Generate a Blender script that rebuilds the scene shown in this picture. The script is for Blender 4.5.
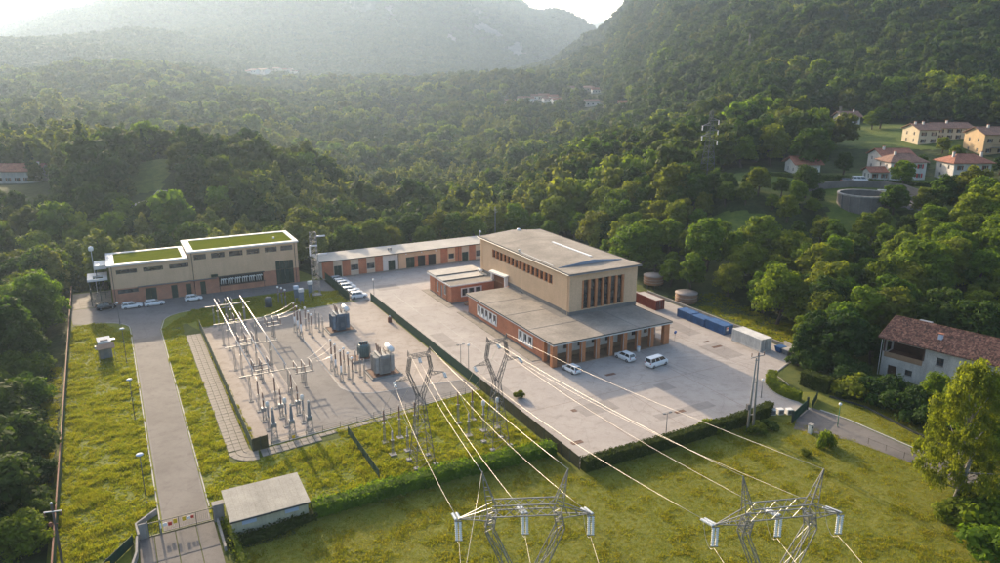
import bpy, math, random
import numpy as np
from mathutils import Vector
R = math.radians
for o in list(bpy.data.objects): bpy.data.objects.remove(o)
sc = bpy.context.scene
COL = sc.collection
# ------------------------------------------------------------------ camera
FPX, TILT, CAMZ = 740.0, R(15.8), 55.0
cd = bpy.data.cameras.new('camera'); cam = bpy.data.objects.new('camera', cd); COL.objects.link(cam)
cam.location = (0, 0, CAMZ); cam.rotation_euler = (R(90) - TILT, 0, 0)
cd.sensor_width = 36; cd.lens = FPX / 1000 * 36; cd.clip_start = .5; cd.clip_end = 30000
sc.camera = cam
# ------------------------------------------------------------------ sky and sun
SUN_EL, SUN_AZ = R(17.5), R(-29)          # azimuth from +Y, negative is to the left
wd = bpy.data.worlds.new('World'); sc.world = wd; wd.use_nodes = True
nt = wd.node_tree; bg = nt.nodes['Background']
sky = nt.nodes.new('ShaderNodeTexSky'); sky.sky_type = 'NISHITA'; sky.sun_disc = False
sky.sun_elevation = SUN_EL; sky.sun_rotation = SUN_AZ
sky.altitude = 400; sky.air_density = 1.0; sky.dust_density = 5.0; sky.ozone_density = 1.0
nt.links.new(sky.outputs[0], bg.inputs[0]); bg.inputs[1].default_value = 0.15
sd = bpy.data.lights.new('sun', 'SUN'); sd.energy = 3.5; sd.angle = R(.6); sd.color = (1, .79, .54)
sun = bpy.data.objects.new('sun', sd); COL.objects.link(sun)
ldir = Vector((math.sin(-SUN_AZ) * math.cos(SUN_EL), -math.cos(SUN_AZ) * math.cos(SUN_EL), -math.sin(SUN_EL)))
sun.rotation_euler = ldir.to_track_quat('-Z', 'Y').to_euler(); sun.location = (0, 0, 300)
vs = sc.view_settings
vs.view_transform = 'Standard'; vs.look = 'None'; vs.exposure = 1.35; vs.gamma = 1; vs.use_curve_mapping = False

# ------------------------------------------------------------------ frames of reference
HAZE = .00014
YAW = R(28); CY, SY = math.cos(YAW), math.sin(YAW); HX, HY = 10.18, 132.3
def W(u, v, z=0.):                        # site frame (metres along / across the works) -> world
    return Vector((HX + CY * u - SY * v, HY + SY * u + CY * v, z))
def at(x, y, z=0.):                       # a pixel of the photograph -> the point at height z below it
    x -= 500; y -= 281.5
    Y = FPX * math.cos(TILT) - y * math.sin(TILT); Z = -FPX * math.sin(TILT) - y * math.cos(TILT)
    k = (z - CAMZ) / Z
    return Vector((x * k, Y * k, z))
def atd(x, y, d):                         # a pixel -> the point at ground distance d
    x -= 500; y -= 281.5
    Y = FPX * math.cos(TILT) - y * math.sin(TILT); Z = -FPX * math.sin(TILT) - y * math.cos(TILT)
    k = d / math.hypot(x, Y)
    return Vector((x * k, Y * k, CAMZ + Z * k))
def uv(p):                                # world -> site frame
    X, Y = p[0] - HX, p[1] - HY
    return X * CY + Y * SY, -X * SY + Y * CY

# ------------------------------------------------------------------ materials
MATS = {}
def _new(name):
    m = bpy.data.materials.new(name); m.use_nodes = True
    n = m.node_tree; b = n.nodes['Principled BSDF']; MATS[name] = m
    return m, n, b
def _ramp(n, src, stops):
    r = n.nodes.new('ShaderNodeValToRGB'); e = r.color_ramp.elements
    while len(e) < len(stops): e.new(.5)
    for q, (p, c) in zip(e, stops): q.position = p; q.color = (*c, 1)
    n.links.new(src, r.inputs[0]); return r
def _noise(n, scale, detail=6, rough=.6, coord='Object', vec=None):
    t = n.nodes.new('ShaderNodeTexNoise'); t.inputs['Scale'].default_value = scale
    t.inputs['Detail'].default_value = detail; t.inputs['Roughness'].default_value = rough
    if vec is None:
        tc = n.nodes.new('ShaderNodeTexCoord'); vec = tc.outputs[coord]
    n.links.new(vec, t.inputs['Vector']); return t
def _mix(n, fac, a, b, mode='MIX'):
    m = n.nodes.new('ShaderNodeMix'); m.data_type = 'RGBA'; m.blend_type = mode
    for s, v in ((m.inputs[0], fac), (m.inputs[6], a), (m.inputs[7], b)):
        if hasattr(v, 'links') or isinstance(v, bpy.types.NodeSocket): n.links.new(v, s)
        elif isinstance(v, (int, float)): s.default_value = v
        else: s.default_value = (*v, 1)
    return m.outputs[2]
def _bump(n, b, h, strength=.3, dist=.05):
    k = n.nodes.new('ShaderNodeBump'); k.inputs['Strength'].default_value = strength; k.inputs['Distance'].default_value = dist
    n.links.new(h, k.inputs['Height']); n.links.new(k.outputs[0], b.inputs['Normal'])
def dk(c, k): return tuple(min(1, x * k) for x in c)
def mat(name, col, rough=.8, var=.25, scale=.6, metal=0., bump=0., bscale=8., fine=.12, coord='Object', spec=.3, tint=None, streak=0.):
    """a painted, plastered or metal surface with broad stains and fine grain"""
    if name in MATS: return MATS[name]
    m, n, b = _new(name)
    a = _noise(n, scale, 5, .62, coord); f = _noise(n, scale * 14, 3, .6, coord)
    t = tint or dk(col, 1 - var)
    c1 = _ramp(n, a.outputs[0], [(.32, t), (.68, col)])
    c2 = _ramp(n, f.outputs[0], [(.3, (1 - fine,) * 3), (.7, (1 + fine * .3,) * 3)])
    n.links.new(_mix(n, 1, c1.outputs[0], c2.outputs[0], 'MULTIPLY'), b.inputs['Base Color'])
    if streak:                       # rain streaks running down the face
        tc = n.nodes.new('ShaderNodeTexCoord'); mp = n.nodes.new('ShaderNodeMapping'); mp.inputs['Scale'].default_value = (.7, .7, .1); n.links.new(tc.outputs[coord], mp.inputs['Vector'])
        st = _noise(n, 1.0, 5, .7, vec=mp.outputs[0]); sr = _ramp(n, st.outputs[0], [(.36, (1 - streak, 1 - streak, 1 - streak * .95)), (.58, (1, 1, 1))])
        n.links.new(_mix(n, 1, b.inputs['Base Color'].links[0].from_socket, sr.outputs[0], 'MULTIPLY'), b.inputs['Base Color'])
    b.inputs['Roughness'].default_value = rough; b.inputs['Metallic'].default_value = metal
    b.inputs['Specular IOR Level'].default_value = spec
    if bump:
        h = _noise(n, bscale, 4, .6, coord); _bump(n, b, h.outputs[0], bump, .04)
    return m
def mat_brick(name, c1, c2, mortar, sx=4.0, vertical=True):
    m, n, b = _new(name)
    tc = n.nodes.new('ShaderNodeTexCoord'); se = n.nodes.new('ShaderNodeSeparateXYZ'); n.links.new(tc.outputs['Object'], se.inputs[0])
    ad = n.nodes.new('ShaderNodeMath'); ad.operation = 'ADD'; n.links.new(se.outputs[0], ad.inputs[0]); n.links.new(se.outputs[1], ad.inputs[1])
    cb = n.nodes.new('ShaderNodeCombineXYZ'); n.links.new(ad.outputs[0], cb.inputs[0]); n.links.new(se.outputs[2], cb.inputs[1])
    br = n.nodes.new('ShaderNodeTexBrick'); n.links.new(cb.outputs[0], br.inputs['Vector'])
    br.inputs['Color1'].default_value = (*c1, 1); br.inputs['Color2'].default_value = (*c2, 1); br.inputs['Mortar'].default_value = (*mortar, 1)
    br.inputs['Scale'].default_value = sx; br.inputs['Mortar Size'].default_value = .018; br.inputs['Brick Width'].default_value = 1.0; br.inputs['Row Height'].default_value = .3
    a = _noise(n, .5, 6, .65); c = _ramp(n, a.outputs[0], [(.3, (.72, .72, .74)), (.7, (1.08, 1.05, 1.0))])
    n.links.new(_mix(n, 1, br.outputs[0], c.outputs[0], 'MULTIPLY'), b.inputs['Base Color'])
    b.inputs['Roughness'].default_value = .88; _bump(n, b, br.outputs['Fac'], -.35, .02)
    return m
def mat_leaf(name, cols, trans=.35, mott=.5):
    """leaves: colour differs from tree to tree (object random) and within a crown"""
    m, n, b = _new(name)
    oi = n.nodes.new('ShaderNodeObjectInfo')
    k = len(cols); r = _ramp(n, oi.outputs['Random'], [(i / max(1, k - 1), c) for i, c in enumerate(cols)])
    a = _noise(n, mott, 3, .6); v = _ramp(n, a.outputs[0], [(.3, (.62, .66, .7)), (.72, (1.25, 1.18, 1.0))])
    col = _mix(n, 1, r.outputs[0], v.outputs[0], 'MULTIPLY')
    n.links.new(col, b.inputs['Base Color']); b.inputs['Roughness'].default_value = .7; b.inputs['Specular IOR Level'].default_value = .06
    t = n.nodes.new('ShaderNodeBsdfTranslucent')
    hs = _mix(n, 1, col, (1.7, 1.7, .55), 'MULTIPLY'); n.links.new(hs, t.inputs[0])
    mx = n.nodes.new('ShaderNodeMixShader'); mx.inputs[0].default_value = trans
    n.links.new(b.outputs[0], mx.inputs[1]); n.links.new(t.outputs[0], mx.inputs[2])
    n.links.new(mx.outputs[0], n.nodes['Material Output'].inputs[0])
    return m

# ------------------------------------------------------------------ mesh helpers
class MB:
    """collects shapes; build() links them as ONE mesh object"""
    def __init__(s): s.v = []; s.f = []; s.sm = []
    def add(s, vs, fs, smooth=False):
        k = len(s.v); s.v += [tuple(p) for p in vs]; s.f += [tuple(i + k for i in f) for f in fs]; s.sm += [smooth] * len(fs); return s
    def box(s, x0, x1, y0, y1, z0, z1):
        return s.add([(x0, y0, z0), (x1, y0, z0), (x1, y1, z0), (x0, y1, z0), (x0, y0, z1), (x1, y0, z1), (x1, y1, z1), (x0, y1, z1)],
                     [(0, 3, 2, 1), (4, 5, 6, 7), (0, 1, 5, 4), (1, 2, 6, 5), (2, 3, 7, 6), (3, 0, 4, 7)])
    def bevbox(s, x0, x1, y0, y1, z0, z1, b=.05):
        """box with chamfered vertical and top edges"""
        def ring(i, z): return [(x0 + i, y0 + b, z), (x0 + b, y0 + i, z), (x1 - b, y0 + i, z), (x1 - i, y0 + b, z), (x1 - i, y1 - b, z), (x1 - b, y1 - i, z), (x0 + b, y1 - i, z), (x0 + i, y1 - b, z)]
        return s.loft([ring(0, z0), ring(0, z1 - b), ring(b * .8, z1)], cap=True)
    def loft(s, rings, cap=True, smooth=False, close=True):
        n = len(rings[0]); k = len(rings); vs = [p for r in rings for p in r]; fs = []
        for i in range(k - 1):
            for j in range(n if close else n - 1):
                a = i * n + j; b = i * n + (j + 1) % n; fs.append((a, b, b + n, a + n))
        if cap: fs.append(tuple(range(n))[::-1]); fs.append(tuple(range((k - 1) * n, k * n)))
        return s.add(vs, fs, smooth)
    def tube(s, p, q, r, r2=None, n=6, cap=True):
        p, q = Vector(p), Vector(q); r2 = r if r2 is None else r2
        d = (q - p).normalized(); a = d.orthogonal().normalized(); b = d.cross(a)
        rg = lambda c, rr: [c + (a * math.cos(2 * math.pi * i / n) + b * math.sin(2 * math.pi * i / n)) * rr for i in range(n)]
        return s.loft([rg(p, r), rg(q, r2)], cap, n > 6)
    def bar(s, p, q, w):                 # square / angle-iron member
        return s.tube(p, q, w * .6, n=4)
    def path(s, pts, r, n=5):
        pts = [Vector(p) for p in pts]; rings = []
        for i, p in enumerate(pts):
            d = (pts[min(i + 1, len(pts) - 1)] - pts[max(i - 1, 0)]).normalized()
            a = d.cross(Vector((0, 0, 1))); a = a.normalized() if a.length > 1e-4 else Vector((1, 0, 0)); b = a.cross(d)
            rings.append([p + (a * math.cos(2 * math.pi * j / n) + b * math.sin(2 * math.pi * j / n)) * r for j in range(n)])
        return s.loft(rings, True, True)
    def lathe(s, prof, n=12, c=(0, 0, 0), smooth=True):
        rings = [[(c[0] + r * math.cos(2 * math.pi * j / n), c[1] + r * math.sin(2 * math.pi * j / n), c[2] + z) for j in range(n)] for r, z in prof]
        return s.loft(rings, True, smooth)
    def prism(s, poly, z0, z1):
        n = len(poly)
        return s.loft([[(x, y, z0) for x, y in poly], [(x, y, z1) for x, y in poly]], True)
    def disc_ins(s, p, q, r=.13, k=8, n=8):
        """string or column of insulator sheds from p to q"""
        p, q = Vector(p), Vector(q); d = (q - p); L = d.length; d.normalize(); a = d.orthogonal().normalized(); b = d.cross(a); rings = []
        for i in range(k):
            for t, rr in ((0, .45), (.35, 1), (.6, .95), (.75, .45)):
                c = p + d * (L * (i + t) / k); rings.append([c + (a * math.cos(2 * math.pi * j / n) + b * math.sin(2 * math.pi * j / n)) * r * rr for j in range(n)])
        return s.loft(rings, True, True)
    def wall(s, o, ax, wid, z0, z1, holes=(), depth=.22, flip=False):
        """a wall sheet along ax (unit 2D) from o; holes are (a0,a1,z0,z1); reveals go back by depth (to the left of ax, or right if flip)"""
        ox, oy = o; ax = Vector(ax); nr = Vector((-ax.y, ax.x)) * (-1 if flip else 1)
        xs = sorted({0., wid, *[h[0] for h in holes], *[h[1] for h in holes]}); zs = sorted({z0, z1, *[h[2] for h in holes], *[h[3] for h in holes]})
        P = lambda a, z, d=0: (ox + ax.x * a + nr.x * d, oy + ax.y * a + nr.y * d, z)
        for i in range(len(xs) - 1):
            for j in range(len(zs) - 1):
                mx, mz = (xs[i] + xs[i + 1]) / 2, (zs[j] + zs[j + 1]) / 2
                if any(h[0] < mx < h[1] and h[2] < mz < h[3] for h in holes): continue
                s.add([P(xs[i], zs[j]), P(xs[i + 1], zs[j]), P(xs[i + 1], zs[j + 1]), P(xs[i], zs[j + 1])], [(0, 1, 2, 3)])
        for a0, a1, b0, b1 in holes:
            c = [(a0, b0), (a1, b0), (a1, b1), (a0, b1)]
            for k in range(4):
                e, f = c[k], c[(k + 1) % 4]
                s.add([P(*e), P(*f), P(*f, depth), P(*e, depth)], [(0, 1, 2, 3)])
        return s
    def build(s, name, m, parent=None, loc=None):
        me = bpy.data.meshes.new(name); me.from_pydata(s.v, [], s.f); me.polygons.foreach_set('use_smooth', s.sm)
        me.materials.append(MATS[m] if isinstance(m, str) else m)
        o = bpy.data.objects.new(name, me); COL.objects.link(o)
        if parent: o.parent = parent
        if loc is not None: o.location = loc
        return o
def tag(o, label=None, cat=None, group=None, kind=None):
    for k, v in (('label', label), ('category', cat), ('group', group), ('kind', kind)):
        if v: o[k] = v
    return o
def thing(name, label, cat, loc, rz=0., group=None):
    o = bpy.data.objects.new(name, None); COL.objects.link(o); o.empty_display_size = .3
    o.location = loc; o.rotation_euler = (0, 0, rz); return tag(o, label, cat, group)
def site(name, label, cat, u, v, z=0., rot=0., group=None):   # a thing placed in the site frame
    return thing(name, label, cat, W(u, v, z), YAW + rot, group)
def copy_tree(o, parent=None):
    c = o.copy(); COL.objects.link(c); c.parent = parent
    for ch in list(o.children): copy_tree(ch, c)
    return c
def mesh_np(name, V, F, mats, smooth=False, mi=None):
    """fast mesh from numpy quads or triangles"""
    me = bpy.data.meshes.new(name); k = F.shape[1]
    me.vertices.add(len(V)); me.vertices.foreach_set('co', np.ascontiguousarray(V, dtype=np.float32).ravel())
    me.loops.add(F.size); me.loops.foreach_set('vertex_index', np.ascontiguousarray(F, dtype=np.int32).ravel())
    me.polygons.add(len(F)); me.polygons.foreach_set('loop_start', np.arange(0, F.size, k, dtype=np.int32))
    me.polygons.foreach_set('loop_total', np.full(len(F), k, dtype=np.int32))
    if mi is not None: me.polygons.foreach_set('material_index', mi.astype(np.int32))
    me.polygons.foreach_set('use_smooth', np.full(len(F), smooth)); me.update(calc_edges=True)
    for m in mats: me.materials.append(MATS[m])
    return me
def scatter(name, P, rot, scl, idx, protos, label, cat, tilt=None):
    """one 'stuff' object: geometry-node instances of the prototypes on points"""
    me = bpy.data.meshes.new(name); me.vertices.add(len(P)); me.vertices.foreach_set('co', np.ascontiguousarray(P, dtype=np.float32).ravel())
    for nm, tp, d in (('rot', 'FLOAT', rot), ('scl', 'FLOAT', scl), ('idx', 'INT', idx)):
        a = me.attributes.new(nm, tp, 'POINT'); a.data.foreach_set('value', np.ascontiguousarray(d, dtype=np.float32 if tp == 'FLOAT' else np.int32))
    o = bpy.data.objects.new(name, me); COL.objects.link(o)
    pc = bpy.data.collections.new(name + '_kinds')
    for i, p in enumerate(protos):
        q = bpy.data.objects.new('%s_kind_%02d' % (name, i), p); pc.objects.link(q)
    g = bpy.data.node_groups.new(name, 'GeometryNodeTree')
    g.interface.new_socket('Geometry', in_out='INPUT', socket_type='NodeSocketGeometry'); g.interface.new_socket('Geometry', in_out='OUTPUT', socket_type='NodeSocketGeometry')
    N = g.nodes; gi = N.new('NodeGroupInput'); go = N.new('NodeGroupOutput')
    ip = N.new('GeometryNodeInstanceOnPoints'); ci = N.new('GeometryNodeCollectionInfo')
    ci.inputs[0].default_value = pc; ci.inputs[1].default_value = True; ci.inputs[2].default_value = True
    def attr(nm, tp):
        a = N.new('GeometryNodeInputNamedAttribute'); a.data_type = tp; a.inputs[0].default_value = nm; return a.outputs[0]
    cx = N.new('ShaderNodeCombineXYZ'); g.links.new(attr('rot', 'FLOAT'), cx.inputs[2])
    g.links.new(gi.outputs[0], ip.inputs['Points']); g.links.new(ci.outputs[0], ip.inputs['Instance']); ip.inputs['Pick Instance'].default_value = True
    g.links.new(attr('idx', 'INT'), ip.inputs['Instance Index']); g.links.new(cx.outputs[0], ip.inputs['Rotation']); g.links.new(attr('scl', 'FLOAT'), ip.inputs['Scale'])
    g.links.new(ip.outputs[0], go.inputs[0])
    md = o.modifiers.new('scatter', 'NODES'); md.node_group = g
    return tag(o, label, cat, kind='stuff')
rng = np.random.default_rng(7); random.seed(7)
# ================================================================== the setting: terrain
def vnoise(x, y, sc, seed=0):
    """smooth value noise, vectorised"""
    x = np.asarray(x) / sc; y = np.asarray(y) / sc; xi = np.floor(x); yi = np.floor(y); fx = x - xi; fy = y - yi
    fx = fx * fx * (3 - 2 * fx); fy = fy * fy * (3 - 2 * fy)
    def h(a, b):
        s = np.sin(a * 127.1 + b * 311.7 + seed * 74.7) * 43758.5453; return s - np.floor(s)
    return (h(xi, yi) * (1 - fx) + h(xi + 1, yi) * fx) * (1 - fy) + (h(xi, yi + 1) * (1 - fx) + h(xi + 1, yi + 1) * fx) * fy - .5
DS = [0, 140, 175, 200, 220, 240, 260, 290, 330, 400, 500, 650, 850, 1100, 1400, 1800, 2400, 3000, 4200, 6500, 9000]
TAB = {   # azimuth (degrees from the view direction) : ground height at the distances above
 -75: [0, -4, -6, -6, -6, -6, -4,  2, 12, 12,  8,   5, 12,  25,  40,  80,  70,  90,  80,  60,  40],
 -42: [0, -4, -6, -6, -6, -6, -3,  5, 14, 12,  8,   4, 12,  26,  46,  92,  78, 110, 100,  60,  40],
 -33: [0, -4, -6, -7, -7, -6, -2,  7, 14, 13,  8,   4, 12,  28,  52, 104,  88, 185, 170,  80,  40],
 -28: [0, -3, -4, -5, -7, -6, -1,  9, 18, 12,  4,   2, 10,  28,  58, 128, 112, 265, 230,  90,  40],
 -24.5: [0,  0,  0, -2, -5, -5,  0, 10, 20, 10,  0,   0, 10,  28,  56, 120, 150, 350, 300, 100,  40],
 -19: [0,  0,  0,  0, -3, -5,  0,  9, 15,  6, -10, -4,  8,  25,  44,  84, 190, 420, 380, 120,  40],
 -14.6:[0,  0,  0,  0,  0, -5, -4, -1,  5, -6, -18, -18, -6, 22, 42, 50, 190, 450, 420, 140,  40],
 -9:   [0,  0,  0,  0,  0, -3, -7, -9,-12, -18, -24, -22, -5, 18, 36, 46, 170, 440, 450, 160,  40],
 -3.7: [0,  0,  0,  0,  0, -2, -7,-10,-13, -18, -22, -20, 0, 20, 36, 44, 140, 380, 440, 180,  60],
 0:    [0,  0,  0,  0,  0,  0, -5, -8, -9, -13, -16, -13, 4, 22, 38, 46, 100, 330, 420, 240,  80],
 3.5:  [0,  0,  0,  0,  0,  0, -2,  1,  1, -5, -10, -6, 12, 26, 42, 66, 60, 270, 300, 300, 100],
 7.4:  [0,  0,  0,  0,  0,  2,  4,  8, 12,  5, -3,   4, 20,  36,  82, 140, 80, 150, 120, 420, 150],
 10.5: [0,  0,  0,  0,  3,  7, 10, 14, 17, 12,  6,  16, 40,  85, 172, 215, 120, 100, 100, 430, 200],
 13:   [0,  0,  0,  2,  8, 12, 15, 19, 20, 15, 18,  40, 80, 150, 235, 280, 200, 120, 100, 380, 150],
 18:   [0,  0,  0,  7, 14, 20, 22, 23, 25, 29, 46,  78,122, 190, 285, 340, 300, 200, 120, 200, 100],
 23:   [0,  0,  0,  5, 11, 18, 21, 22, 26, 31, 52,  92,140, 215, 310, 380, 350, 250, 150, 150, 100],
 27.5: [0,  0,  1,  6, 12, 18, 21, 22, 27, 32, 56, 105,160, 240, 330, 400, 380, 280, 180, 150, 100],
 33:   [0,  0,  1,  6, 12, 18, 21, 22, 27, 34, 60, 118,180, 265, 350, 410, 400, 300, 200, 150, 100],
 45:   [0,  0,  2,  8, 14, 19, 21, 23, 28, 40, 70, 130,195, 280, 360, 410, 400, 300, 200, 150, 100],
 75:   [0,  0,  4, 10, 15, 20, 22, 25, 30, 45, 75, 130,195, 260, 330, 380, 350, 250, 150, 100, 100],
}
TAZ = np.array(sorted(TAB)); TZ = np.array([TAB[a] for a in sorted(TAB)], float); TD = np.array(DS, float)
def _interp_d(z, d):                     # monotone smooth interpolation along a ray
    i = np.clip(np.searchsorted(TD, d, 'right') - 1, 0, len(TD) - 2); t = np.clip((d - TD[i]) / (TD[i + 1] - TD[i]), 0, 1)
    return i, t * t * (3 - 2 * t) * .6 + t * .4
def smooth(a, b, x): t = np.clip((x - a) / (b - a), 0, 1); return t * t * (3 - 2 * t)
def site_mask(u, v):
    """1 on the flat works platform, the meadow and the farm, 0 outside"""
    m = smooth(-96, -84, u) * (1 - smooth(101, 113, v + np.where(u > -24, 4, 0) * smooth(-24, -14, u)))
    e = np.where(v > -14, 51., 51 + (-14 - v) * 1.6); e = np.minimum(e, 74)
    return m * (1 - smooth(e, e + 9, u))
def height(X, Y):
    X = np.asarray(X, float); Y = np.asarray(Y, float)
    d = np.hypot(X, Y); az = np.degrees(np.arctan2(X, Y)); azc = np.clip(az, -75, 75)
    j = np.clip(np.searchsorted(TAZ, azc, 'right') - 1, 0, len(TAZ) - 2); s = (azc - TAZ[j]) / (TAZ[j + 1] - TAZ[j]); s = s * s * (3 - 2 * s) * .5 + s * .5
    i, t = _interp_d(None, d)
    z = (TZ[j, i] * (1 - t) + TZ[j, i + 1] * t) * (1 - s) + (TZ[j + 1, i] * (1 - t) + TZ[j + 1, i + 1] * t) * s
    a = smooth(190, 420, d)
    z = z + a * (vnoise(X, Y, 60, 1) * 5 + vnoise(X, Y, 25, 2) * 1.5) + smooth(600, 1600, d) * (vnoise(X, Y, 260, 3) * 42 + vnoise(X, Y, 110, 4) * 20) + smooth(1900, 3000, d) * (vnoise(X, Y, 420, 5) * 90 + vnoise(X, Y, 150, 6) * 38)
    u = (X - HX) * CY + (Y - HY) * SY; v = -(X - HX) * SY + (Y - HY) * CY
    m = site_mask(u, v)
    back = smooth(75, 120, np.abs(az))
    z = z * (1 - back) - 2 * back
    return z * (1 - m)
def hz(x, y): return float(height(x, y))
def hit(x, y, dmin=150., dmax=5000.):
    """where the sight line through a pixel meets the terrain, no nearer than dmin"""
    d = np.concatenate([np.arange(dmin, 1500, 2.), np.arange(1500, dmax, 8.)]); a = atd(x, y, 1.); X, Y, Zr = a.x * d, a.y * d, CAMZ + (a.z - CAMZ) * d
    k = np.nonzero(Zr < height(X, Y))[0]; i = k[0] if len(k) else len(d) - 1
    return Vector((X[i], Y[i], hz(X[i], Y[i])))
# ground sheet: polar grid, fine in view, coarse behind
azs = np.concatenate([np.arange(-180, -50, 5.), np.arange(-50, 50.01, .3), np.arange(55, 180, 5.)])
dss = np.concatenate([[2.], np.arange(10, 300, 4.), 300 * 1.018 ** np.arange(0, 191)]); dss = dss[dss < 8900]
A, D = np.meshgrid(np.radians(azs), dss, indexing='ij'); GX, GY = D * np.sin(A), D * np.cos(A); GZ = height(GX, GY)
na, nd = A.shape
V = np.stack([GX, GY, GZ], -1).reshape(-1, 3); ii, jj = np.meshgrid(np.arange(na), np.arange(nd - 1), indexing='ij')
i2 = (ii + 1) % na; Fq = np.stack([ii * nd + jj, ii * nd + jj + 1, i2 * nd + jj + 1, i2 * nd + jj], -1).reshape(-1, 4)
V = np.vstack([V, [[0, 0, 0]]]); cf = [(len(V) - 1, i * nd, ((i + 1) % na) * nd, ((i + 1) % na) * nd) for i in range(na)]
# materials of the ground
def mat_grass(name, ca, cb, cc, s1=.05, s2=.9):
    m, n, b = _new(name)
    a = _noise(n, s1, 6, .65); f = _noise(n, s2, 5, .7); g = _noise(n, 7., 3, .7)
    c1 = _ramp(n, a.outputs[0], [(.35, ca), (.65, cb)]); c2 = _ramp(n, f.outputs[0], [(.36, (0, 0, 0)), (.66, (1, 1, 1))])
    c = _mix(n, c2.outputs[0], c1.outputs[0], cc)
    k = _ramp(n, g.outputs[0], [(.3, (.7, .7, .7)), (.7, (1.15, 1.15, 1.1))])
    n.links.new(_mix(n, 1, c, k.outputs[0], 'MULTIPLY'), b.inputs['Base Color'])
    b.inputs['Roughness'].default_value = .9; b.inputs['Specular IOR Level'].default_value = .15
    s = _mix(n, .5, f.outputs[0], g.outputs[0]); _bump(n, b, s, .7, .25)
    return m
def mat_terrain():
    m, n, b = _new('wild_ground')
    a = _noise(n, .012, 6, .6); f = _noise(n, .08, 5, .65); g = _noise(n, .9, 4, .7)
    c1 = _ramp(n, f.outputs[0], [(.35, (.022, .034, .012)), (.65, (.05, .07, .022))])
    k = _ramp(n, g.outputs[0], [(.3, (.7, .7, .7)), (.7, (1.25, 1.2, 1.1))])
    c = _mix(n, 1, c1.outputs[0], k.outputs[0], 'MULTIPLY')
    # rock where the far slopes are steep
    ge = n.nodes.new('ShaderNodeNewGeometry'); se = n.nodes.new('ShaderNodeSeparateXYZ'); n.links.new(ge.outputs['True Normal'], se.inputs[0])
    sl = _ramp(n, se.outputs[2], [(.66, (1, 1, 1)), (.78, (0, 0, 0))])
    rk = _noise(n, .02, 6, .7); rc = _ramp(n, rk.outputs[0], [(.35, (.12, .12, .115)), (.7, (.42, .4, .38))])
    c = _mix(n, sl.outputs[0], c, rc.outputs[0])
    n.links.new(c, b.inputs['Base Color']); b.inputs['Roughness'].default_value = .95; b.inputs['Specular IOR Level'].default_value = .1
    _bump(n, b, f.outputs[0], .6, 3.)
    return m
mat_terrain()
me = mesh_np('ground', V, np.vstack([Fq, np.array(cf)])[:len(Fq)], ['wild_ground'], True)
ground = bpy.data.objects.new('ground', me); COL.objects.link(ground); tag(ground, 'wooded valley floor, slopes and hazy mountains round the works', 'ground', kind='structure')
def sheet(name, pts, z, m, cat=None, label=None):
    """a flat patch from world (x,y) points, at height z"""
    b = MB(); b.add([(p[0], p[1], z) for p in pts], [tuple(range(len(pts)))]); o = b.build(name, m); return tag(o, label, cat, kind='structure')
def usheet(name, pts, z, m): return sheet(name, [W(*p) for p in pts], z, m)
def drape(name, poly, m, dz=.15, step=5., label=None):
    """a patch laid over the terrain: world polygon, triangulated on a grid"""
    P = np.array([(p[0], p[1]) for p in poly]); x0, y0 = P.min(0); x1, y1 = P.max(0)
    xs = np.arange(x0, x1 + step, step); ys = np.arange(y0, y1 + step, step); X, Y = np.meshgrid(xs, ys, indexing='ij')
    ins = inside(X + step / 2, Y + step / 2, P); Z = height(X, Y) + dz; nx, ny = X.shape
    vs = np.stack([X, Y, Z], -1).reshape(-1, 3); i, j = np.nonzero(ins[:-1, :-1]); fs = np.stack([i * ny + j, (i + 1) * ny + j, (i + 1) * ny + j + 1, i * ny + j + 1], -1)
    us, inv = np.unique(fs, return_inverse=True)
    o = bpy.data.objects.new(name, mesh_np(name, vs[us], inv.reshape(-1, 4), [m], True)); COL.objects.link(o); return tag(o, label, kind='structure')
def inside(X, Y, P):
    P = np.asarray(P); r = np.zeros(np.shape(X), bool); n = len(P)
    for k in range(n):
        x1, y1 = P[k]; x2, y2 = P[(k + 1) % n]
        c = ((y1 > Y) != (y2 > Y)) & (X < (x2 - x1) * (Y - y1) / (y2 - y1 + 1e-12) + x1); r ^= c
    return r
# ================================================================== trees
mat_leaf('leaf_broad', [(.038, .078, .014), (.056, .104, .017), (.086, .128, .018), (.125, .142, .022), (.064, .118, .02)], .5, .35)
mat_leaf('leaf_forest', [(.024, .054, .012), (.036, .070, .015), (.055, .086, .016), (.084, .10, .019), (.042, .080, .018)], .42, .3)
mat_leaf('leaf_fresh', [(.095, .165, .018), (.125, .18, .02), (.155, .18, .025)], .48, .5)
mat_leaf('leaf_dark', [(.028, .062, .013), (.040, .076, .015), (.056, .086, .016)], .36, .5)
mat_leaf('leaf_pale', [(.15, .18, .05), (.18, .19, .05), (.14, .18, .045)], .42, .4)
mat_leaf('leaf_far', [(.026, .062, .02), (.04, .078, .022), (.058, .092, .024), (.036, .08, .026)], .25, .12)
mat('bark', (.10, .075, .055), .95, .4, 2.0, bump=.6, bscale=10)
mat('bark_pale', (.34, .32, .29), .9, .55, 3.0, bump=.4, bscale=9)
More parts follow.
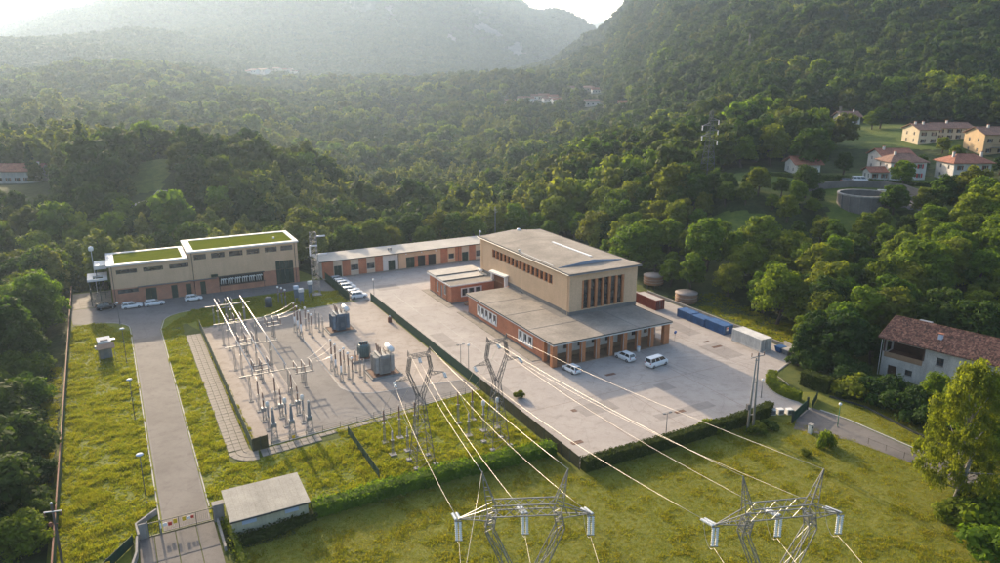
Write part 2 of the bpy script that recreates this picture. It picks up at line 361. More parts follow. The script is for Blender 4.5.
def leaf_cloud(r, C, RAD, n, size, flat=.25, shell=(.72, 1.06), core=.5, droop=0.):
    """leaf quads spread over the shells of lobes C (k,3) with radii RAD (k,3) and a dark-hearted core in each"""
    k = len(C); w = np.cbrt(np.prod(RAD, 1)) ** 2; w = w / w.sum(); li = r.choice(k, n, p=w)
    d = r.normal(size=(n, 3)); d /= np.linalg.norm(d, axis=1)[:, None]; d[:, 2] = np.where(d[:, 2] < -.5, -d[:, 2] * .6, d[:, 2])
    rad = r.uniform(*shell, n)[:, None]; P = C[li] + d * RAD[li] * rad
    nr = d + r.normal(size=(n, 3)) * .42; nr[:, 2] += flat; nr /= np.linalg.norm(nr, axis=1)[:, None]
    a = np.cross(nr, r.normal(size=(n, 3))); a /= np.linalg.norm(a, axis=1)[:, None]; b = np.cross(nr, a)
    if droop: b = b * (1 - droop) + np.array([0, 0, -1.]) * droop
    s = size * r.uniform(.6, 1.35, n)[:, None]; a = a * s * .5; b = b * s * r.uniform(.55, .9, n)[:, None]
    q = np.stack([P - b, P + a * .9 - b * .1, P + b, P - a * .9 + b * .1], 1).reshape(-1, 3); F = np.arange(4 * n).reshape(-1, 4)
    if core:
        th = np.linspace(0, 2 * np.pi, 7)[:-1]; cv = []; cf = []
        for c, R3 in zip(C, RAD):
            k0 = len(q) + len(cv)
            for ph in (-1.0, -.35, .35, 1.0):
                for t in th: cv.append(c + R3 * core * np.array([np.cos(ph) * np.cos(t), np.cos(ph) * np.sin(t), np.sin(ph)]) * r.uniform(.85, 1.15))
            for i in range(3):
                for j in range(6): cf.append((k0 + i * 6 + j, k0 + i * 6 + (j + 1) % 6, k0 + i * 6 + 6 + (j + 1) % 6, k0 + i * 6 + 6 + j))
            cf.append((k0 + 18, k0 + 19, k0 + 20, k0 + 21)); cf.append((k0 + 21, k0 + 22, k0 + 23, k0 + 18))
        q = np.vstack([q, np.array(cv)]); F = np.vstack([F, np.array(cf)])
    return q, F
def crown_lobes(r, h, w, base=.3, n=16, style='round'):
    C = []; RAD = []
    for i in range(n):
        t = (i + .5) / n; a = i * 2.4 + r.uniform(-.4, .4)
        if style == 'round':
            z = base + (1 - base) * (.12 + .8 * t); rr = math.sin(math.pi * min(1, .18 + .80 * (z - base) / (1 - base))) ** .7
            f = r.uniform(.45, .78); C.append((math.cos(a) * w * rr * f, math.sin(a) * w * rr * f, z * h)); k = w * r.uniform(.30, .48) * (.75 + .35 * rr); RAD.append((k, k, k * r.uniform(.7, .95)))
        elif style == 'tall':
            z = base + (1 - base) * (.05 + .9 * t); rr = (1 - abs(2 * (z - base) / (1 - base) - .8) ** 2 * .45) * (1 if z < .8 else .7)
            f = r.uniform(.2, .65); C.append((math.cos(a) * w * rr * f, math.sin(a) * w * rr * f, z * h)); k = w * r.uniform(.36, .55) * rr; RAD.append((k, k, k * 1.25))
        elif style == 'cone':
            z = .06 + .9 * t; rr = (1 - t) ** .85
            f = .5 * rr; C.append((math.cos(a) * w * f, math.sin(a) * w * f, z * h)); k = max(.25, w * .62 * rr + .2); RAD.append((k, k, h * .055 + .3))
        else:   # bush
            z = .15 + .6 * r.random(); f = r.uniform(.2, .75)
            C.append((math.cos(a) * w * f, math.sin(a) * w * f, z * h * (1 - .35 * f))); k = w * r.uniform(.3, .5); RAD.append((k, k, min(k, h * .38)))
    if style == 'round': C.append((0, 0, h * (base + (1 - base) * .55))); RAD.append((w * .62, w * .62, h * (1 - base) * .34))
    return np.array(C), np.array(RAD)
def trunk_mb(r, h, rad, C, k=6):
    b = MB(); top = .72 * h; b.tube((0, 0, -.6), (.04 * h * r.normal(), .04 * h * r.normal(), top * .55), rad * 1.2, rad * .75, 7)
    b.tube((0, 0, top * .5), (.03 * h * r.normal(), .03 * h * r.normal(), top), rad * .75, rad * .25, 6)
    for i in r.choice(len(C), min(k, len(C)), replace=False):
        z = min(C[i][2] * r.uniform(.5, .75), top * .95); b.tube((0, 0, z), tuple(C[i] * np.array([.85, .85, .95])), rad * .42, rad * .1, 5)
    return b
def trunk_mesh(r, h, rad, C, bark):
    b = trunk_mb(r, h, rad, C); me = bpy.data.meshes.new('trunk'); me.from_pydata(b.v, [], b.f); me.materials.append(MATS[bark]); return me
PROTO = {}      # kind -> list of (crown mesh, trunk mesh, height, crown radius)
def make_kind(kind, nvar, h, w, style, leaf, n, size, lobes, base=.3, bark='bark', seed=0, **kw):
    out = []
    for i in range(nvar):
        r = np.random.default_rng(1000 + seed * 37 + i); hh = h * r.uniform(.9, 1.1); ww = w * r.uniform(.88, 1.12)
        C, RAD = crown_lobes(r, hh, ww, base, lobes, style); q, F = leaf_cloud(r, C, RAD, n, size, **kw)
        out.append((mesh_np('crown', q, F, [leaf]), trunk_mesh(r, hh, .028 * hh, C, bark), hh, ww))
    PROTO[kind] = out
make_kind('broad', 5, 12, 4.6, 'round', 'leaf_broad', 3200, .55, 18, .22, seed=1)
make_kind('fresh', 3, 12, 4.4, 'round', 'leaf_fresh', 3600, .5, 18, .18, seed=2)
make_kind('pale', 2, 14, 4.0, 'tall', 'leaf_pale', 3200, .5, 16, .15, seed=3)
make_kind('dark', 3, 12, 4.2, 'round', 'leaf_dark', 3200, .5, 17, .15, seed=4)
make_kind('conifer', 2, 13, 3.2, 'cone', 'leaf_dark', 3200, .5, 22, .05, seed=5)
make_kind('bush', 3, 2.6, 1.9, 'bush', 'leaf_broad', 1100, .28, 11, 0, seed=6)
make_kind('bush_fresh', 2, 2.6, 1.9, 'bush', 'leaf_fresh', 1100, .28, 11, 0, seed=7)
make_kind('bush_dark', 2, 3.4, 2.2, 'bush', 'leaf_dark', 2600, .24, 14, 0, seed=8)
make_kind('shrub', 2, 8, 3.8, 'round', 'leaf_broad', 4200, .42, 20, .0, seed=9)
make_kind('shrub_dark', 2, 8, 3.8, 'round', 'leaf_dark', 4200, .42, 20, .0, seed=10)
make_kind('shrub_fresh', 2, 8, 3.8, 'round', 'leaf_fresh', 4200, .4, 20, .0, seed=11)
def mid_proto(seed, h, w, style, leaf, n, size, lobes, base):
    r = np.random.default_rng(seed); C, RAD = crown_lobes(r, h, w, base, lobes, style); q, F = leaf_cloud(r, C, RAD, n, size, core=.7)
    return mesh_np('forest_crown', q, F, [leaf])
MID = [mid_proto(50 + i, 12, 5.0, 'round', 'leaf_forest', 700, 1.05, 14, .1) for i in range(4)] + [mid_proto(60, 13, 4.6, 'round', 'leaf_fresh', 700, 1.0, 14, .1), mid_proto(61, 15, 3.8, 'tall', 'leaf_pale', 700, 1.0, 12, .1), mid_proto(62, 12, 4.8, 'round', 'leaf_dark', 700, 1.0, 13, .1), mid_proto(63, 15, 3.4, 'cone', 'leaf_dark', 500, 1.0, 14, 0)]
def far_proto(seed):
    """a clump of crowns seen from a kilometre and more"""
    r = np.random.default_rng(seed); k = 7
    C = np.stack([r.uniform(-11, 11, k), r.uniform(-11, 11, k), r.uniform(5, 9, k)], 1); RAD = np.stack([r.uniform(4.2, 6.5, k)] * 2 + [r.uniform(3.5, 6, k)], 1)
    q, F = leaf_cloud(r, C, RAD, 160, 3.2, core=.95); return mesh_np('forest_clump', q, F, ['leaf_far'])
FAR = [far_proto(80 + i) for i in range(5)]
def tree(kind, loc, h, label, group=None, name=None, cat='tree', wide=1., k=None):
    """a single tree: Empty > trunk, crown (shared meshes, own size and turn)"""
    v = PROTO[kind]; k = random.randrange(len(v)) if k is None else k; cm, tm, hh, ww = v[k]
    t = thing(name or {'conifer': 'conifer_tree'}.get(kind, 'broadleaf_tree'), label, cat, loc, random.uniform(0, 6.28), group)
    s = h / hh; t.scale = (s * wide, s * wide, s)
    for nm, m in (('trunk', tm), ('crown', cm)):
        o = bpy.data.objects.new(nm, m); COL.objects.link(o); o.parent = t
    return t
def bush(kind, loc, h, label, group=None, wide=1., cat='bush'):
    v = PROTO[kind]; cm, tm, hh, ww = random.choice(v); s = h / hh
    t = thing('bush', label, cat, loc, random.uniform(0, 6.28), group); t.scale = (s * wide, s * wide, s)
    o = bpy.data.objects.new('foliage', cm); COL.objects.link(o); o.parent = t
    return t

# ------------------------------------------------------------------ where woods grow and where they do not
CLEAR = []      # world polygons without trees
def clear_px(pts, d=None, z=None): CLEAR.append([(p.x, p.y) for p in ((at(x, y, z) if d is None else atd(x, y, d)) for x, y in pts)])
def circle(x, y, r, n=14): return [(x + r * math.cos(2 * math.pi * i / n), y + r * math.sin(2 * math.pi * i / n)) for i in range(n)]
# clearings (pixel outlines at their distance)
CLEAR += [[(p.x, p.y) for p in q] for q in (
    [atd(125, 190, 278), atd(165, 190, 278), atd(185, 150, 345), atd(130, 150, 345)],            # lawn on the left hill
    [W(50, 20), W(57, 12), W(56, -12), W(50, -14)],                                            # grass verge behind the containers
    [atd(700, 218, 211), atd(768, 218, 211), atd(772, 200, 226), atd(700, 200, 226)],            # sloping meadow
    [atd(838, 205, 229), atd(895, 205, 229), atd(890, 190, 240), atd(835, 190, 240)],            # grass below the basin
    [atd(720, 181, 247), atd(1060, 184, 244), atd(1060, 155, 330), atd(960, 130, 335), atd(900, 130, 345), atd(780, 140, 300), atd(700, 168, 262)],  # terrace of the houses
    [atd(800, 150, 330), atd(1100, 150, 330), atd(1100, 118, 372), atd(830, 112, 415), atd(790, 125, 390)],
    [atd(-40, 160, 312), atd(30, 160, 312), atd(32, 136, 365), atd(-40, 136, 365)],
)]
vd = [(503, 105, 930, 14), (517, 102, 960, 13), (525, 104, 940, 12), (531, 100, 985, 12), (538, 101, 980, 13), (544, 103, 960, 14), (549, 102, 975, 11), (553, 104, 950, 12), (565, 92, 1010, 13), (583, 92, 1010, 14), (586, 107, 890, 17), (592, 94, 1000, 11), (618, 110, 860, 9), (388, 99, 1090, 16), (397, 98, 1100, 12), (405, 98, 1105, 11), (485, 88, 1080, 14), (362, 102, 1060, 9),
      (240, 75, 1720, 20), (248, 74, 1740, 18), (256, 73, 1760, 22), (263, 74, 1750, 18), (270, 72, 1790, 20), (277, 73, 1770, 20), (284, 72, 1800, 18), (290, 74, 1760, 16)]
VP = [hit(x, y, 720 if d < 1500 else 1380) for x, y, d, w in vd]
for q, (x, y, d, w) in zip(VP, vd):          # gardens round and in front of the far houses
    e = Vector((q.x, q.y, 0)).normalized(); s_ = Vector((e.y, -e.x, 0)); a = q + e * (w * .9); b = q - e * (90 if d < 1500 else 140); CLEAR.append([(p_.x, p_.y) for p_ in (a - s_ * 3, a + s_ * (w + 4), b + s_ * (w + 4), b - s_ * 3)])
CLIFF = [[(474, 28), (484, 24), (498, 31), (505, 39), (497, 39), (486, 34)], [(508, 47), (519, 42), (527, 52), (520, 58), (511, 55)], [(385, 8), (391, 6), (397, 17), (393, 23)], [(444, 36), (452, 35), (460, 42), (453, 45)]]
CLIFFW = [[hit(x, y, 2000) for x, y in c] for c in CLIFF]; CLEAR += [[(q.x, q.y) for q in c] for c in CLIFFW]
SHORT = [(2.0, 8.6, 600, 900, .6), (-9.2, -5.8, 700, 1010, .6), (-20, -14, 1100, 1340, .6), (-36, -30, 270, 330, .5), (-27, -22, 262, 300, .5), (15, 31, 206, 250, .62)]      # lower growth before villages and lawns: azimuth and distance ranges
LANE = [atd(100, 190, 285), atd(128, 186, 288), atd(150, 178, 292), atd(160, 168, 300)]
def is_clear(X, Y, pad=0):
    r = np.zeros(len(X), bool)
    for P in CLEAR: r |= inside(X, Y, P)
    for a, b in zip(LANE, LANE[1:]):
        ab = np.array([b.x - a.x, b.y - a.y]); t = np.clip(((X - a.x) * ab[0] + (Y - a.y) * ab[1]) / (ab @ ab), 0, 1)
        r |= np.hypot(X - a.x - t * ab[0], Y - a.y - t * ab[1]) < 5.5
    return r
def jgrid(s, dmax, dmin, azmax, jit=.42):
    n = int(dmax / s) + 1; X, Y = np.meshgrid(np.arange(-n, n + 1) * s, np.arange(0, n + 1) * s, indexing='ij'); X = X + np.where((np.arange(n + 1) % 2)[None, :], s / 2, 0)
    X = X.ravel() + rng.uniform(-jit, jit, X.size) * s; Y = Y.ravel() + rng.uniform(-jit, jit, Y.size) * s
    d = np.hypot(X, Y); a = np.abs(np.degrees(np.arctan2(X, Y))); k = (d < dmax) & (d >= dmin) & (a < azmax); return X[k], Y[k]
FAR_D = 1350
X1, Y1 = jgrid(6.8, 520, 60, 41); X2, Y2 = jgrid(9.2, FAR_D, 520, 40)
FX, FY = np.concatenate([X1, X2]), np.concatenate([Y1, Y2])
fu = (FX - HX) * CY + (FY - HY) * SY; fv = -(FX - HX) * SY + (FY - HY) * CY
keep = ((site_mask(fu, fv) < .55) | ((fu < -86.5) & (fv > 44))) & ~is_clear(FX, FY)
keep &= ~((fu > -96) & (fu < -80) & (fv < 44) & (fv > -12))
keep &= ~((fu > 50) & (fv < -12) & (np.hypot(FX, FY) < 178))           # round the farm: planted one by one below
keep &= rng.random(len(FX)) > .04
FX, FY, fu, fv = FX[keep], FY[keep], fu[keep], fv[keep]; FD = np.hypot(FX, FY); FZ = height(FX, FY)
sp = vnoise(FX, FY, 38, 11) + vnoise(FX, FY, 14, 12) * .7 + rng.normal(0, .16, len(FX))     # species patches
fH = np.clip(rng.normal(1, .22, len(FX)), .55, 1.6) * (1 + .25 * vnoise(FX, FY, 30, 13))
_az = np.degrees(np.arctan2(FX, FY))
for a0, a1, d0, d1, k_ in SHORT: fH = np.where((_az > a0) & (_az < a1) & (FD > d0) & (FD < d1), fH * k_, fH)
NSOLO = 262
vis = np.abs(np.degrees(np.arctan2(FX, FY))) < 37
order = np.argsort(np.where(vis & (FD > 66), FD, 1e9)); solo = set(order[:NSOLO].tolist())
def region(u, v):
    if u < -84: return 'wood', 'in the wood left of the boundary fence' + (' near its far end' if v > 60 else ' halfway along' if v > 10 else '')
    if v > 88 and u < -24: return 'belt', 'in the belt behind the green-roofed building'
    if v > 85 and u < 40: return 'back', 'in the belt behind the long low garage block'
    if v > 62: return 'slope', 'on the rise behind the far right corner of the hall'
    if v > 30: return 'slope', 'on the rise between hall and lattice hill pylon'
    if v > 6: return 'slope', 'on the slope behind tanks and blue containers'
    if v > -16: return 'slope', 'on the slope behind the white container'
    return 'slope', 'on the slope above the farmhouse roof'
for i in order[:NSOLO]:
    rg, where = region(fu[i], fv[i]); s = sp[i]
    if rg == 'slope': kind = 'fresh' if s > .0 else ('dark' if s < -.38 else 'broad')
    elif rg == 'wood': kind = 'dark' if s < -.05 else ('fresh' if s > .38 else 'broad')
    elif rg == 'belt': kind = 'pale' if s > .1 else ('dark' if s < -.35 else 'broad')
    else: kind = 'fresh' if s > .3 else ('pale' if s < -.42 else 'broad')
    adj = {'fresh': 'bright green broadleaf tree', 'dark': 'dark green broadleaf tree', 'pale': 'tall pale green tree', 'broad': 'mid green broadleaf tree'}[kind]
    h = {'wood': 12.5, 'belt': 12, 'back': 11.5, 'slope': 11.5}[rg] * fH[i]
    tree(kind, (FX[i], FY[i], FZ[i]), h, adj + ' ' + where, adj.split()[0] + ' trees ' + where, wide=random.uniform(.95, 1.25))
rest = np.array([i for i in range(len(FX)) if i not in solo])
s = sp[rest]; idx = np.where(s > .34, 4, np.where(s < -.42, 6, rng.integers(0, 4, len(rest))))
pv = vnoise(FX[rest], FY[rest], 60, 15) > .12; idx = np.where(pv & (s > .1) & (FD[rest] < 800) & (FX[rest] < 40), 5, idx); idx = np.where((FX[rest] / FY[rest] > .12) & (FD[rest] > 430) & (rng.random(len(rest)) < .6), 6, idx); idx = np.where(rng.random(len(rest)) < .03, 7, idx)  # extra dark crowns on the right hill paint in its weak grazing sunlight
scatter('forest', np.stack([FX[rest], FY[rest], FZ[rest] - .4], 1), rng.uniform(0, 6.28, len(rest)), fH[rest] * np.where(FD[rest] > 520, 1.36, 1.08), idx, MID, 'unbroken broadleaf forest over the valley floor and hillsides', 'forest')
Xf, Yf = jgrid(17, 4300, FAR_D, 39); k = ~is_clear(Xf, Yf); Xf, Yf = Xf[k], Yf[k]; Zf = height(Xf, Yf)
slp = np.hypot(height(Xf + 8, Yf) - Zf, height(Xf, Yf + 8) - Zf) / 8; k = slp < np.where(Xf / Yf > .06, 9, .85) + rng.normal(0, .08, len(Xf)); Xf, Yf, Zf = Xf[k], Yf[k], Zf[k]
scatter('mountain_forest', np.stack([Xf, Yf, Zf - 1.5], 1), rng.uniform(0, 6.28, len(Xf)), rng.uniform(.75, 1.25, len(Xf)), rng.integers(0, 5, len(Xf)), FAR, 'hazy woods covering the far mountains', 'forest')
print('trees', len(rest), len(Xf))
mat('cliff_rock', (.20, .19, .18), .95, .45, .02, bump=.5, bscale=.05, fine=.3)
for c in CLIFFW: drape('cliff', [(q.x, q.y) for q in c], 'cliff_rock', 3., 12.)
# ================================================================== surfaces of the works
mat_grass('lawn', (.145, .172, .02), (.205, .20, .034), (.12, .145, .018))
mat_grass('meadow', (.15, .165, .024), (.21, .195, .04), (.13, .145, .022), .035, .5)
mat_grass('rough_grass', (.075, .10, .018), (.125, .13, .028), (.06, .08, .016), .08, .6)
def mat_paving(name, a, b, stain, s1=.09, crack=.12):
    m, n, bs = _new(name)
    x = _noise(n, s1, 7, .68); y = _noise(n, .55, 6, .7); z = _noise(n, 9., 3, .7)
    c1 = _ramp(n, x.outputs[0], [(.34, a), (.64, b)]); f = _ramp(n, y.outputs[0], [(.5, (0, 0, 0)), (.78, (1, 1, 1))])
    c = _mix(n, f.outputs[0], c1.outputs[0], stain)
    vo = n.nodes.new('ShaderNodeTexVoronoi'); vo.feature = 'DISTANCE_TO_EDGE'; vo.inputs['Scale'].default_value = .13
    tc = n.nodes.new('ShaderNodeTexCoord'); wn = _noise(n, .3, 4, .6); mx = _mix(n, .35, tc.outputs['Object'], wn.outputs[1], 'LINEAR_LIGHT'); n.links.new(mx, vo.inputs['Vector'])
    cr = _ramp(n, vo.outputs[0], [(.0, (1 - crack,) * 3), (.012, (1, 1, 1))]); c = _mix(n, 1, c, cr.outputs[0], 'MULTIPLY')
    k = _ramp(n, z.outputs[0], [(.3, (.88, .88, .88)), (.7, (1.08, 1.08, 1.08))])
    n.links.new(_mix(n, 1, c, k.outputs[0], 'MULTIPLY'), bs.inputs['Base Color']); bs.inputs['Roughness'].default_value = .85; bs.inputs['Specular IOR Level'].default_value = .25
    _bump(n, bs, z.outputs[0], .25, .03); return m
mat_paving('yard_asphalt', (.325, .285, .255), (.405, .36, .32), (.26, .222, .195))
mat_paving('pad_concrete', (.30, .25, .212), (.38, .322, .275), (.21, .165, .13), .12)
mat_paving('lane_asphalt', (.155, .142, .135), (.20, .185, .172), (.12, .108, .10), .1)
mat_paving('road_asphalt', (.125, .112, .102), (.175, .157, .142), (.095, .085, .078), .12)
mat_paving('apron_asphalt', (.14, .13, .125), (.19, .175, .168), (.105, .096, .092), .1)
mat_paving('slab_concrete', (.23, .20, .165), (.32, .28, .235), (.13, .12, .075), .35, .2)
mat_paving('kerb_stone', (.36, .34, .31), (.46, .43, .39), (.26, .24, .21), .5, .1)
mat('drain_iron', (.20, .10, .065), .8, .4, 2)
mat('line_paint', (.60, .56, .50), .8, .5, .9, fine=.3)
def arc(cx, cy, r, a0, a1, n=8): return [(cx + r * math.cos(R(a0 + (a1 - a0) * i / n)), cy + r * math.sin(R(a0 + (a1 - a0) * i / n))) for i in range(n + 1)]
usheet('lawn', [(-83, -30), (-56, -28), (-15, -28), (-15, -6), (-15, 62), (-22, 62), (-22, 84), (-26, 99), (-83, 101)], .02, 'lawn')
usheet('meadow', [(-83, -150), (60, -150), (62, -60), (50, -40), (34, -30), (24, -30), (-15, -30), (-15, -28), (-56, -28), (-56, -30), (-83, -30)], .02, 'meadow')
usheet('verge', [(24, -30), (34, -30), (50, -40), (62, -60), (75, -60), (72, -12), (64, 16), (54, 30), (50, 45), (46, 60), (46, 96), (-15, 96), (-15, -6), (-15, -30)], .018, 'rough_grass')
YARD = [(-16.4, -33.2), (19.5, -33.2)] + arc(19.5, -27.2, 6, -90, -62, 3) + [(25.5, -36.6), (29.5, -35.2)] + arc(36.5, -29.5, 7.5, 205, 110, 7) + [(42, -19.5), (47.8, -17), (48.3, -11), (48.3, 30), (45, 42), (45, 84.6), (-21.2, 84.6), (-21.2, 62), (-16.4, 59)]
usheet('yard', YARD, .06, 'yard_asphalt')
usheet('substation_paving', [(-56.8, -5.2), (-16.9, -1.6), (-16.9, 60.4), (-21, 60.4), (-56.8, 56.5)], .06, 'pad_concrete')
usheet('substation_lane', [(-46.8, 10)] + [(-46.6, 55.5), (-36.6, 57)] + [(-38.6, 44), (-38.7, 12)] + arc(-32.4, 11.6, 6.4, 180, 262, 8) + [(-17.2, 3.2), (-17.2, -1.4), (-46.8, -4.2)], .066, 'lane_asphalt')
usheet('entrance_road', [(-70.4, -21.8), (-64.9, -21.8), (-64.9, 60)] + arc(-57.4, 65, 6.7, 180, 90, 7)[1:] + [(-50, 72.5), (-49, 76.5), (-46.5, 77), (-28.5, 77), (-23.8, 72), (-22, 72), (-22, 84), (-27.5, 84.6), (-83, 85), (-82, 73)] + arc(-78.2, 63.8, 7.7, 95, 0, 7), .06, 'apron_asphalt')
usheet('road_wear', [(-70.2, -21.5), (-65.1, -21.5), (-65.1, 56), (-70.2, 56)], .066, 'road_asphalt')
usheet('side_yard', [(-83, 85.4), (-73.8, 85.4), (-73.8, 100), (-83, 100)], .055, 'slab_concrete')
usheet('gate_road', [(25.2, -36.2), (29.9, -35.0), (31.0, -41), (31.6, -54), (33, -66), (38, -82), (33, -83), (28.6, -67), (27.4, -55), (25.5, -46), (20.8, -39.2)], .05, 'road_asphalt')
usheet('farm_track', [(44, -84), (49, -82), (60, -70), (62, -60), (57, -60), (52, -68)], .05, 'slab_concrete')
def kerb(name, pts, w=.16, h=.11, z=.02, m='kerb_stone'):
    b = MB(); P = [Vector(p).to_2d() for p in pts]; L = []; Rr = []
    for i, p in enumerate(P):
        d = (P[min(i + 1, len(P) - 1)] - P[max(i - 1, 0)]).normalized(); nn = Vector((-d.y, d.x)) * w / 2; L.append(p + nn); Rr.append(p - nn)
    rings = [[(*l, z), (*r, z), (*r, z + h), (*l, z + h)] for l, r in zip(L, Rr)]; b.loft(rings, True)
    b.v = [tuple(W(*v)) for v in b.v]; return tag(b.build(name, m), kind='structure')
kerb('kerb', [(-70.7, -20.5), (-70.7, 63)] + arc(-78.2, 63.8, 7.6, 0, 95, 7)[1:] + [(-82, 71.6)])
kerb('kerb', [(-64.7, -18.6), (-64.7, 60)] + arc(-57.4, 65, 6.5, 172, 90, 7)[1:] + [(-50, 71.6), (-46, 71.9)])
kerb('kerb', [(-36.2, 57.4), (-38.4, 44), (-38.5, 12)] + arc(-32.4, 11.6, 6.2, 180, 262, 8) + [(-17.1, 3.5)], .2, .09)
kerb('kerb', arc(36.5, -29.5, 7.7, 205, 110, 9) + [(42, -19.2)], .22, .14)
kerb('kerb', [(30.3, -36.5), (31.3, -41), (31.9, -54), (33.3, -66), (38.2, -82)], .25, .14)
kerb('kerb', [(-56.9, -5.6), (-46, -4.7), (-16.6, -2)], .18, .12)
kerb('kerb', [(-21, 60.7), (-36, 59.2), (-56.8, 57)], .18, .12)
# raised pavements round the hall
def pave(name, x0, x1, y0, y1, h=.14, m='slab_concrete'):
    b = MB().box(x0, x1, y0, y1, .0, h); b.v = [tuple(W(*v)) for v in b.v]; return tag(b.build(name, m), kind='structure')
pave('pavement', -1.7, .45, 5.2, 40.4); pave('pavement', -2.0, -.25, 44.6, 61.8); pave('pavement', -.2, 11.8, 60.6, 62)
pave('pavement', 32, 36.6, 8, 30, .1, 'pad_concrete'); pave('pavement', -22, 45, 83.3, 84.75, .1)
# painted bays and lines on the yard
for a, b_, c, d in ((-9.8, -9.65, 42, 62), (-9.8, -2.2, 41.85, 42), (-14, -13.86, 8, 60), (-8, -7.87, 5, 38)):
    usheet('yard_line', [(a, c), (b_, c), (b_, d), (a, d)], .065, 'line_paint')
for k in range(8):
    a = 13.5 + k * 2.2; usheet('yard_line', [(a, 78), (a + .13, 78), (a + .13, 83), (a, 83)], .065, 'line_paint')
for k, (x, y, wd_, dp, tx) in enumerate(((610.4, 374.8, 2.2, .8, 'rusty drain grate on the shaded yard before the porch'), (680, 412, 2.0, .8, 'rusty drain grate near the hedge lamp'), (577, 443, 2.0, .9, 'rusty drain grate at the near corner of the yard'), (717, 347, 2.4, .8, 'rusty drain grate beside the white container'), (706, 342, 1.6, .6, 'small rusty drain grate beside the blue container'), (574, 411, .9, .9, 'small rusty cover on the sunlit yard'))):
    p = at(x, y); g = thing('drain_grate', tx, 'drain', (p.x, p.y, .06), YAW, 'drain grates of the yard')
    b = MB(); b.box(-wd_ / 2, wd_ / 2, -dp / 2, -dp / 2 + .07, 0, .03); b.box(-wd_ / 2, wd_ / 2, dp / 2 - .07, dp / 2, 0, .03); b.box(-wd_ / 2, -wd_ / 2 + .07, -dp / 2 + .07, dp / 2 - .07, 0, .03); b.box(wd_ / 2 - .07, wd_ / 2, -dp / 2 + .07, dp / 2 - .07, 0, .03); b.build('frame', 'drain_iron', g)
    b = MB(); n_ = int(wd_ / .12)
    for i in range(n_): b.box(-wd_ / 2 + .09 + i * (wd_ - .18) / n_, -wd_ / 2 + .09 + (i + .55) * (wd_ - .18) / n_, -dp / 2 + .07, dp / 2 - .07, .0, .022)
    b.build('bars', 'drain_iron', g)
# worn patches, tyre tracks and joints on the yard
mat_paving('yard_patch', (.255, .225, .205), (.31, .275, .245), (.21, .18, .158)); mat('tyre_mark', (.36, .318, .283), .9, .28, .35, fine=.3)
for u0, v0, du, dv in ((-13.5, 20, 3.2, 9), (-6, -20, 7, 4), (4, -27, 12, 2.2), (33, -12, 5, 8), (36, 2, 3.5, 14), (-12, 66, 6, 5), (12, -18, 3, 3), (-14.5, -12, 2.4, 14)):
    usheet('yard_patch', [(u0, v0), (u0 + du, v0), (u0 + du, v0 + dv), (u0, v0 + dv)], .0635, 'yard_patch')
def track(cx, cy, r0, a0, a1, w=.22, z=.067):
    A, B = arc(cx, cy, r0, a0, a1, 18), arc(cx, cy, r0 + w, a0, a1, 18); b = MB(); n = len(A); b.add([tuple(W(*p, z)) for p in A] + [tuple(W(*p, z)) for p in B], [(i, i + 1, n + i + 1, n + i) for i in range(n - 1)]); tag(b.build('tyre_track', 'tyre_mark'), kind='structure')
for k, (cx, cy, r0, a0, a1) in enumerate(((22, -20, 12, -30, 80), (60, -5, 38, 160, 200), (38, 18, 24, 190, 235))):
    for q in (0, 1.5): track(cx, cy, r0 + q, a0, a1, .2, .0672 + k * .0004)
for a, b_, c, d in ((-16.3, 45, 4.0, 4.06), (-16.3, 30, -14.0, -13.94), (6, 6.06, -33, -4), (20, 20.06, -33, -4), (-4, -3.94, -33, 4), (33.5, 33.56, -20, 30)):
    usheet('yard_joint', [(a, c), (b_, c), (b_, d), (a, d)], .0655, 'drain_iron')
# concrete duct covers along the fence: single slabs
dp_ = usheet('duct_path', [(-60.3, -8.6), (-57.2, -8.6), (-44, -8.0), (-44, -5.8), (-57.15, -5.8), (-57.15, 55), (-59.2, 62), (-62, 61), (-60.3, 53)], .03, 'rough_grass')
SLM = None
def slab(u, v, rot=0, sx=1, sy=1):
    global SLM
    if SLM is None:
        b = MB().bevbox(-.47, .47, -.55, .55, 0, .09, .02); SLM = bpy.data.meshes.new('slab'); SLM.from_pydata(b.v, [], b.f); SLM.materials.append(MATS['slab_concrete'])
    o = bpy.data.objects.new('slab', SLM); COL.objects.link(o); o.parent = dp_; o.location = W(u, v, .03 + random.uniform(-.012, .012)); o.rotation_euler = (random.uniform(-.02, .02), random.uniform(-.02, .02), YAW + rot + random.uniform(-.035, .035)); o.scale = (sx, sy, 1)
for i in range(50):
    for j in range(3): slab(-59.75 + j * 1.0, -4.2 + i * 1.16)
for i in range(5):
    for j in range(3): a_ = R(188 + i * 19); slab(-56.6 + (1.1 + j * 1.02) * math.cos(a_), -5.2 + (1.3 + j * 1.05) * math.sin(a_), R(6 + i * 19))
for i in range(26):
    for j in range(2 if i < 9 else 1): slab(-55.4 + i * 1.02, -6.75 - j * 1.15 + i * .1)
# forecourt outside the gate: big concrete bays
fc = usheet('forecourt', [(-74.2, -40), (-63.4, -40), (-63.4, -22), (-74.2, -22)], .04, 'rough_grass')
for i, (a, b_) in enumerate(((-73.3, -71.6), (-71.5, -69.2), (-69.1, -66.8), (-66.7, -64.6))):
    for j in range(3):
        o = MB().bevbox(a, b_, -22.4 - (j + 1) * 5.6 + .06, -22.4 - j * 5.6, 0, .05, .015); o.v = [tuple(W(*v)) for v in o.v]; q = o.build('slab', 'road_asphalt', fc, (0, 0, .045))
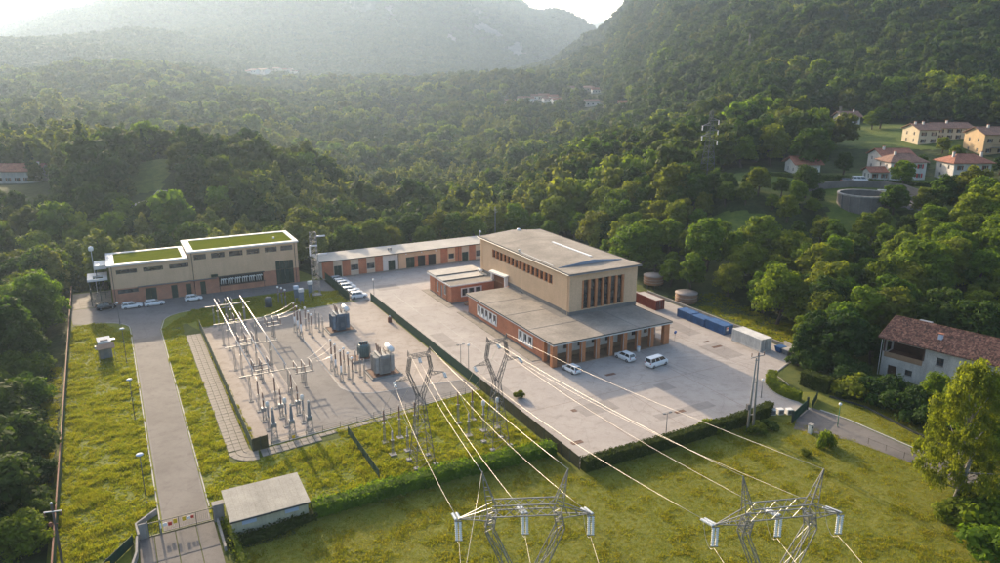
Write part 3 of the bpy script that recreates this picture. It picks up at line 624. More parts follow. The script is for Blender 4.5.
# ------------------------------------------------------------------ grass blades: tufts on lawn and meadow
mat_leaf('grass_blade', [(.165, .20, .022), (.205, .225, .028), (.25, .235, .04), (.185, .215, .025)], .58, .3)
mat_leaf('grass_meadow', [(.17, .19, .026), (.21, .205, .032), (.24, .215, .045)], .58, .3)
def tuft(seed, n, h, spread, m):
    r = np.random.default_rng(seed); a = r.uniform(0, 6.28, n); d = spread * np.sqrt(r.random(n)); base = np.stack([d * np.cos(a), d * np.sin(a), np.zeros(n)], 1)
    l = r.uniform(0, 6.28, n); ln = np.stack([np.cos(l), np.sin(l), np.zeros(n)], 1); hh = h * r.uniform(.5, 1.2, n)[:, None]; tip = base + ln * hh * r.uniform(.15, .8, n)[:, None] + np.array([0, 0, 1.]) * hh
    sd_ = np.stack([-np.sin(l), np.cos(l), np.zeros(n)], 1) * .05; q = np.stack([base - sd_, base + sd_, tip], 1).reshape(-1, 3)
    return mesh_np('tuft', q, np.arange(3 * n).reshape(-1, 3), [m])
TUFT = [tuft(i, 26, .22, .3, 'grass_blade') for i in range(3)] + [tuft(5, 30, .33, .32, 'grass_blade')]
TUFM = [tuft(10 + i, 24, .10, .40, 'grass_meadow') for i in range(3)] + [tuft(15, 26, .14, .36, 'grass_meadow')]
def blades(name, poly_uv, s, protos, label, holes=(), hi=.25, lo=-.1):
    P = np.array(poly_uv, float); x0, y0 = P.min(0); x1, y1 = P.max(0); xs = np.arange(x0, x1, s); ys = np.arange(y0, y1, s)
    U, Vv = [q.ravel() + rng.uniform(-.5, .5, q.size) * s for q in np.meshgrid(xs, ys, indexing='ij')]
    k = inside(U, Vv, P)
    for h in holes: k &= ~inside(U, Vv, np.array(h, float))
    dn = vnoise(U, Vv, 2.2, 21) + vnoise(U, Vv, .9, 22) * .8; k &= dn > rng.uniform(-.9, lo, len(U))
    U, Vv, dn = U[k], Vv[k], dn[k]; X = HX + CY * U - SY * Vv; Y = HY + SY * U + CY * Vv
    px_ = 500 + FPX * X / (Y * math.cos(TILT) + CAMZ * math.sin(TILT)); k = (px_ > -40) & (px_ < 1040) & (Y > 62); X, Y, dn = X[k], Y[k], dn[k]
    idx = np.where(dn > hi, 3, rng.integers(0, 3, len(X)))
    scatter(name, np.stack([X, Y, height(X, Y) + .02], 1), rng.uniform(0, 6.28, len(X)), np.clip(.95 + dn * .8, .6, 1.5), idx, protos, label, 'grass')
RB = [(-70.9, -24), (-64.5, -24), (-64.5, 60), (-57, 71.5), (-46, 72), (-46, 86), (-83, 86), (-83, 71.5), (-77, 71.5), (-70.9, 62)]
SH = [(-63.2, -28), (-53.2, -28), (-53.2, -20.6), (-63.2, -20.6)]
blades('grass', [(-82, -24), (-17, -27), (-17, -2.4), (-56, -6), (-57.2, 57), (-36, 60), (-22, 61), (-22, 71), (-30, 76), (-48, 76), (-60, 80), (-82, 80)], .42, TUFT, 'tufted green lawn grass inside the works',
       [RB, SH, [(-75.5, -34), (-63, -34), (-63, -21.4), (-75.5, -21.4)], [(-60.4, -8.8), (-44, -8.2), (-44, -5), (-57, -5), (-57, 62), (-60.4, 62)]])
blades('meadow_grass', [(-62, -27.5), (-17, -28.5), (-17, -35), (22, -35), (26, -46), (30, -70), (20, -90), (-70, -90), (-62, -60)], .5, TUFM, 'mown yellow green meadow grass around the near pylons', lo=-.6)
blades('verge_grass', [(31.8, -37), (50, -34), (56, -60), (34, -68)], .5, TUFM, 'short verge grass between the road and the farmhouse')
blades('verge_grass', [(50, -14), (62, -14), (60, 18), (52, 26)], .55, TUFT, 'rough grass behind the containers')

dq = drape('bank', [(q.x, q.y) for q in (W(-83.2, 46), W(-97, 46), W(-96, -14), W(-83.2, -14))], 'rough_grass', .06, 2.)
blades('bank_grass', [(-83.4, 46), (-96, 44), (-95, -14), (-83.4, -14)], .5, TUFT, 'rough bank grass outside the long boundary fence')
# ================================================================== buildings of the works
mat_brick('brick', (.41, .135, .065), (.47, .17, .085), (.42, .26, .17), 4.0)
mat_brick('brick_pale', (.42, .175, .105), (.47, .205, .125), (.44, .29, .21), 4.0)
mat('plaster_beige', (.66, .45, .28), .9, .16, .25, bump=.15, bscale=6, tint=(.58, .395, .245), streak=.07)
mat('plaster_cream', (.64, .52, .39), .9, .18, .5, streak=.1)
mat('plaster_white', (.70, .66, .60), .9, .2, .5, streak=.1)
mat('terracotta', (.52, .215, .095), .85, .25, .6)
mat('roof_gravel', (.34, .295, .245), .95, .4, .16, bump=.3, bscale=5, fine=.2)
mat('roof_felt', (.20, .185, .17), .95, .3, .25, bump=.25, bscale=5)
mat('roof_pale', (.50, .46, .40), .9, .25, .2, fine=.15)
mat('roof_metal', (.27, .33, .42), .5, .2, .3, metal=.2)
mat('trim_white', (.72, .70, .66), .7, .15, .8)
mat('trim_dark', (.045, .05, .045), .6, .2, 1)
mat('door_green', (.012, .038, .028), .55, .25, 1)
mat('door_brown', (.26, .115, .055), .7, .3, 1)
mat('steel_grey', (.34, .35, .36), .5, .25, 1.2, metal=.6)
mat('concrete', (.36, .34, .31), .9, .28, .6, bump=.3, bscale=6, streak=.25)
mat('plinth', (.17, .16, .155), .9, .3, .6)
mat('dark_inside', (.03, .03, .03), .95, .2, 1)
mat('porch_floor', (.30, .19, .115), .85, .3, .6)
mat('sedum', (.135, .15, .012), .95, .35, .4, bump=.5, bscale=5, fine=.35, tint=(.10, .125, .01), spec=.0)
mat('white_paint', (.80, .79, .77), .4, .06, 1, spec=.5)
g_, n_, b_ = _new('glass'); b_.inputs['Base Color'].default_value = (.03, .035, .04, 1); b_.inputs['Roughness'].default_value = .08; b_.inputs['Specular IOR Level'].default_value = .8
gn = _noise(n_, .9, 2, .5); gr = _ramp(n_, gn.outputs[0], [(.4, (.018, .02, .022)), (.65, (.07, .075, .075))]); n_.links.new(gr.outputs[0], b_.inputs['Base Color'])
def pbox(b, o, ax, flip, a0, a1, z0, z1, d0, d1):
    ax = Vector(ax); nr = Vector((-ax.y, ax.x)) * (-1 if flip else 1)
    P = lambda a, d, z: (o[0] + ax.x * a + nr.x * d, o[1] + ax.y * a + nr.y * d, z)
    return b.add([P(a0, d0, z0), P(a1, d0, z0), P(a1, d1, z0), P(a0, d1, z0), P(a0, d0, z1), P(a1, d0, z1), P(a1, d1, z1), P(a0, d1, z1)], [(0, 3, 2, 1), (4, 5, 6, 7), (0, 1, 5, 4), (1, 2, 6, 5), (2, 3, 7, 6), (3, 0, 4, 7)])
def win(par, o, ax, flip, a0, a1, z0, z1, dep=.18, nx=2, nz=1, fr='trim_dark', gl='glass', w=.06, name='window', sill=None):
    b = MB(); d0, d1 = dep - .06, dep
    pbox(b, o, ax, flip, a0, a0 + w, z0, z1, d0, d1); pbox(b, o, ax, flip, a1 - w, a1, z0, z1, d0, d1); pbox(b, o, ax, flip, a0 + w, a1 - w, z0, z0 + w, d0, d1); pbox(b, o, ax, flip, a0 + w, a1 - w, z1 - w, z1, d0, d1)
    for i in range(1, nx): c = a0 + (a1 - a0) * i / nx; pbox(b, o, ax, flip, c - w / 2, c + w / 2, z0 + w, z1 - w, d0 + .005, d1)
    for i in range(1, nz): c = z0 + (z1 - z0) * i / nz; pbox(b, o, ax, flip, a0 + w, a1 - w, c - w / 2, c + w / 2, d0 + .01, d1)
    f = b.build(name, fr, par); p = MB(); pbox(p, o, ax, flip, a0 + .01, a1 - .01, z0 + .01, z1 - .01, dep - .03, dep + .02); p.build('pane', gl, f)
    if sill: s = MB(); pbox(s, o, ax, flip, a0 - .12, a1 + .12, z0 - .1, z0 - .003, -.12, dep - .02); s.build('sill', sill, f)
    return f
def door(par, o, ax, flip, a0, a1, z0, z1, m='door_green', dep=.12, leaves=2, ribs=0):
    b = MB(); n = leaves
    for i in range(n):
        x0 = a0 + (a1 - a0) * i / n + .02; x1 = a0 + (a1 - a0) * (i + 1) / n - .02
        pbox(b, o, ax, flip, x0, x1, z0 + .02, z1 - .02, dep, dep + .06)
        for k in range(ribs): c = x0 + (x1 - x0) * (k + .5) / ribs; pbox(b, o, ax, flip, c - .05, c + .05, z0 + .05, z1 - .05, dep - .03, dep - .002)
        if not ribs: pbox(b, o, ax, flip, x0 + .12, x1 - .12, z0 + .15, z0 + (z1 - z0) * .45, dep - .015, dep - .002); pbox(b, o, ax, flip, x0 + .12, x1 - .12, z0 + (z1 - z0) * .55, z1 - .15, dep - .015, dep - .002)
    d = b.build('door', m, par); h = MB(); c = (a0 + a1) / 2 if n > 1 else a1 - .15
    pbox(h, o, ax, flip, c - .06, c - .02, z0 + .95, z0 + 1.15, dep - .07, dep - .016); h.build('handle', 'steel_grey', d); return d
def slabroof(b, x0, x1, y0, y1, z0, z1): return b.box(x0, x1, y0, y1, z0, z1)

# ------------------------------------------------------------------ the hall
HL = site('power_house', 'beige power house hall with tall glazed bays, brick lower wing and porch on the yard', 'building', 0, 0)
S_, Wd = (1, 0), (0, 1)
# lower wing: brick walls, windows in white surrounds
wins = []
def group(v0, v1, n, z0, z1):
    p = (v1 - v0) / n; return [(v0 + p * i + p * .2, v0 + p * (i + 1) - p * .2, z0 + .22, z1 - .2) for i in range(n)]
g1, g2 = group(24.05, 33.7, 5, 1.2, 3.7), group(8.55, 14.45, 3, 1.2, 3.7)
b = MB(); b.wall((.5, 4.7), Wd, 33.8, .4, 5.0, [(a - 4.7, c - 4.7, e, f) for a, c, e, f in g1 + g2], .3, True); b.wall((.5, 38.5), S_, 11.4, .4, 5.0, [], .2, True); b.build('brick_wall', 'brick', HL); b = MB(); b.wall((28.5, 4.4), Wd, 8.6, .4, 5.0); b.build('brick_wall', 'brick', HL)
b = MB(); b.box(.42, .49, 4.7, 38.55, .0, .4); b.build('plinth', 'plinth', HL)
for gg, (a, c) in ((g1, (24.05, 33.7)), (g2, (8.55, 14.45))):
    b = MB(); zs = (1.2, 3.7)
    pbox(b, (.5, 0), Wd, True, a, c, 1.14, 1.42, -.1, .25); pbox(b, (.5, 0), Wd, True, a, c, 3.5, 3.72, -.1, .25)
    edges = [a] + [x for w_ in gg for x in w_[:2]] + [c]
    for i in range(0, len(edges), 2): pbox(b, (.5, 0), Wd, True, edges[i], edges[i + 1], 1.42, 3.5, -.1, .25)
    b.build('window_surround', 'trim_white', HL)
    for w_ in gg:
        f = win(HL, (.5, 0), Wd, True, *w_, dep=.28, nx=1, fr='trim_white')
        s = MB(); m_ = (w_[0] + w_[1]) / 2; k = (w_[1] - w_[0]) / 2     # white hopper sash, tilted out and rounded
        for i in range(5):
            t0, t1 = math.pi * i / 5, math.pi * (i + 1) / 5
            s.add([(.40 - .32 * math.sin(t0) * .5, m_ - k * .95 * math.cos(t0), 1.46), (.40 - .32 * math.sin(t1) * .5, m_ - k * .95 * math.cos(t1), 1.46), (.42, m_ - k * .55 * math.cos(t1), 1.46 + .78 * math.sin((t1)) * .8 + .2), (.42, m_ - k * .55 * math.cos(t0), 1.46 + .78 * math.sin(t0) * .8 + .2)], [(0, 1, 2, 3)])
        s.build('hopper_sash', 'white_paint', f)
# porch
b = MB(); wh = [(5.2, 6.1, 1.75, 2.75), (8.55, 9.4, 1.75, 2.8), (11.95, 12.95, 1.75, 2.8), (15.4, 16.4, 1.75, 2.8), (18.5, 19.9, .15, 2.9), (22.1, 23.15, 1.75, 2.85), (25.3, 26.3, 1.75, 2.85)]
b.wall((.6, 4.4), S_, 27.8, .15, 4.7, [(a - .6, c - .6, e, f) for a, c, e, f in wh], .2); b.build('porch_wall', 'plaster_white', HL)
for a, c, e, f in wh:
    if e < 1: door(HL, (0, 4.4), S_, False, a, c, e, f, 'door_brown', .15)
    else: win(HL, (0, 4.4), S_, False, a, c, e, f, .16, 2, 1, 'door_brown')
MB().box(.2, 28.8, .25, 4.39, .0, .15).build('porch_floor', 'porch_floor', HL)
MB().box(.62, 28.38, 4.3, 4.395, .15, 1.0).build('dado', 'porch_floor', HL)
for a, c in ((.0, 1.1), (3.75, 4.5), (6.85, 7.7), (10.25, 11.1), (13.55, 14.35), (16.95, 17.85), (20.45, 21.3), (23.9, 24.75), (27.35, 28.8)):
    b = MB(); b.bevbox(a + .02, c - .02, .3, .3 + min(.95, c - a + .1), .15, 4.68, .03); b.build('pillar', 'terracotta', HL)
    if c - a < 1: MB().box(a - .03, a + .018, .36, .46, .15, 4.6).build('pillar_edge', 'trim_white', HL)
b = MB().bevbox(.3, 1.1, 3.9, 4.69, .15, 4.68, .03); b.build('pillar', 'terracotta', HL)
# flat roofs of the lower wing
def roof_poly(b, pts, th=.22):
    n = len(pts); b.add([(x, y, z + th) for x, y, z in pts] + list(pts), [tuple(range(n)), tuple(range(n, 2 * n))[::-1]] + [(i + n, (i + 1) % n + n, (i + 1) % n, i) for i in range(n)]); return b
MB().box(0, 29, 0, 12.95, 4.75, 5.05).build('lower_roof', 'roof_gravel', HL); MB().box(0, 11.95, 12.95, 38.7, 4.75, 5.052).build('lower_roof', 'roof_gravel', HL)
b = MB(); b.box(-.06, 29.06, -.07, -.005, 4.62, 5.0); b.box(-.07, -.005, -.005, 38.75, 4.62, 5.0); b.box(29.005, 29.07, -.005, 12.9, 4.62, 5.0); b.box(-.07, 11.9, 38.705, 38.77, 4.62, 5.0); b.build('fascia', 'trim_white', HL)
b = MB(); b.box(-.14, 29.12, -.16, -.075, 4.9, 5.1); b.box(-.16, -.075, -.07, 38.8, 4.9, 5.1); b.box(29.075, 29.15, -.07, 12.9, 4.9, 5.1); b.build('roof_edging', 'trim_dark', HL)
b = MB()
for v in (9.6, 19.5, 29.2): b.box(.1, 11.9, v, v + .09, 5.053, 5.09)
for u in (12, 20.5): b.box(u, u + .09, .1, 12.8, 5.051, 5.085)
b.build('roof_seams', 'roof_felt', HL)
b = MB(); b.add([(9.9, 13.0, 5.06), (11.94, 13.0, 5.06), (11.94, 38.6, 5.06), (10.6, 38.6, 5.06), (10.6, 30, 5.06), (9.4, 30, 5.06), (9.4, 28, 5.06), (11.0, 27.6, 5.06), (11.0, 22, 5.06), (9.9, 21.6, 5.06)], [tuple(range(10))]); b.build('roof_patch', 'roof_felt', HL)
# upper hall
b = MB(); b.box(11.95, 29.72, 12.94, 13.0, 5.06, 5.9); b.box(11.93, 12.0, 13.0, 55.0, 4.9, 5.9); b.build('lead_flashing', 'roof_felt', HL)
hs = (19.8, 48.5, 10.3, 12.35); hf = (15.1, 26.25, 6.05, 12.5)
b = MB(); b.wall((12.0, 13.0), Wd, 42, 0, 14.05, [(hs[0] - 13, hs[1] - 13, hs[2], hs[3])], .5, True); b.wall((12.0, 13.0), S_, 17.7, 5.0, 14.05, [(hf[0] - 12, hf[1] - 12, hf[2], hf[3])], .6)
b.wall((29.7, 13.0), Wd, 42, 0, 14.05); b.wall((12.0, 55.0), S_, 17.7, 0, 14.05, [], .2, True); b.build('upper_wall', 'plaster_beige', HL)
n = 15; p = (hs[1] - hs[0]) / n
for i in range(n + 1):
    c = hs[0] + p * i; MB().box(12.06, 12.5, max(hs[0] + .005, c - .32), min(hs[1] - .005, c + .32), hs[2], hs[3]).build('window_pier', 'terracotta', HL)
for i in range(n): win(HL, (12.0, 0), Wd, True, hs[0] + p * i + .32, hs[0] + p * (i + 1) - .32, hs[2], hs[3], .42, 2, 2, 'door_brown', w=.07)
n = 6; p = (hf[1] - hf[0] - .5) / n
for i in range(n + 1):
    c = hf[0] + .25 + p * i; MB().box(c - (.29 if i % n else .245), c + (.29 if i % n else .245), 13.03, 13.5, hf[2], hf[3]).build('window_pier', 'terracotta', HL)
for i in range(n): win(HL, (0, 13.0), S_, False, hf[0] + .25 + p * i + .29, hf[0] + .25 + p * (i + 1) - .29, hf[2], hf[3], .5, 2, 5, 'trim_dark', w=.06)
MB().box(11.5, 30.2, 12.4, 55.6, 14.05, 14.35).build('upper_roof', 'roof_gravel', HL)
b = MB(); b.box(11.43, 30.27, 12.33, 12.395, 14.08, 14.46); b.box(11.43, 11.495, 12.395, 55.65, 14.08, 14.46); b.box(30.205, 30.27, 12.395, 55.65, 14.08, 14.44); b.box(11.43, 30.27, 55.605, 55.67, 14.08, 14.44); b.build('roof_edging', 'roof_felt', HL)
b = MB(); b.tube((11.3, 12.4, 14.15), (11.3, 55.5, 14.15), .07, n=6); b.tube((11.4, 12.2, 14.15), (30.3, 12.2, 14.15), .07, n=6); b.build('gutter', 'steel_grey', HL)
for v in (13.6, 53.8): MB().tube((11.9, v, 5.1), (11.9, v, 14.0), .06).build('downpipe', 'plaster_beige', HL)
b = MB(); x0, x1, xm = 12.4, 29.4, 21.6
b.add([(x0, 18.3, 14.355), (x1, 18.3, 14.355), (x1, 55.2, 14.355), (x0, 55.2, 14.355), (xm, 18.3, 15.1), (xm, 55.2, 15.1)], [(3, 5, 4, 0), (1, 4, 5, 2), (2, 5, 3)]); b.build('roof_cover', 'roof_gravel', HL)
b = MB(); b.add([(x0, 18.25, 14.355), (x1, 18.25, 14.355), (xm, 18.25, 15.15), (x0, 18.33, 14.43), (x1, 18.33, 14.43), (xm, 18.33, 15.21)], [(0, 1, 2), (0, 2, 5, 3), (2, 1, 4, 5)]); b.build('ridge_flashing', 'roof_metal', HL)
MB().box(22.9, 23.45, 21.5, 38, 14.98, 15.14).build('ridge_strip', 'white_paint', HL)
b = MB(); b.add([(x0 + .1, 44.2, 14.42), (x0 + .1, 44.36, 14.42), (xm, 44.36, 15.14), (xm, 44.2, 15.14), (x1 - .1, 44.36, 14.42), (x1 - .1, 44.2, 14.42)], [(0, 3, 2, 1), (3, 5, 4, 2)]); b.build('roof_seams', 'roof_felt', HL)
b = MB(); b.lathe([(.2, 0), (.2, .4), (.32, .45), (.32, .6), (.05, .7)], 10, (12.3, 35.3, 14.35)); b.tube((12.3, 35.3, 14.5), (12.3, 20, 14.45), .08); b.build('roof_vent', 'trim_white', HL)
b = MB(); b.tube((12.0, 55.2, 14.3), (12.0, 55.2, 15.3), .05); b.lathe([(.12, 0), (.3, .1), (.32, .3), (.2, .5), (.03, .58)], 10, (12.0, 55.2, 15.25)); b.build('camera_dome', 'white_paint', HL)
b = MB(); b.lathe([(.5, 0), (.55, .25), (.4, .5), (.05, .6)], 10, (23, 54.5, 14.9)); b.build('roof_vent', 'white_paint', HL)
# portal with brown slatted door on the hall's side
b = MB(); b.box(11.1, 11.9, 46.9, 47.5, 0, 6.7); b.box(11.1, 11.9, 39.95, 40.5, 0, 7.0)
b.add([(10.9, 39.7, 7.0), (11.98, 39.7, 7.25), (11.98, 48.2, 6.75), (10.9, 48.2, 6.5), (10.9, 39.7, 7.35), (11.98, 39.7, 7.6), (11.98, 48.2, 7.15), (10.9, 48.2, 6.9)], [(0, 3, 2, 1), (4, 5, 6, 7), (0, 1, 5, 4), (1, 2, 6, 5), (2, 3, 7, 6), (3, 0, 4, 7)]); b.build('portal_frame', 'trim_white', HL)
b = MB(); b.box(11.75, 11.82, 40.55, 46.85, 0, 6.6)
for i in range(19): c = 40.65 + i * .33; b.box(11.62, 11.745, c, c + .16, .1, 6.5)
for z in (2.4, 4.8): b.box(11.56, 11.615, 40.55, 46.85, z, z + .18)
b.build('portal_door', 'door_brown', HL)
# annex
aw = [(54.55, 55.7, 1.2, 3.8), (50.0, 51.3, 1.5, 4.0)]
b = MB(); b.wall((-.15, 46.7), Wd, 13.6, .4, 4.75, [(a - 46.7, c - 46.7, e, f) for a, c, e, f in aw + [(52.2, 53.3, .4, 3.5)]], .2, True)
aws = [(2.75, 4.1, 1.85, 3.6), (4.6, 5.95, 1.85, 3.6), (6.45, 7.8, 1.85, 3.6)]
b.wall((-.15, 46.7), S_, 12.1, .4, 4.75, [(a + .15, c + .15, e, f) for a, c, e, f in aws], .2); b.wall((-.15, 60.3), S_, 12.1, .4, 4.75, [], .2, True); b.build('annex_wall', 'brick', HL)
MB().box(-.2, 11.9, 46.62, 46.69, 0, .4).box(-.22, -.16, 46.62, 60.35, 0, .4).build('plinth', 'plinth', HL)
for a, c, e, f in aw: win(HL, (-.15, 0), Wd, True, a, c, e, f, .12, 2, 1, 'trim_white', w=.14)
door(HL, (-.15, 0), Wd, True, 52.2, 53.3, .1, 3.5, 'steel_grey', .12, 1)
for a, c, e, f in aws: win(HL, (0, 46.7), S_, False, a, c, e, f, .18, 1, 1, 'trim_dark')
b = MB(); 
for (a, c, e, f) in ((2.4, 8.15, 1.6, 1.84), (2.4, 8.15, 3.61, 3.85), (2.4, 2.74, 1.84, 3.61), (4.11, 4.59, 1.84, 3.61), (5.96, 6.44, 1.84, 3.61), (7.81, 8.15, 1.84, 3.61)): pbox(b, (0, 46.7), S_, False, a, c, e, f, -.08, -.003)
b.build('window_surround', 'trim_white', HL)
for i, (v0, v1, z) in enumerate(((46.2, 50.75, 4.75), (50.75, 55.4, 4.95), (55.4, 60.9, 5.15))): MB().box(-.6, 12.4 if v0 > 54.9 else 11.92, v0, v1, 4.7 if i == 0 else 4.72, z + .18).build('annex_roof', 'roof_pale' if i else 'roof_gravel', HL)
b = MB(); b.box(-.7, -.605, 46.1, 61, 4.66, 4.98); b.box(-.7, 10.85, 46.1, 46.195, 4.66, 4.98); b.build('fascia', 'trim_white', HL)
b = MB(); b.box(-.62, 11.0, 50.62, 50.745, 4.94, 5.16); b.box(-.62, 11.0, 55.27, 55.395, 5.14, 5.36); b.build('step_shade', 'trim_dark', HL)  # near-black strips paint the shadow line at each annex roof step
for v in (48.6, 49.6):
    b = MB(); b.lathe([(.22, 0), (.22, .45), (.42, .6), (.42, .95), (.1, 1.1)], 10, (11.2, v + 4.4, 5.1)); b.build('roof_vent', 'white_paint', HL)
b = MB(); b.tube((-.3, 56.5, .1), (-.3, 56.5, 4.7), .06); b.tube((-.3, 49.3, .1), (-.3, 49.3, 4.7), .06); b.build('downpipe', 'door_brown', HL)

# ------------------------------------------------------------------ the long garage block
GB = site('garage_block', 'long low garage block with alternating brick and cream bays and flat pale roof', 'building', 0, 84.8)
def strip(x0, x1, m, z0=0, z1=4.7, holes=(), nm='wall_bay', d=0.): b = MB(); b.wall((x0, d), S_, x1 - x0, z0, z1, [(a - x0, c - x0, e, f) for a, c, e, f in holes], .25); b.build(nm, m, GB)
GW = []
bays = [(-21.9, -18.75, 'brick', []), (-18.75, -16.2, 'plaster_cream', [(-18.55, -16.4, 0, 3.2, 'd')]), (-16.2, -13.9, 'brick', []), (-13.9, -11.5, 'plaster_cream', [(-13.8, -11.6, 1.45, 3.05, 'w')]), (-11.5, -9.2, 'brick', []), (-9.2, -6.75, 'plaster_cream', [(-9.05, -6.9, 1.3, 2.9, 'w')]), (-6.75, -4.4, 'brick', []),
        (-4.4, .2, 'plaster_white', [(-2.8, -.7, 0, 3.0, 'd')]), (.2, 13.6, 'plaster_beige', [(2.7, 5.3, 0, 3.25, 'd'), (6.3, 8.65, 0, 3.35, 'o'), (9.6, 12.05, 0, 3.35, 'o')]), (13.6, 15.9, 'brick', []), (15.9, 18.3, 'plaster_beige', [(16.2, 17.95, 1.3, 2.82, 'w')]), (18.3, 20.45, 'brick', []), (20.45, 22.9, 'plaster_cream', [(20.6, 22.7, 0, 2.8, 'd')]), (22.9, 25.1, 'brick', []), (25.1, 27.5, 'plaster_cream', [(25.3, 27.3, 1.0, 2.8, 'w')])]
x = 27.5
while x < 44: bays += [(x, x + 2.2, 'brick', []), (x + 2.2, x + 4.6, 'plaster_cream', [(x + 2.4, x + 4.4, 1.2, 2.9, 'w')])]; x += 4.6
for i, (x0, x1, m, hh) in enumerate(bays):
    d = -.06 if m == 'brick' else 0.
    strip(x0, x1, m, 0, 4.7, [h[:4] for h in hh], 'brick_pier' if m == 'brick' else 'wall_bay', d)
    if m == 'brick': b = MB(); b.box(x0, x0 + .002, d, .1, 0, 4.7); b.box(x1 - .002, x1, d, .1, 0, 4.7); b.build('pier_return', 'brick', GB)
    for a, c, e, f, k in hh:
        if k == 'w': win(GB, (0, 0), S_, False, a, c, e, f, .18, 3, 2, 'trim_dark', sill='trim_white')
        elif k == 'd': door(GB, (0, 0), S_, False, a, c, e, f, 'door_green', .15); 
        else: MB().box(a - .1, c + .1, .26, 5.5, .01, f + .1).build('garage_recess', 'dark_inside', GB)
for a, c in ((5.3, 6.3), (8.65, 9.6)): MB().box(a, c, -.08, -.004, 0, 3.4).build('brick_pier', 'brick', GB)
XE = x
b = MB(); b.wall((-21.9, 0), Wd, 8, 0, 4.75, [], .2, True); b.wall((XE, 0), Wd, 8, 0, 4.75); b.wall((-21.9, 8), S_, XE + 21.9, 0, 4.75, [], .2, True); b.build('end_wall', 'plaster_white', GB)
b = MB(); b.add([(-22.6, -.55, 4.72), (XE + .5, -.55, 4.72), (XE + .5, 8.5, 5.0), (-22.6, 8.5, 5.0), (-22.6, -.55, 4.95), (XE + .5, -.55, 4.95), (XE + .5, 8.5, 5.3), (-22.6, 8.5, 5.3)], [(0, 3, 2, 1), (4, 5, 6, 7), (0, 1, 5, 4), (1, 2, 6, 5), (2, 3, 7, 6), (3, 0, 4, 7)]); b.build('roof', 'roof_pale', GB)
b = MB(); b.box(-22.65, XE + .55, -.66, -.555, 4.74, 4.98); b.build('gutter', 'trim_dark', GB)
for u in (.3, 19.35): MB().tube((u, -.16, .1), (u, -.16, 4.7), .06).build('downpipe', 'trim_dark', GB)
for u in (-1.5, -.8): b = MB(); b.lathe([(.16, 0), (.16, .5), (.34, .6), (.34, .85), (.05, 1)], 8, (u, 3, 5.05)); b.build('roof_vent', 'steel_grey', GB)
for u in (2.7, 7.5, 12.0): b = MB(); b.box(u - .18, u + .18, -.3, -.08, 4.2, 4.45); b.build('wall_lamp', 'white_paint', GB)

# ------------------------------------------------------------------ the green-roofed building on the left
LB = site('green_roof_building', 'two-part beige and brick building with green planted roofs at the left', 'building', 0, 85)
lo = [(-72.0, -67.4, 7.6, 8.65), (-66.0, -61.5, 7.6, 8.65), (-60.05, -55.6, 7.6, 8.65)]
lw = [(-72.2, -67.6, 2.7, 3.7)]; ld = [(-66.1, -63.6, 0, 3.3), (-60.2, -58.75, 0, 3.3), (-56.85, -55.5, 0, 3.2)]; hd = [(-53.35, -52.1, 0, 3.4)]
hi = [(-54.2, -51.3), (-50.0, -46.8), (-45.6, -42.3), (-41.3, -38.1), (-36.7, -33.6), (-32.6, -29.5)]
big = (-34.2, -29.6, .05, 6.5); rack = (-48.8, -37.6, 1.7, 4.1)
def hl(rs, x0, zt, z0): return [(a - x0, c - x0, max(e, z0), min(f, zt)) for a, c, e, f in rs if f > z0 and e < zt]
b = MB(); b.wall((-73.4, 0), S_, 18.1, 4.0, 9.7, hl(lo, -73.4, 9.7, 4), .2); b.wall((-73.4, 0), Wd, 14, 0, 9.7, [], .2, True); b.wall((-73.4, 14), S_, 18.1, 0, 9.7, [], .2, True); b.build('beige_wall', 'plaster_beige', LB)
b = MB(); b.wall((-73.4, 0), S_, 18.1, 0, 4.0, hl(lw + ld, -73.4, 4, 0), .2); b.build('brick_base', 'brick_pale', LB)
b = MB(); b.wall((-55.3, -.25), S_, 27.1, 4.1, 11.2, hl([(a, c, 9.2, 10.55) for a, c in hi] + [big], -55.3, 11.2, 4.1), .2); b.wall((-28.2, -.25), Wd, 14.3, 0, 11.2); b.wall((-55.3, -.25), Wd, 14.3, 3.9, 11.2, [], .2, True); b.wall((-55.3, 14.05), S_, 27.1, 0, 11.2, [], .2, True); b.build('beige_wall', 'plaster_beige', LB)
b = MB(); b.wall((-55.3, -.25), S_, 27.1, 0, 4.1, hl(hd + [big, (rack[0], rack[1], rack[2], 4.1)], -55.3, 4.1, 0), .2); b.build('brick_base', 'brick_pale', LB)
for r_ in lo: win(LB, (0, 0), S_, False, *r_, .16, 2, 1, 'trim_dark', w=.09)
for r_ in lw: win(LB, (0, 0), S_, False, *r_, .16, 2, 1, 'trim_dark', w=.09)
for a, c in hi: win(LB, (0, -.25), S_, False, a, c, 9.2, 10.55, .16, 3, 1, 'trim_dark', w=.1)
for r_ in ld: door(LB, (0, 0), S_, False, *r_, 'door_green', .12, 2 if r_[1] - r_[0] > 2 else 1)
for r_ in hd: door(LB, (0, -.25), S_, False, *r_, 'door_green', .12, 1)
door(LB, (0, -.25), S_, False, *big, 'door_green', .14, 4, 4)
MB().box(rack[0] + .01, rack[1] - .01, -.05, .6, rack[2] + .005, rack[3] - .01).build('cooler_recess', 'dark_inside', LB)
for i in range(6):      # six white ribbed coolers under the dark hood
    b = MB(); x0 = rack[0] + .35 + i * 1.78
    for k in range(3): b.path([(x0 + .12 + k * .52, -.62, 2.1), (x0 + .12 + k * .52, -.66, 3.3), (x0 + .25 + k * .52, -.66, 3.6), (x0 + .45 + k * .52, -.62, 3.45), (x0 + .5 + k * .52, -.6, 3.2)], .12, 6)
    b.build('cooler', 'white_paint', LB)
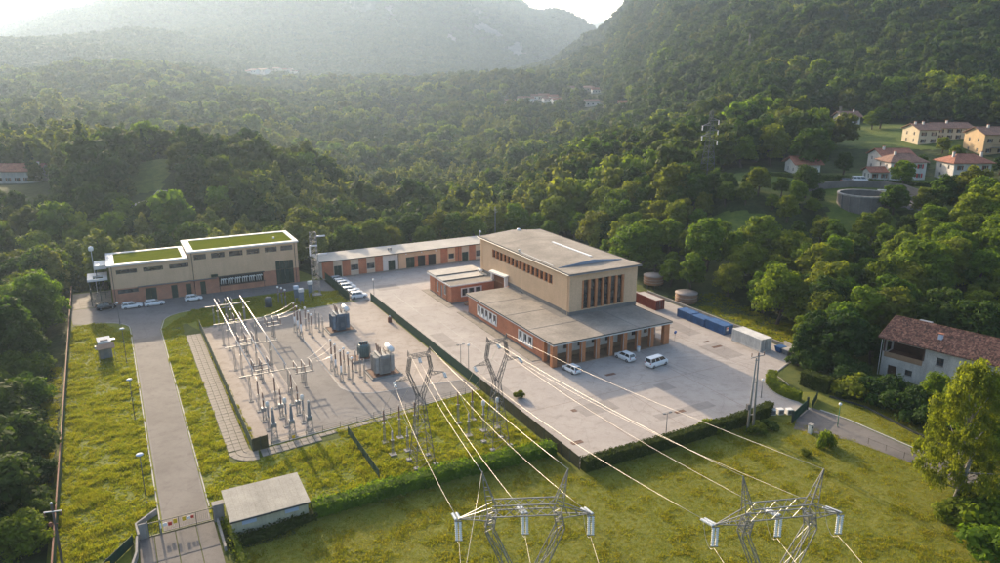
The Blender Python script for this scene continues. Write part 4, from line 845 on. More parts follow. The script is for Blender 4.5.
b = MB(); b.box(rack[0] - .2, rack[1] + .2, -1.0, -.27, 4.1, 4.25); b.box(rack[0] - .2, rack[1] + .2, -1.0, -.9, 1.75, 1.9); b.box(rack[0], rack[0] + .1, -.95, -.85, 0, 1.75); b.box(rack[1] - .1, rack[1], -.95, -.85, 0, 1.75); b.build('cooler_hood', 'trim_dark', LB)
b = MB(); b.box(-67.8, -55.42, -.75, -.02, 3.92, 4.08); b.box(-55.4, -49.2, -.95, -.27, 3.92, 4.08); b.build('canopy_ledge', 'plinth', LB)
MB().box(-50.6, -49.0, -.9, -.27, 4.3, 4.95).build('flood_box', 'door_green', LB)
for u, y, t in ((-72.9, -.1, 9.6), (-54.7, -.36, 11.1), (-29.0, -.36, 11.1)): MB().tube((u, y, .1), (u, y, t), .07).build('downpipe', 'trim_dark', LB)
def green_roof(x0, x1, y0, y1, z):
    b = MB(); w = .85
    b.box(x0 - .5, x1 + .3, y0 - .45, y0 + w, z - .05, z + .35); b.box(x0 - .5, x1 + .3, y1 - w, y1 + .45, z - .05, z + .35); b.box(x0 - .5, x0 + w + .4, y0 + w, y1 - w, z - .05, z + .35); b.box(x1 - w, x1 + .3, y0 + w, y1 - w, z - .05, z + .35); b.build('roof_parapet', 'trim_white', LB)
    MB().box(x0 + w + .41, x1 - w - .01, y0 + w + .01, y1 - w - .01, z - .05, z + .2).build('planted_roof', 'sedum', LB)
green_roof(-73.4, -55.9, 0, 14, 9.72); green_roof(-55.3, -28.2, -.25, 14.05, 11.22)
b = MB(); b.lathe([(.3, 0), (.3, .12), (.2, .3), (.2, .38)], 8, (-33, 6, 11.42)); b.build('roof_vent', 'white_paint', LB)
# stair tower and balconies at its left end
b = MB(); b.box(-76.6, -73.95, 4, 10, 8.4, 9.3); b.build('stair_canopy', 'trim_white', LB)
b = MB(); b.box(-78.4, -74.0, 1.2, 2.0, 6.2, 6.7); b.box(-78.4, -77.2, 2.0, 8, 6.2, 6.7); b.box(-77.2, -74.0, 5.2, 8, 6.2, 6.7); b.box(-75, -74.0, 2.0, 5.2, 6.2, 6.7); b.build('balcony_slab', 'trim_white', LB)
b = MB()
for u, v in ((-78.1, 1.5), (-78.1, 7.7), (-76, 1.5), (-75.0, 7.7)): b.bar((u, v, 0), (u, v, 6.2), .2)
for u, v in ((-76.3, 4.3), (-76.3, 9.6)): b.bar((u, v, 6.7), (u, v, 8.4), .2)
for z in (3.2,): b.bar((-78.1, 1.5, z), (-74.2, 1.5, z), .14); b.bar((-78.1, 1.5, z), (-78.1, 7.7, z), .14)
b.build('stair_frame', 'door_green', LB)
b = MB()
for i in range(12): b.box(-77.8 + i * .28, -77.55 + i * .28, 3.2, 4.6, .35 + i * .5, .42 + i * .5)
b.build('stair_treads', 'plinth', LB)
b = MB(); b.tube((-76.9, 12.4, 0), (-76.9, 12.4, 11.6), .06); b.lathe([(.05, 0), (.55, .15), (.6, .75), (.5, 1.1), (.05, 1.3)], 10, (-76.9, 12.4, 11.4)); b.build('vent_mast', 'white_paint', LB)

# ------------------------------------------------------------------ prefabricated shed by the gate
SHD = site('utility_shed', 'pale cream prefabricated shed with low pitched grey roof by the gate', 'shed', -63, -27.6)
mat('shed_wall', (.50, .48, .34), .8, .2, .5, streak=.25); mat('shed_roof', (.44, .40, .33), .85, .3, .35, fine=.2); mat('blue_vent', (.42, .50, .62), .6, .1, 1)
L_, D_ = 9.2, 6.4
b = MB(); b.add([(0, 0, 0), (L_, 0, 0), (L_, D_, 0), (0, D_, 0), (0, 0, 2.6), (L_, 0, 2.6), (L_, D_, 3.1), (0, D_, 3.1)], [(0, 1, 5, 4), (1, 2, 6, 5), (2, 3, 7, 6), (3, 0, 4, 7)]); b.build('wall', 'shed_wall', SHD)
b = MB()
for i in range(1, 8): b.box(i * L_ / 8 - .02, i * L_ / 8 + .02, -.012, -.001, .05, 2.55)
b.build('panel_joints', 'shed_roof', SHD)
b = MB(); roof_poly(b, [(-.25, -.4, 2.62), (L_ + .25, -.4, 2.62), (L_ + .25, D_ + .25, 3.14), (-.25, D_ + .25, 3.14)], .14); b.build('roof', 'shed_roof', SHD)
b = MB()
for i in range(1, 12): x = i * L_ / 12; b.tube((x, -.38, 2.775), (x, D_ + .2, 3.29), .022, n=4)
b.build('roof_ribs', 'shed_roof', SHD)
MB().box(-.27, L_ + .27, -.5, -.405, 2.56, 2.72).build('gutter', 'trim_dark', SHD)
for x in (1.15, 6.3): 
    b = MB(); b.box(x, x + 1.7, -.05, -.002, 1.75, 2.35)
    for k in range(5): b.box(x + .06, x + 1.64, -.075, -.051, 1.8 + k * .11, 1.86 + k * .11)
    b.build('vent_panel', 'blue_vent', SHD)
# ================================================================== fences, gates, hedges
mat('fence_green', (.016, .060, .036), .7, .3, .8); mat('post_dark', (.03, .045, .035), .6, .2, 1)
mat('fence_olive', (.085, .078, .032), .9, .45, .8, fine=.3); mat('rust_cap', (.22, .085, .055), .8, .4, 2)
mat('galv', (.27, .275, .28), .45, .25, 1.5, metal=.5); mat('galv_mid', (.17, .165, .17), .5, .3, 1.5, metal=.4); mat('galv_dark', (.12, .13, .14), .5, .3, 1.5, metal=.5)
mat('porcelain_brown', (.14, .052, .034), .3, .3, 2, spec=.6); mat('porcelain_grey', (.24, .235, .24), .35, .2, 2, spec=.6)
mat('glass_ins', (.74, .75, .73), .2, .12, 3, spec=.8); mat('alu', (.66, .60, .54), .35, .1, 1, metal=.35)
mat('yellow', (.75, .48, .02), .6, .1, 2); mat('sign_red', (.55, .05, .04), .6, .1, 2); mat('sign_blue', (.06, .16, .42), .5, .1, 2); mat('green_light', (.04, .22, .12), .5, .1, 2)
mat('creosote', (.13, .105, .085), .9, .35, 1.5, bump=.3)
def fence(name, label, a, c, h=2.0, step=2.5, pm='fence_green', qm='post_dark', cap=None, z=0., th=.05, group=None):
    A, C = W(*a), W(*c); L = (C - A).length; n = max(1, round(L / step)); s = L / n
    t = thing(name, label, 'fence', (A.x, A.y, z), math.atan2(C.y - A.y, C.x - A.x), group)
    pmesh = None; qmesh = None; cmesh = None
    for i in range(n + 1):
        if i < n:
            if pmesh is None:
                b = MB().box(.05, s - .05, -th / 2, th / 2, .08, h)
                for k in range(1, 4): b.box(.05, s - .05, -th / 2 - .012, -th / 2 - .001, h * k / 4 - .02, h * k / 4 + .02)
                o = b.build('panel', pm, t); pmesh = o.data
            else: o = bpy.data.objects.new('panel', pmesh); COL.objects.link(o); o.parent = t
            o.location = (i * s, 0, 0)
            if cap:
                if cmesh is None: o = MB().box(0, s, -.09, .09, h + .004, h + .09).build('cap', cap, t); cmesh = o.data
                else: o = bpy.data.objects.new('cap', cmesh); COL.objects.link(o); o.parent = t
                o.location = (i * s, 0, 0)
        if qmesh is None: o = MB().box(-.045, .045, -.045, .045, -.1, h + .1).build('post', qm, t); qmesh = o.data
        else: o = bpy.data.objects.new('post', qmesh); COL.objects.link(o); o.parent = t
        o.location = (i * s, 0, 0)
    return t
fence('screen_fence', 'long dark green screen fence between the substation and the yard', (-16.7, 59), (-16.5, -1.6), 2.1)
fence('screen_fence', 'weathered olive mesh fence from the substation corner down to the hedge', (-16.5, -1.9), (-16.5, -33.6), 2.1, 2.5, 'fence_olive')
fence('screen_fence', 'dark green screen fence along the slab path left of the substation', (-57.0, 57), (-56.9, -6.2), 2.0)
fence('screen_fence', 'short dark green screen fence beside the row of parked cars', (-21.4, 84), (-21.4, 61.6), 2.1)
fence('boundary_fence', 'long boundary fence with rusty capping beside the left wood', (-82.6, 101), (-82.0, -34), 2.0, 2.7, 'fence_green', 'post_dark', 'rust_cap')
fence('screen_fence', 'dark fence return at the near corner of the substation', (-56.8, -6.3), (-54.6, -6.0), 2.2, 1.1, 'fence_olive')
fence('mesh_fence', 'thin wire mesh fence across the lawn to the ivy hedge', (-42.6, -7.5), (-42.7, -22.6), 1.5, 2.5, 'fence_green', 'post_dark', th=.02)
def rail_fence(name, label, pts, h=1.1, m='galv', step=2.5, rails=(.5, 1.0)):
    P = [W(*p) for p in pts]; t = thing(name, label, 'fence', P[0]); o0 = P[0]
    for a, c in zip(P, P[1:]):
        L = (c - a).length; n = max(1, round(L / step))
        for i in range(n): p = a.lerp(c, i / n) - o0; MB().bar((0, 0, -.1), (0, 0, h), .06).build('post', m, t, p)
        for z in rails: MB().tube(a - o0 + Vector((0, 0, z * h)), c - o0 + Vector((0, 0, z * h)), .015, n=4).build('rail', m, t)
    return t
rail_fence('wire_fence', 'low wire fence along the near edge of the substation paving', [(-54, -5.9), (-46, -5.2), (-17, -2.4)], 1.3, 'post_dark', 3.0, (.35, .65, .95))
rail_fence('wire_fence', 'thin wooden post fence along the right hand road', [(27.0, -48), (28.2, -56), (30, -66)], 1.0, 'creosote', 3.0, (.9,))
# hedges
mat_leaf('leaf_hedge', [(.045, .062, .014), (.055, .075, .016)], .3, .8)
def hedge(label, pts, w, h, leaf='leaf_hedge', dens=36, size=.2, rough=.12, name='hedge', seed=0):
    r = np.random.default_rng(300 + seed); P = [W(*p) for p in pts]; o0 = P[0].copy(); Q = []; core = MB()
    rings = []
    for i, p in enumerate(P):
        d = (P[min(i + 1, len(P) - 1)] - P[max(i - 1, 0)]).normalized(); nn = Vector((-d.y, d.x, 0)) * (w / 2 - .08); q = p - o0; rings.append([tuple(q - nn), tuple(q + nn), tuple(q + nn * .9 + Vector((0, 0, h - .1))), tuple(q - nn * .9 + Vector((0, 0, h - .1)))])
    core.loft(rings); cv = np.array(core.v); cf = np.array([f for f in core.f if len(f) == 4])
    for a, c in zip(P, P[1:]):
        L = (c - a).length; d = (c - a) / L; nn = Vector((-d.y, d.x, 0)); n = int(L * (2 * h + w) * dens)
        t = r.random(n) * L; s = r.random(n) * (2 * h + w)
        off = np.where(s < h, -w / 2, np.where(s < h + w, s - h - w / 2, w / 2)); z = np.where(s < h, s, np.where(s < h + w, h, s - h - w)); nz = np.where((s >= h) & (s < h + w), 1., .25); no = np.where(s < h, -1., np.where(s < h + w, 0., 1.))
        jit = rough * (vnoise(t + 9 * seed, s * 1.3, 1.1, 31) * 2 + r.normal(0, .5, n))
        z = z * (1 + .6 * rough * vnoise(t + 5 * seed, t * 0, 2.5, 33)) + np.where(nz > .9, jit, 0); off = off + no * jit
        pos = np.stack([a.x - o0.x + d.x * t + nn.x * off, a.y - o0.y + d.y * t + nn.y * off, np.maximum(z, .03)], 1)
        nr = np.stack([nn.x * no, nn.y * no, nz], 1) + r.normal(0, .55, (n, 3)); nr /= np.linalg.norm(nr, axis=1)[:, None]
        u_ = np.cross(nr, r.normal(size=(n, 3))); u_ /= np.linalg.norm(u_, axis=1)[:, None]; v_ = np.cross(nr, u_); sz = (size * r.uniform(.6, 1.4, n))[:, None]
        Q.append(np.stack([pos - v_ * sz * .6, pos + u_ * sz * .5, pos + v_ * sz * .6, pos - u_ * sz * .5], 1).reshape(-1, 3))
    q = np.vstack(Q); F = np.arange(len(q)).reshape(-1, 4); F = np.vstack([F, cf + len(q)]); q = np.vstack([q, cv])
    o = bpy.data.objects.new(name, mesh_np(name, q, F, [leaf])); COL.objects.link(o); o.location = o0; return tag(o, label, 'hedge')
hedge('long clipped hedge along the near edge of the yard', [(-16.2, -34.0), (2, -34.2), (14, -34.0), (20.5, -33.6), (22.3, -32.8)], 1.5, 1.9, seed=1)
hedge('rambling yellow green ivy hedge between the lawn and the meadow', [(-53.2, -26.9), (-44, -26.7), (-33, -26.6), (-22, -27.2), (-17, -27.6)], 2.0, 1.7, 'leaf_fresh', 30, .24, .4, seed=2)
hedge('overgrown dark ivy round the foot of the cream shed', [(-63.8, -29.0), (-58, -28.6), (-53.0, -27.4)], 1.3, 1.0, 'leaf_hedge', 30, .24, .4, seed=3)
hedge('narrow ivy hedge beside the gate forecourt', [(-63.3, -24), (-63.0, -30), (-62.6, -40)], .7, 1.2, 'leaf_fresh', 30, .2, .35, seed=4)
hedge('curved clipped hedge round the right hand turning circle', arc(36.7, -29.3, 7.0, 112, 205, 8), 1.5, 1.7, 'leaf_fresh', 36, .2, .15, seed=5)
hedge('clipped square hedge block behind the green gate', [(36.8, -27.2), (37.6, -32.5)], 2.0, 2.7, 'leaf_hedge', 36, .22, .15, seed=6)
hedge('dark garden hedge below the farmhouse', [(37, -34), (42, -38), (44.5, -44)], 1.4, 1.2, 'leaf_hedge', 30, .22, .25, seed=7)
hedge('yellowing hedge at the bottom right below the birch', [(34.0, -70.0), (38.2, -80)], 1.6, 1.8, 'leaf_fresh', 30, .24, .35, seed=8)
# main gate with posts, wicket and warning signs
GT = site('sliding_gate', 'grey mesh sliding gate with warning signs across the entrance road', 'gate', -71.6, -22.2)
def frame_panel(par, x0, x1, h, mid=0, m='galv', nm='gate_leaf'):
    b = MB(); b.bar((x0, 0, .12), (x1, 0, .12), .12); b.bar((x0, 0, h), (x1, 0, h), .1); k = mid + 1
    for i in range(k + 1): x = x0 + (x1 - x0) * i / k; b.bar((x, 0, .1), (x, 0, h), .09)
    o = b.build(nm, 'post_dark', par); w = MB(); 
    n = int((x1 - x0) / .22)
    for i in range(1, n): x = x0 + (x1 - x0) * i / n; w.bar((x, .0, .15), (x, .0, h), .022)
    w.build('wires', m, o); return o
frame_panel(GT, .95, 7.0, 1.9, 2); frame_panel(GT, -.45, .75, 1.9)
b = MB().box(.8, .93, -.12, .12, 0, 2.1); b.box(-.62, -.47, -.12, .12, 0, 2.2); b.build('gate_post', 'concrete', GT)
MB().bevbox(7.05, 8.3, -.5, .35, 0, 2.3, .05).build('gate_pillar', 'concrete', GT); MB().box(6.95, 8.4, -.6, .45, 2.305, 2.45).build('pillar_cap', 'concrete', GT)
MB().bevbox(-1.5, -.65, -.12, .12, 0, 2.1, .03).build('gate_pillar', 'concrete', GT)
for x, z, w, h, m, nm in ((1.15, 1.05, .5, .45, 'white_paint', 'notice'), (1.75, .95, .45, .5, 'sign_red', 'notice'), (2.35, 1.1, .45, .6, 'yellow', 'warning_sign'), (3.4, 1.15, .4, .55, 'yellow', 'warning_sign'), (3.95, 1.2, .4, .4, 'white_paint', 'notice'), (4.4, 1.2, .35, .4, 'sign_red', 'notice')):
    MB().box(x, x + w, -.09, -.06, z, z + h).build(nm, m, GT)
b = MB(); b.box(.82, 1.0, -.3, -.13, 1.0, 1.6); b.build('intercom', 'white_paint', GT)
def lowwall(label, pts, h=.9, w=.25, m='concrete', name='low_wall'):
    o = kerb(name, pts, w, h, 0, m); del o['kind']; return tag(o, label, 'wall')
lowwall('low concrete wing wall left of the sliding gate', [(-73.2, -22.2), (-73.4, -19.5), (-70.9, -17.2)], .8)
lowwall('low concrete wall bending down from the gate to the road', [(-73.4, -22.6), (-73.6, -26), (-74.6, -30), (-75, -36)], .9)
lowwall('low concrete wall on the right of the forecourt', [(-64.2, -22.9), (-64.2, -29.5)], .7)
fence('screen_fence', 'green screen fence curving down left of the forecourt', (-73.9, -23), (-79.5, -30.5), 1.4, 1.6)
s_ = thing('warning_sign', 'small yellow warning plate on the curved green fence', 'sign', W(-76.6, -26.9, .7), YAW); MB().box(-.25, .25, -.14, -.11, 0, .55).build('plate', 'yellow', s_)
# right hand gate
RG = thing('green_gate', 'dark green metal gate standing at the right hand yard entrance', 'gate', W(22.3, -37.6), 0)
d = W(28.6, -35.2) - W(22.3, -37.6); RG.rotation_euler = (0, 0, math.atan2(d.y, d.x)); Lg = d.length
b = MB(); b.bar((0, 0, .15), (Lg, 0, .15), .12); b.bar((0, 0, 1.8), (Lg, 0, 1.8), .12); b.bar((0, 0, 1.0), (Lg, 0, 1.0), .09); b.build('gate_frame', 'fence_green', RG)
n = int(Lg / .28)
for i in range(n): MB().box(i * Lg / n + .05, (i + .72) * Lg / n + .05, -.02, .02, .2, 1.75).build('gate_bar', 'fence_green', RG)
for x in (0, Lg): MB().bevbox(x - .16, x + .16, -.16, .16, 0, 2.3, .03).build('gate_post', 'post_dark', RG)
fence('picket_screen', 'short curved green fence behind the open gate', (29.6, -35.4), (33.5, -33.2), 1.5, 1.0)
ip = thing('intercom_pillar', 'stubby white concrete intercom pillar on the verge by the green gate', 'pillar', W(22.0, -41.4), YAW + .2); MB().bevbox(-.35, .35, -.3, .3, 0, 1.5, .05).build('column', 'trim_white', ip); MB().box(-.2, .2, -.32, -.302, .95, 1.25).build('intercom_panel', 'trim_dark', ip); MB().box(-.42, .42, -.37, .37, 1.505, 1.6).build('cap', 'concrete', ip)
for i, (u, v, t) in enumerate(((22.0, -33.7, 'left'), (23.3, -34.2, 'middle'), (24.6, -34.9, 'right'))):
    s_ = thing('concrete_block', t + ' of the three pale concrete blocks beside the green gate', 'block', W(u, v), YAW - .3, 'concrete blocks at the gate'); b = MB().bevbox(-.5, .5, -.45, .45, 0, .95, .04); b.build('block', 'trim_white', s_); MB().box(-.4, .4, -.47, -.452, .12, .8).build('meter_door', 'plinth', s_)

# ================================================================== lamps, poles, masts
def lamp(label, u, v, h, kind='globe', rot=0., group='lamp posts'):
    t = site('lamp_post', label, 'lamp', u, v, 0, rot, group); MB().tube((0, 0, -.1), (0, 0, h), .07, .045, 8).build('pole', 'galv_dark', t); MB().lathe([(.16, 0), (.16, .12), (.08, .2)], 8).build('foot', 'concrete', t)
    if kind == 'globe': MB().lathe([(.06, 0), (.22, .08), (.26, .25), (.2, .42), (.04, .5)], 10, (0, 0, h)).build('lamp_head', 'white_paint', t)
    elif kind == 'disc': MB().lathe([(.06, -.05), (.1, 0), (.48, .1), (.42, .2), (.05, .28)], 12, (0, 0, h)).build('lamp_head', 'blue_vent', t)
    else:
        MB().bar((-.7, 0, h - .1), (.7, 0, h - .1), .06).build('arm', 'galv_dark', t)
        for s in (-1, 1): MB().box(s * .6 - .2, s * .6 + .2, -.15, .15, h - .05, h + .12).build('lamp_head', 'galv' if kind == 'twin' else 'white_paint', t)
    return t
su, sv = -71.6, -17.2
lamp('blue topped lamp post left of the entrance road nearest the gate', -71.9, -13.7, 7.0, 'disc'); lamp('blue topped lamp post halfway up the left side of the entrance road', -72.0, 14, 7.0, 'disc'); lamp('blue topped lamp post at the far left end of the entrance road', -72.2, 42, 7.0, 'disc')
lamp('globe lamp post on the apron before the green-roofed building', -72.6, 68.0, 5.0); lamp('globe lamp standing in the yard just behind the screen fence', -14.6, 7.0, 5.0); lamp('twin headed lamp beside the globe lamp at the screen fence', -16.0, 7.5, 5.4, 'twin'); lamp('twin headed lamp in the yard just inside the long hedge', .9, -31.8, 4.2, 'twin'); lamp('short lamp behind the hedge near the concrete pole', 25.3, -28.2, 3.2, 'globe'); lamp('lamp post in front of the near end of the parked car row', -15.0, 61.5, 4.4, 'globe')
t = lamp('green topped lamp post beside the right hand road', 27.6, -42.0, 3.8, 'globe'); t.children[-1].data.materials[0] = MATS['green_light']
# concrete A-frame pole
AP = thing('line_pole', 'leaning twin concrete pole with crossarm beside the hedge', 'pole', (39.7, 106.6, 0), .35)
MB().tube((-.55, 0, -.3), (-.2, 0, 12.6), .2, .13, 8).build('leg', 'concrete', AP); MB().tube((.55, 0, -.3), (.2, 0, 13.4), .2, .12, 8).build('leg', 'concrete', AP)
b = MB()
for z in (3.0, 4.2, 8.5, 12.2): w = .55 - z * .028; b.bar((-w - .15, 0, z), (w + .15, 0, z), .16)
b.build('brace', 'concrete', AP); MB().bar((-1.2, 0, 12.7), (1.3, 0, 12.9), .14).build('crossarm', 'galv', AP); MB().box(-1.05, -.62, -.25, .25, 4.0, 4.9).build('switch_box', 'plinth', AP)
for x in (-1.1, 0.1, 1.2): MB().disc_ins((x, 0, 12.9), (x, 0, 13.5), .1, 3).build('insulator', 'porcelain_brown', AP)
p = at(52, 508, 9.5)
WP = thing('utility_pole', 'grey wooden utility pole with crossarm at the bottom left corner', 'pole', (p.x, p.y, 0), .25); MB().tube((0, 0, -.3), (0, 0, 10), .17, .12, 8).build('pole', 'creosote', WP); MB().bar((-.85, -.1, 9.1), (.9, -.1, 9.1), .12).build('crossarm', 'trim_white', WP)
for x in (-.8, .8): MB().disc_ins((x, -.1, 9.0), (x, -.1, 8.5), .08, 3).build('insulator', 'porcelain_brown', WP)
b = MB(); b.lathe([(.18, 0), (.2, .1), (.2, .35), (.12, .42)], 8, (-.45, 0, 7.3)); b.tube((-.45, 0, 7.5), (.3, 0, 7.5), .05); b.build('lamp_bracket', 'rust_cap', WP)
b = MB(); b.lathe([(.15, 0), (.12, .12), (.05, .2)], 8, (0, 0, 10)); b.build('cap', 'white_paint', WP)
FP = thing('flood_pole', 'slim white pole rising behind the hall roof', 'pole', W(36.5, 93.6), YAW); MB().tube((0, 0, -.2), (0, 0, 14), .12, .07, 8).build('pole', 'galv', FP); MB().bar((-.6, 0, 13), (.7, 0, 13), .1).build('crossarm', 'galv', FP); MB().bar((0, 0, 12.2), (.9, 0, 12.4), .08).build('bracket', 'galv', FP)
# lattice radio mast
def lattice(b, z0, z1, w0, w1, levels, th, ring=True, cx=0., cy=0., cx1=None, cy1=None, d0=None, d1=None):
    """four-legged lattice body from (cx,cy,z0) half width w0 to (cx1,cy1,z1) half width w1"""
    cx1 = cx if cx1 is None else cx1; cy1 = cy if cy1 is None else cy1; d0 = w0 if d0 is None else d0; d1 = w1 if d1 is None else d1
    def C(t): w = w0 + (w1 - w0) * t; d = d0 + (d1 - d0) * t; x = cx + (cx1 - cx) * t; y = cy + (cy1 - cy) * t; z = z0 + (z1 - z0) * t; return [(x - w, y - d, z), (x + w, y - d, z), (x + w, y + d, z), (x - w, y + d, z)]
    A, Z = C(0), C(1)
    for a, z in zip(A, Z): b.bar(a, z, th)
    for i in range(levels):
        p, q = C(i / levels), C((i + 1) / levels)
        for k in range(4):
            k2 = (k + 1) % 4
            if i % 2 == 0: b.bar(p[k], q[k2], th * .55)
            else: b.bar(p[k2], q[k], th * .55)
            if ring: b.bar(q[k], q[k2], th * .55)
    return b
MS = site('radio_mast', 'grey lattice radio mast with white antennas beside the parked car row', 'mast', -27.3, 70.4)
b = MB(); lattice(b, -.1, 16.4, .85, .7, 14, .11); b.build('lattice', 'galv', MS)
for x, y, z, l in ((.7, -.6, 15.4, 2.2), (.7, -.6, 10.8, 2.4), (-1.2, -.6, 13.1, 2.0)): MB().tube((x, y, z), (x + l, y - .2, z), .2, n=8).build('antenna', 'white_paint', MS)
MB().box(-1.1, -.85, -.3, .2, 10.4, 12.8).build('panel_antenna', 'white_paint', MS); MB().box(.75, 1.0, -.3, .2, 8.3, 10.6).build('panel_antenna', 'white_paint', MS); MB().bar((-2.0, 0, 12.6), (.8, 0, 12.9), .08).build('boom', 'galv', MS)
MB().box(-1.1, 1.1, -1.1, 1.1, -.05, .25).build('plinth', 'concrete', MS)
# sampling kiosk on the left lawn
KS = site('kiosk', 'small grey measuring kiosk with a brown canopy on the left lawn', 'kiosk', -75.6, 46.5, 0, .1)
mat('kiosk_brown', (.30, .20, .135), .85, .2, 1)
MB().bevbox(-1.1, 1.1, 0, 2.4, 0, 3.0, .04).build('cabin', 'concrete', KS); b = MB(); roof_poly(b, [(-1.6, -1.7, 2.55), (1.6, -1.7, 2.55), (1.6, -.05, 3.1), (-1.6, -.05, 3.1)], .1); b.build('canopy', 'kiosk_brown', KS)
b = MB(); roof_poly(b, [(-1.2, .3, 3.05), (1.2, .3, 3.05), (1.2, 2.6, 3.5), (-1.2, 2.6, 3.5)], .35); b.build('roof', 'trim_white', KS); MB().box(-.7, .7, .8, 1.6, 3.42, 3.62).build('roof_hatch', 'plinth', KS)
for x in (-1.4, 1.4): MB().tube((x, -1.5, 0), (x, -1.5, 2.6), .05).build('post', 'galv', KS)
MB().box(-.45, .45, -.04, -.002, .1, 2.1).build('door', 'galv', KS); MB().box(1.15, 2.0, 1.6, 2.3, 3.1, 3.3).build('side_box', 'white_paint', KS); MB().box(-1.75, -1.15, .9, 1.8, 1.9, 2.5).build('side_box', 'trim_white', KS)
# ================================================================== pylons
def pylon(label, loc, rz, base, zw, zm, zb, hm, hb, ha, za, peak, th, beam_h=.9, st='galv'):
    """delta ('cat head') pylon: body to the waist zw, two splayed columns to zm, beam at zb, crossarms at za, earth peaks"""
    t = thing('pylon', label, 'pylon', loc, rz, 'delta pylons of the works')
    ww = base * .30
    b = MB(); lattice(b, -.2, zw, base, ww, 7, th); b.build('body', st, t)
    for s in (-1, 1):
        b = MB(); c = .34 * hb / 2.2
        lattice(b, zw, zm, ww * .5, c * .8, 4, th * .85, False, s * ww * .5, 0, s * hm, 0, ww, c); lattice(b, zm, zb, c * .8, c * .8, 4, th * .85, True, s * hm, 0, s * hb, 0, c, c); b.build('column', st, t)
        b = MB(); tip = (s * ha, 0, za); root = s * (hm + (hb - hm) * max(0, min(1, (za - zm) / max(.1, zb - zm))))
        for y in (-c, c):
            b.bar((root, y, za - .1), tip, th * .75); b.bar((root * .98, y, za + beam_h * 1.1), tip, th * .7)
            for k in (.3, .6): b.bar((root + (tip[0] - root) * k, y * (1 - k), za - .1 * (1 - k)), (root + (tip[0] - root) * (k - .12), y * (1 - k + .12), za + beam_h * 1.1 * (1 - k + .12)), th * .5)
        for k in (0, .35, .65): x = root + (tip[0] - root) * k; b.bar((x, -c * (1 - k), za), (x, c * (1 - k), za), th * .5)
        b.build('crossarm', st, t)
        b = MB(); top = (s * (hb + peak * .28), 0, zb + beam_h + peak)
        for x, y in ((s * hb - c, -c), (s * hb - c, c), (s * hb + c, -c), (s * hb + c, c)): b.bar((x, y, zb + beam_h * .4), top, th * .7)
        for k in (.3, .55, .78):
            P = [Vector((x, y, zb + beam_h * .4)).lerp(Vector(top), k) for x, y in ((s * hb - c, -c), (s * hb + c, -c), (s * hb + c, c), (s * hb - c, c))]
            for i in range(4): b.bar(P[i], P[(i + 1) % 4], th * .45)
        b.build('earth_peak', st, t)
    b = MB(); c = .42 * hb / 2.2
    for y in (-c, c):
        for z in (zb, zb + beam_h): b.bar((-hb, y, z), (hb, y, z), th * .9)
    n = max(4, int(2 * hb / .8))
    for i in range(n):
        x0, x1 = -hb + 2 * hb * i / n, -hb + 2 * hb * (i + 1) / n; f = i % 2
        for y in (-c, c): b.bar((x0, y, zb + beam_h * f), (x1, y, zb + beam_h * (1 - f)), th * .5)
        b.bar((x0, -c if f else c, zb + beam_h), (x1, c if f else -c, zb + beam_h), th * .45); b.bar((x0, -c if f else c, zb), (x1, c if f else -c, zb), th * .45)
    b.build('beam', st, t)
    for x in (-1, 1):
        for y in (-1, 1): MB().box(x * base - .35, x * base + .35, y * base - .35, y * base + .35, -.1, .3).build('footing', 'concrete', t)
    return t
TA, TBp = W(-35.6, -21.1), W(-23.4, -21.3); TC, TDn = Vector((1.9, 49.6, 0)), Vector((21.2, 49.3, 0))
ra, rb, rc_, rd = YAW, YAW, R(4), R(9)
small = dict(base=1.5, zw=10.4, zm=14.6, zb=16.6, hm=1.75, hb=1.4, ha=3.75, za=13.6, peak=.8, th=.10, beam_h=.45, st='galv_mid')
large = dict(base=2.2, zw=15.5, zm=21.3, zb=22.6, hm=2.75, hb=2.5, ha=5.1, za=22.3, peak=2.7, th=.10, beam_h=.95)
pylon('smaller delta pylon on the lawn, the one left of its twin', TA, ra, **small); pylon('smaller delta pylon on the lawn, the one right and behind its twin', TBp, rb, **small)
pylon('tall delta pylon in the near foreground at bottom centre', TC, rc_, **large); pylon('tall delta pylon in the near foreground at bottom right', TDn, rd, **large)
def loc2(T, r, x, y, z): return Vector((T.x + math.cos(r) * x - math.sin(r) * y, T.y + math.sin(r) * x + math.cos(r) * y, z))
def insul(label, p, q, pair=.28, r=.14, k=9, m='glass_ins'):
    p, q = Vector(p), Vector(q); t = thing('insulator_string', label, 'insulator', p, 0, 'glass insulator strings on the pylons'); d = q - p
    s = d.cross(Vector((0, 0, 1))); s = s.normalized() if s.length > .05 else Vector((1, 0, 0))
    for g in (-1, 1): MB().disc_ins(s * g * pair / 2, d + s * g * pair / 2, r, k).build('discs', m, t)
    b = MB(); b.bar(-s * pair, s * pair, .07); b.bar(d - s * pair, d + s * pair, .07); b.build('yoke', 'galv', t); return t
def wire(label, pts, sag=0., r=.0145, group=None, name='conductor', cat='wire', m='alu'):
    P = []
    for a, c in zip(pts, pts[1:]):
        a, c = Vector(a), Vector(c); n = 14
        for i in range(n + (c == Vector(pts[-1]))): t = i / n; q = a.lerp(c, t); q.z -= sag * 4 * t * (1 - t); P.append(q)
    o0 = P[0].copy(); o = MB().path([q - o0 for q in P], r, 5).build(name, m); o.location = o0; return tag(o, label, cat, group)
side = {-1: 'left', 0: 'middle', 1: 'right'}
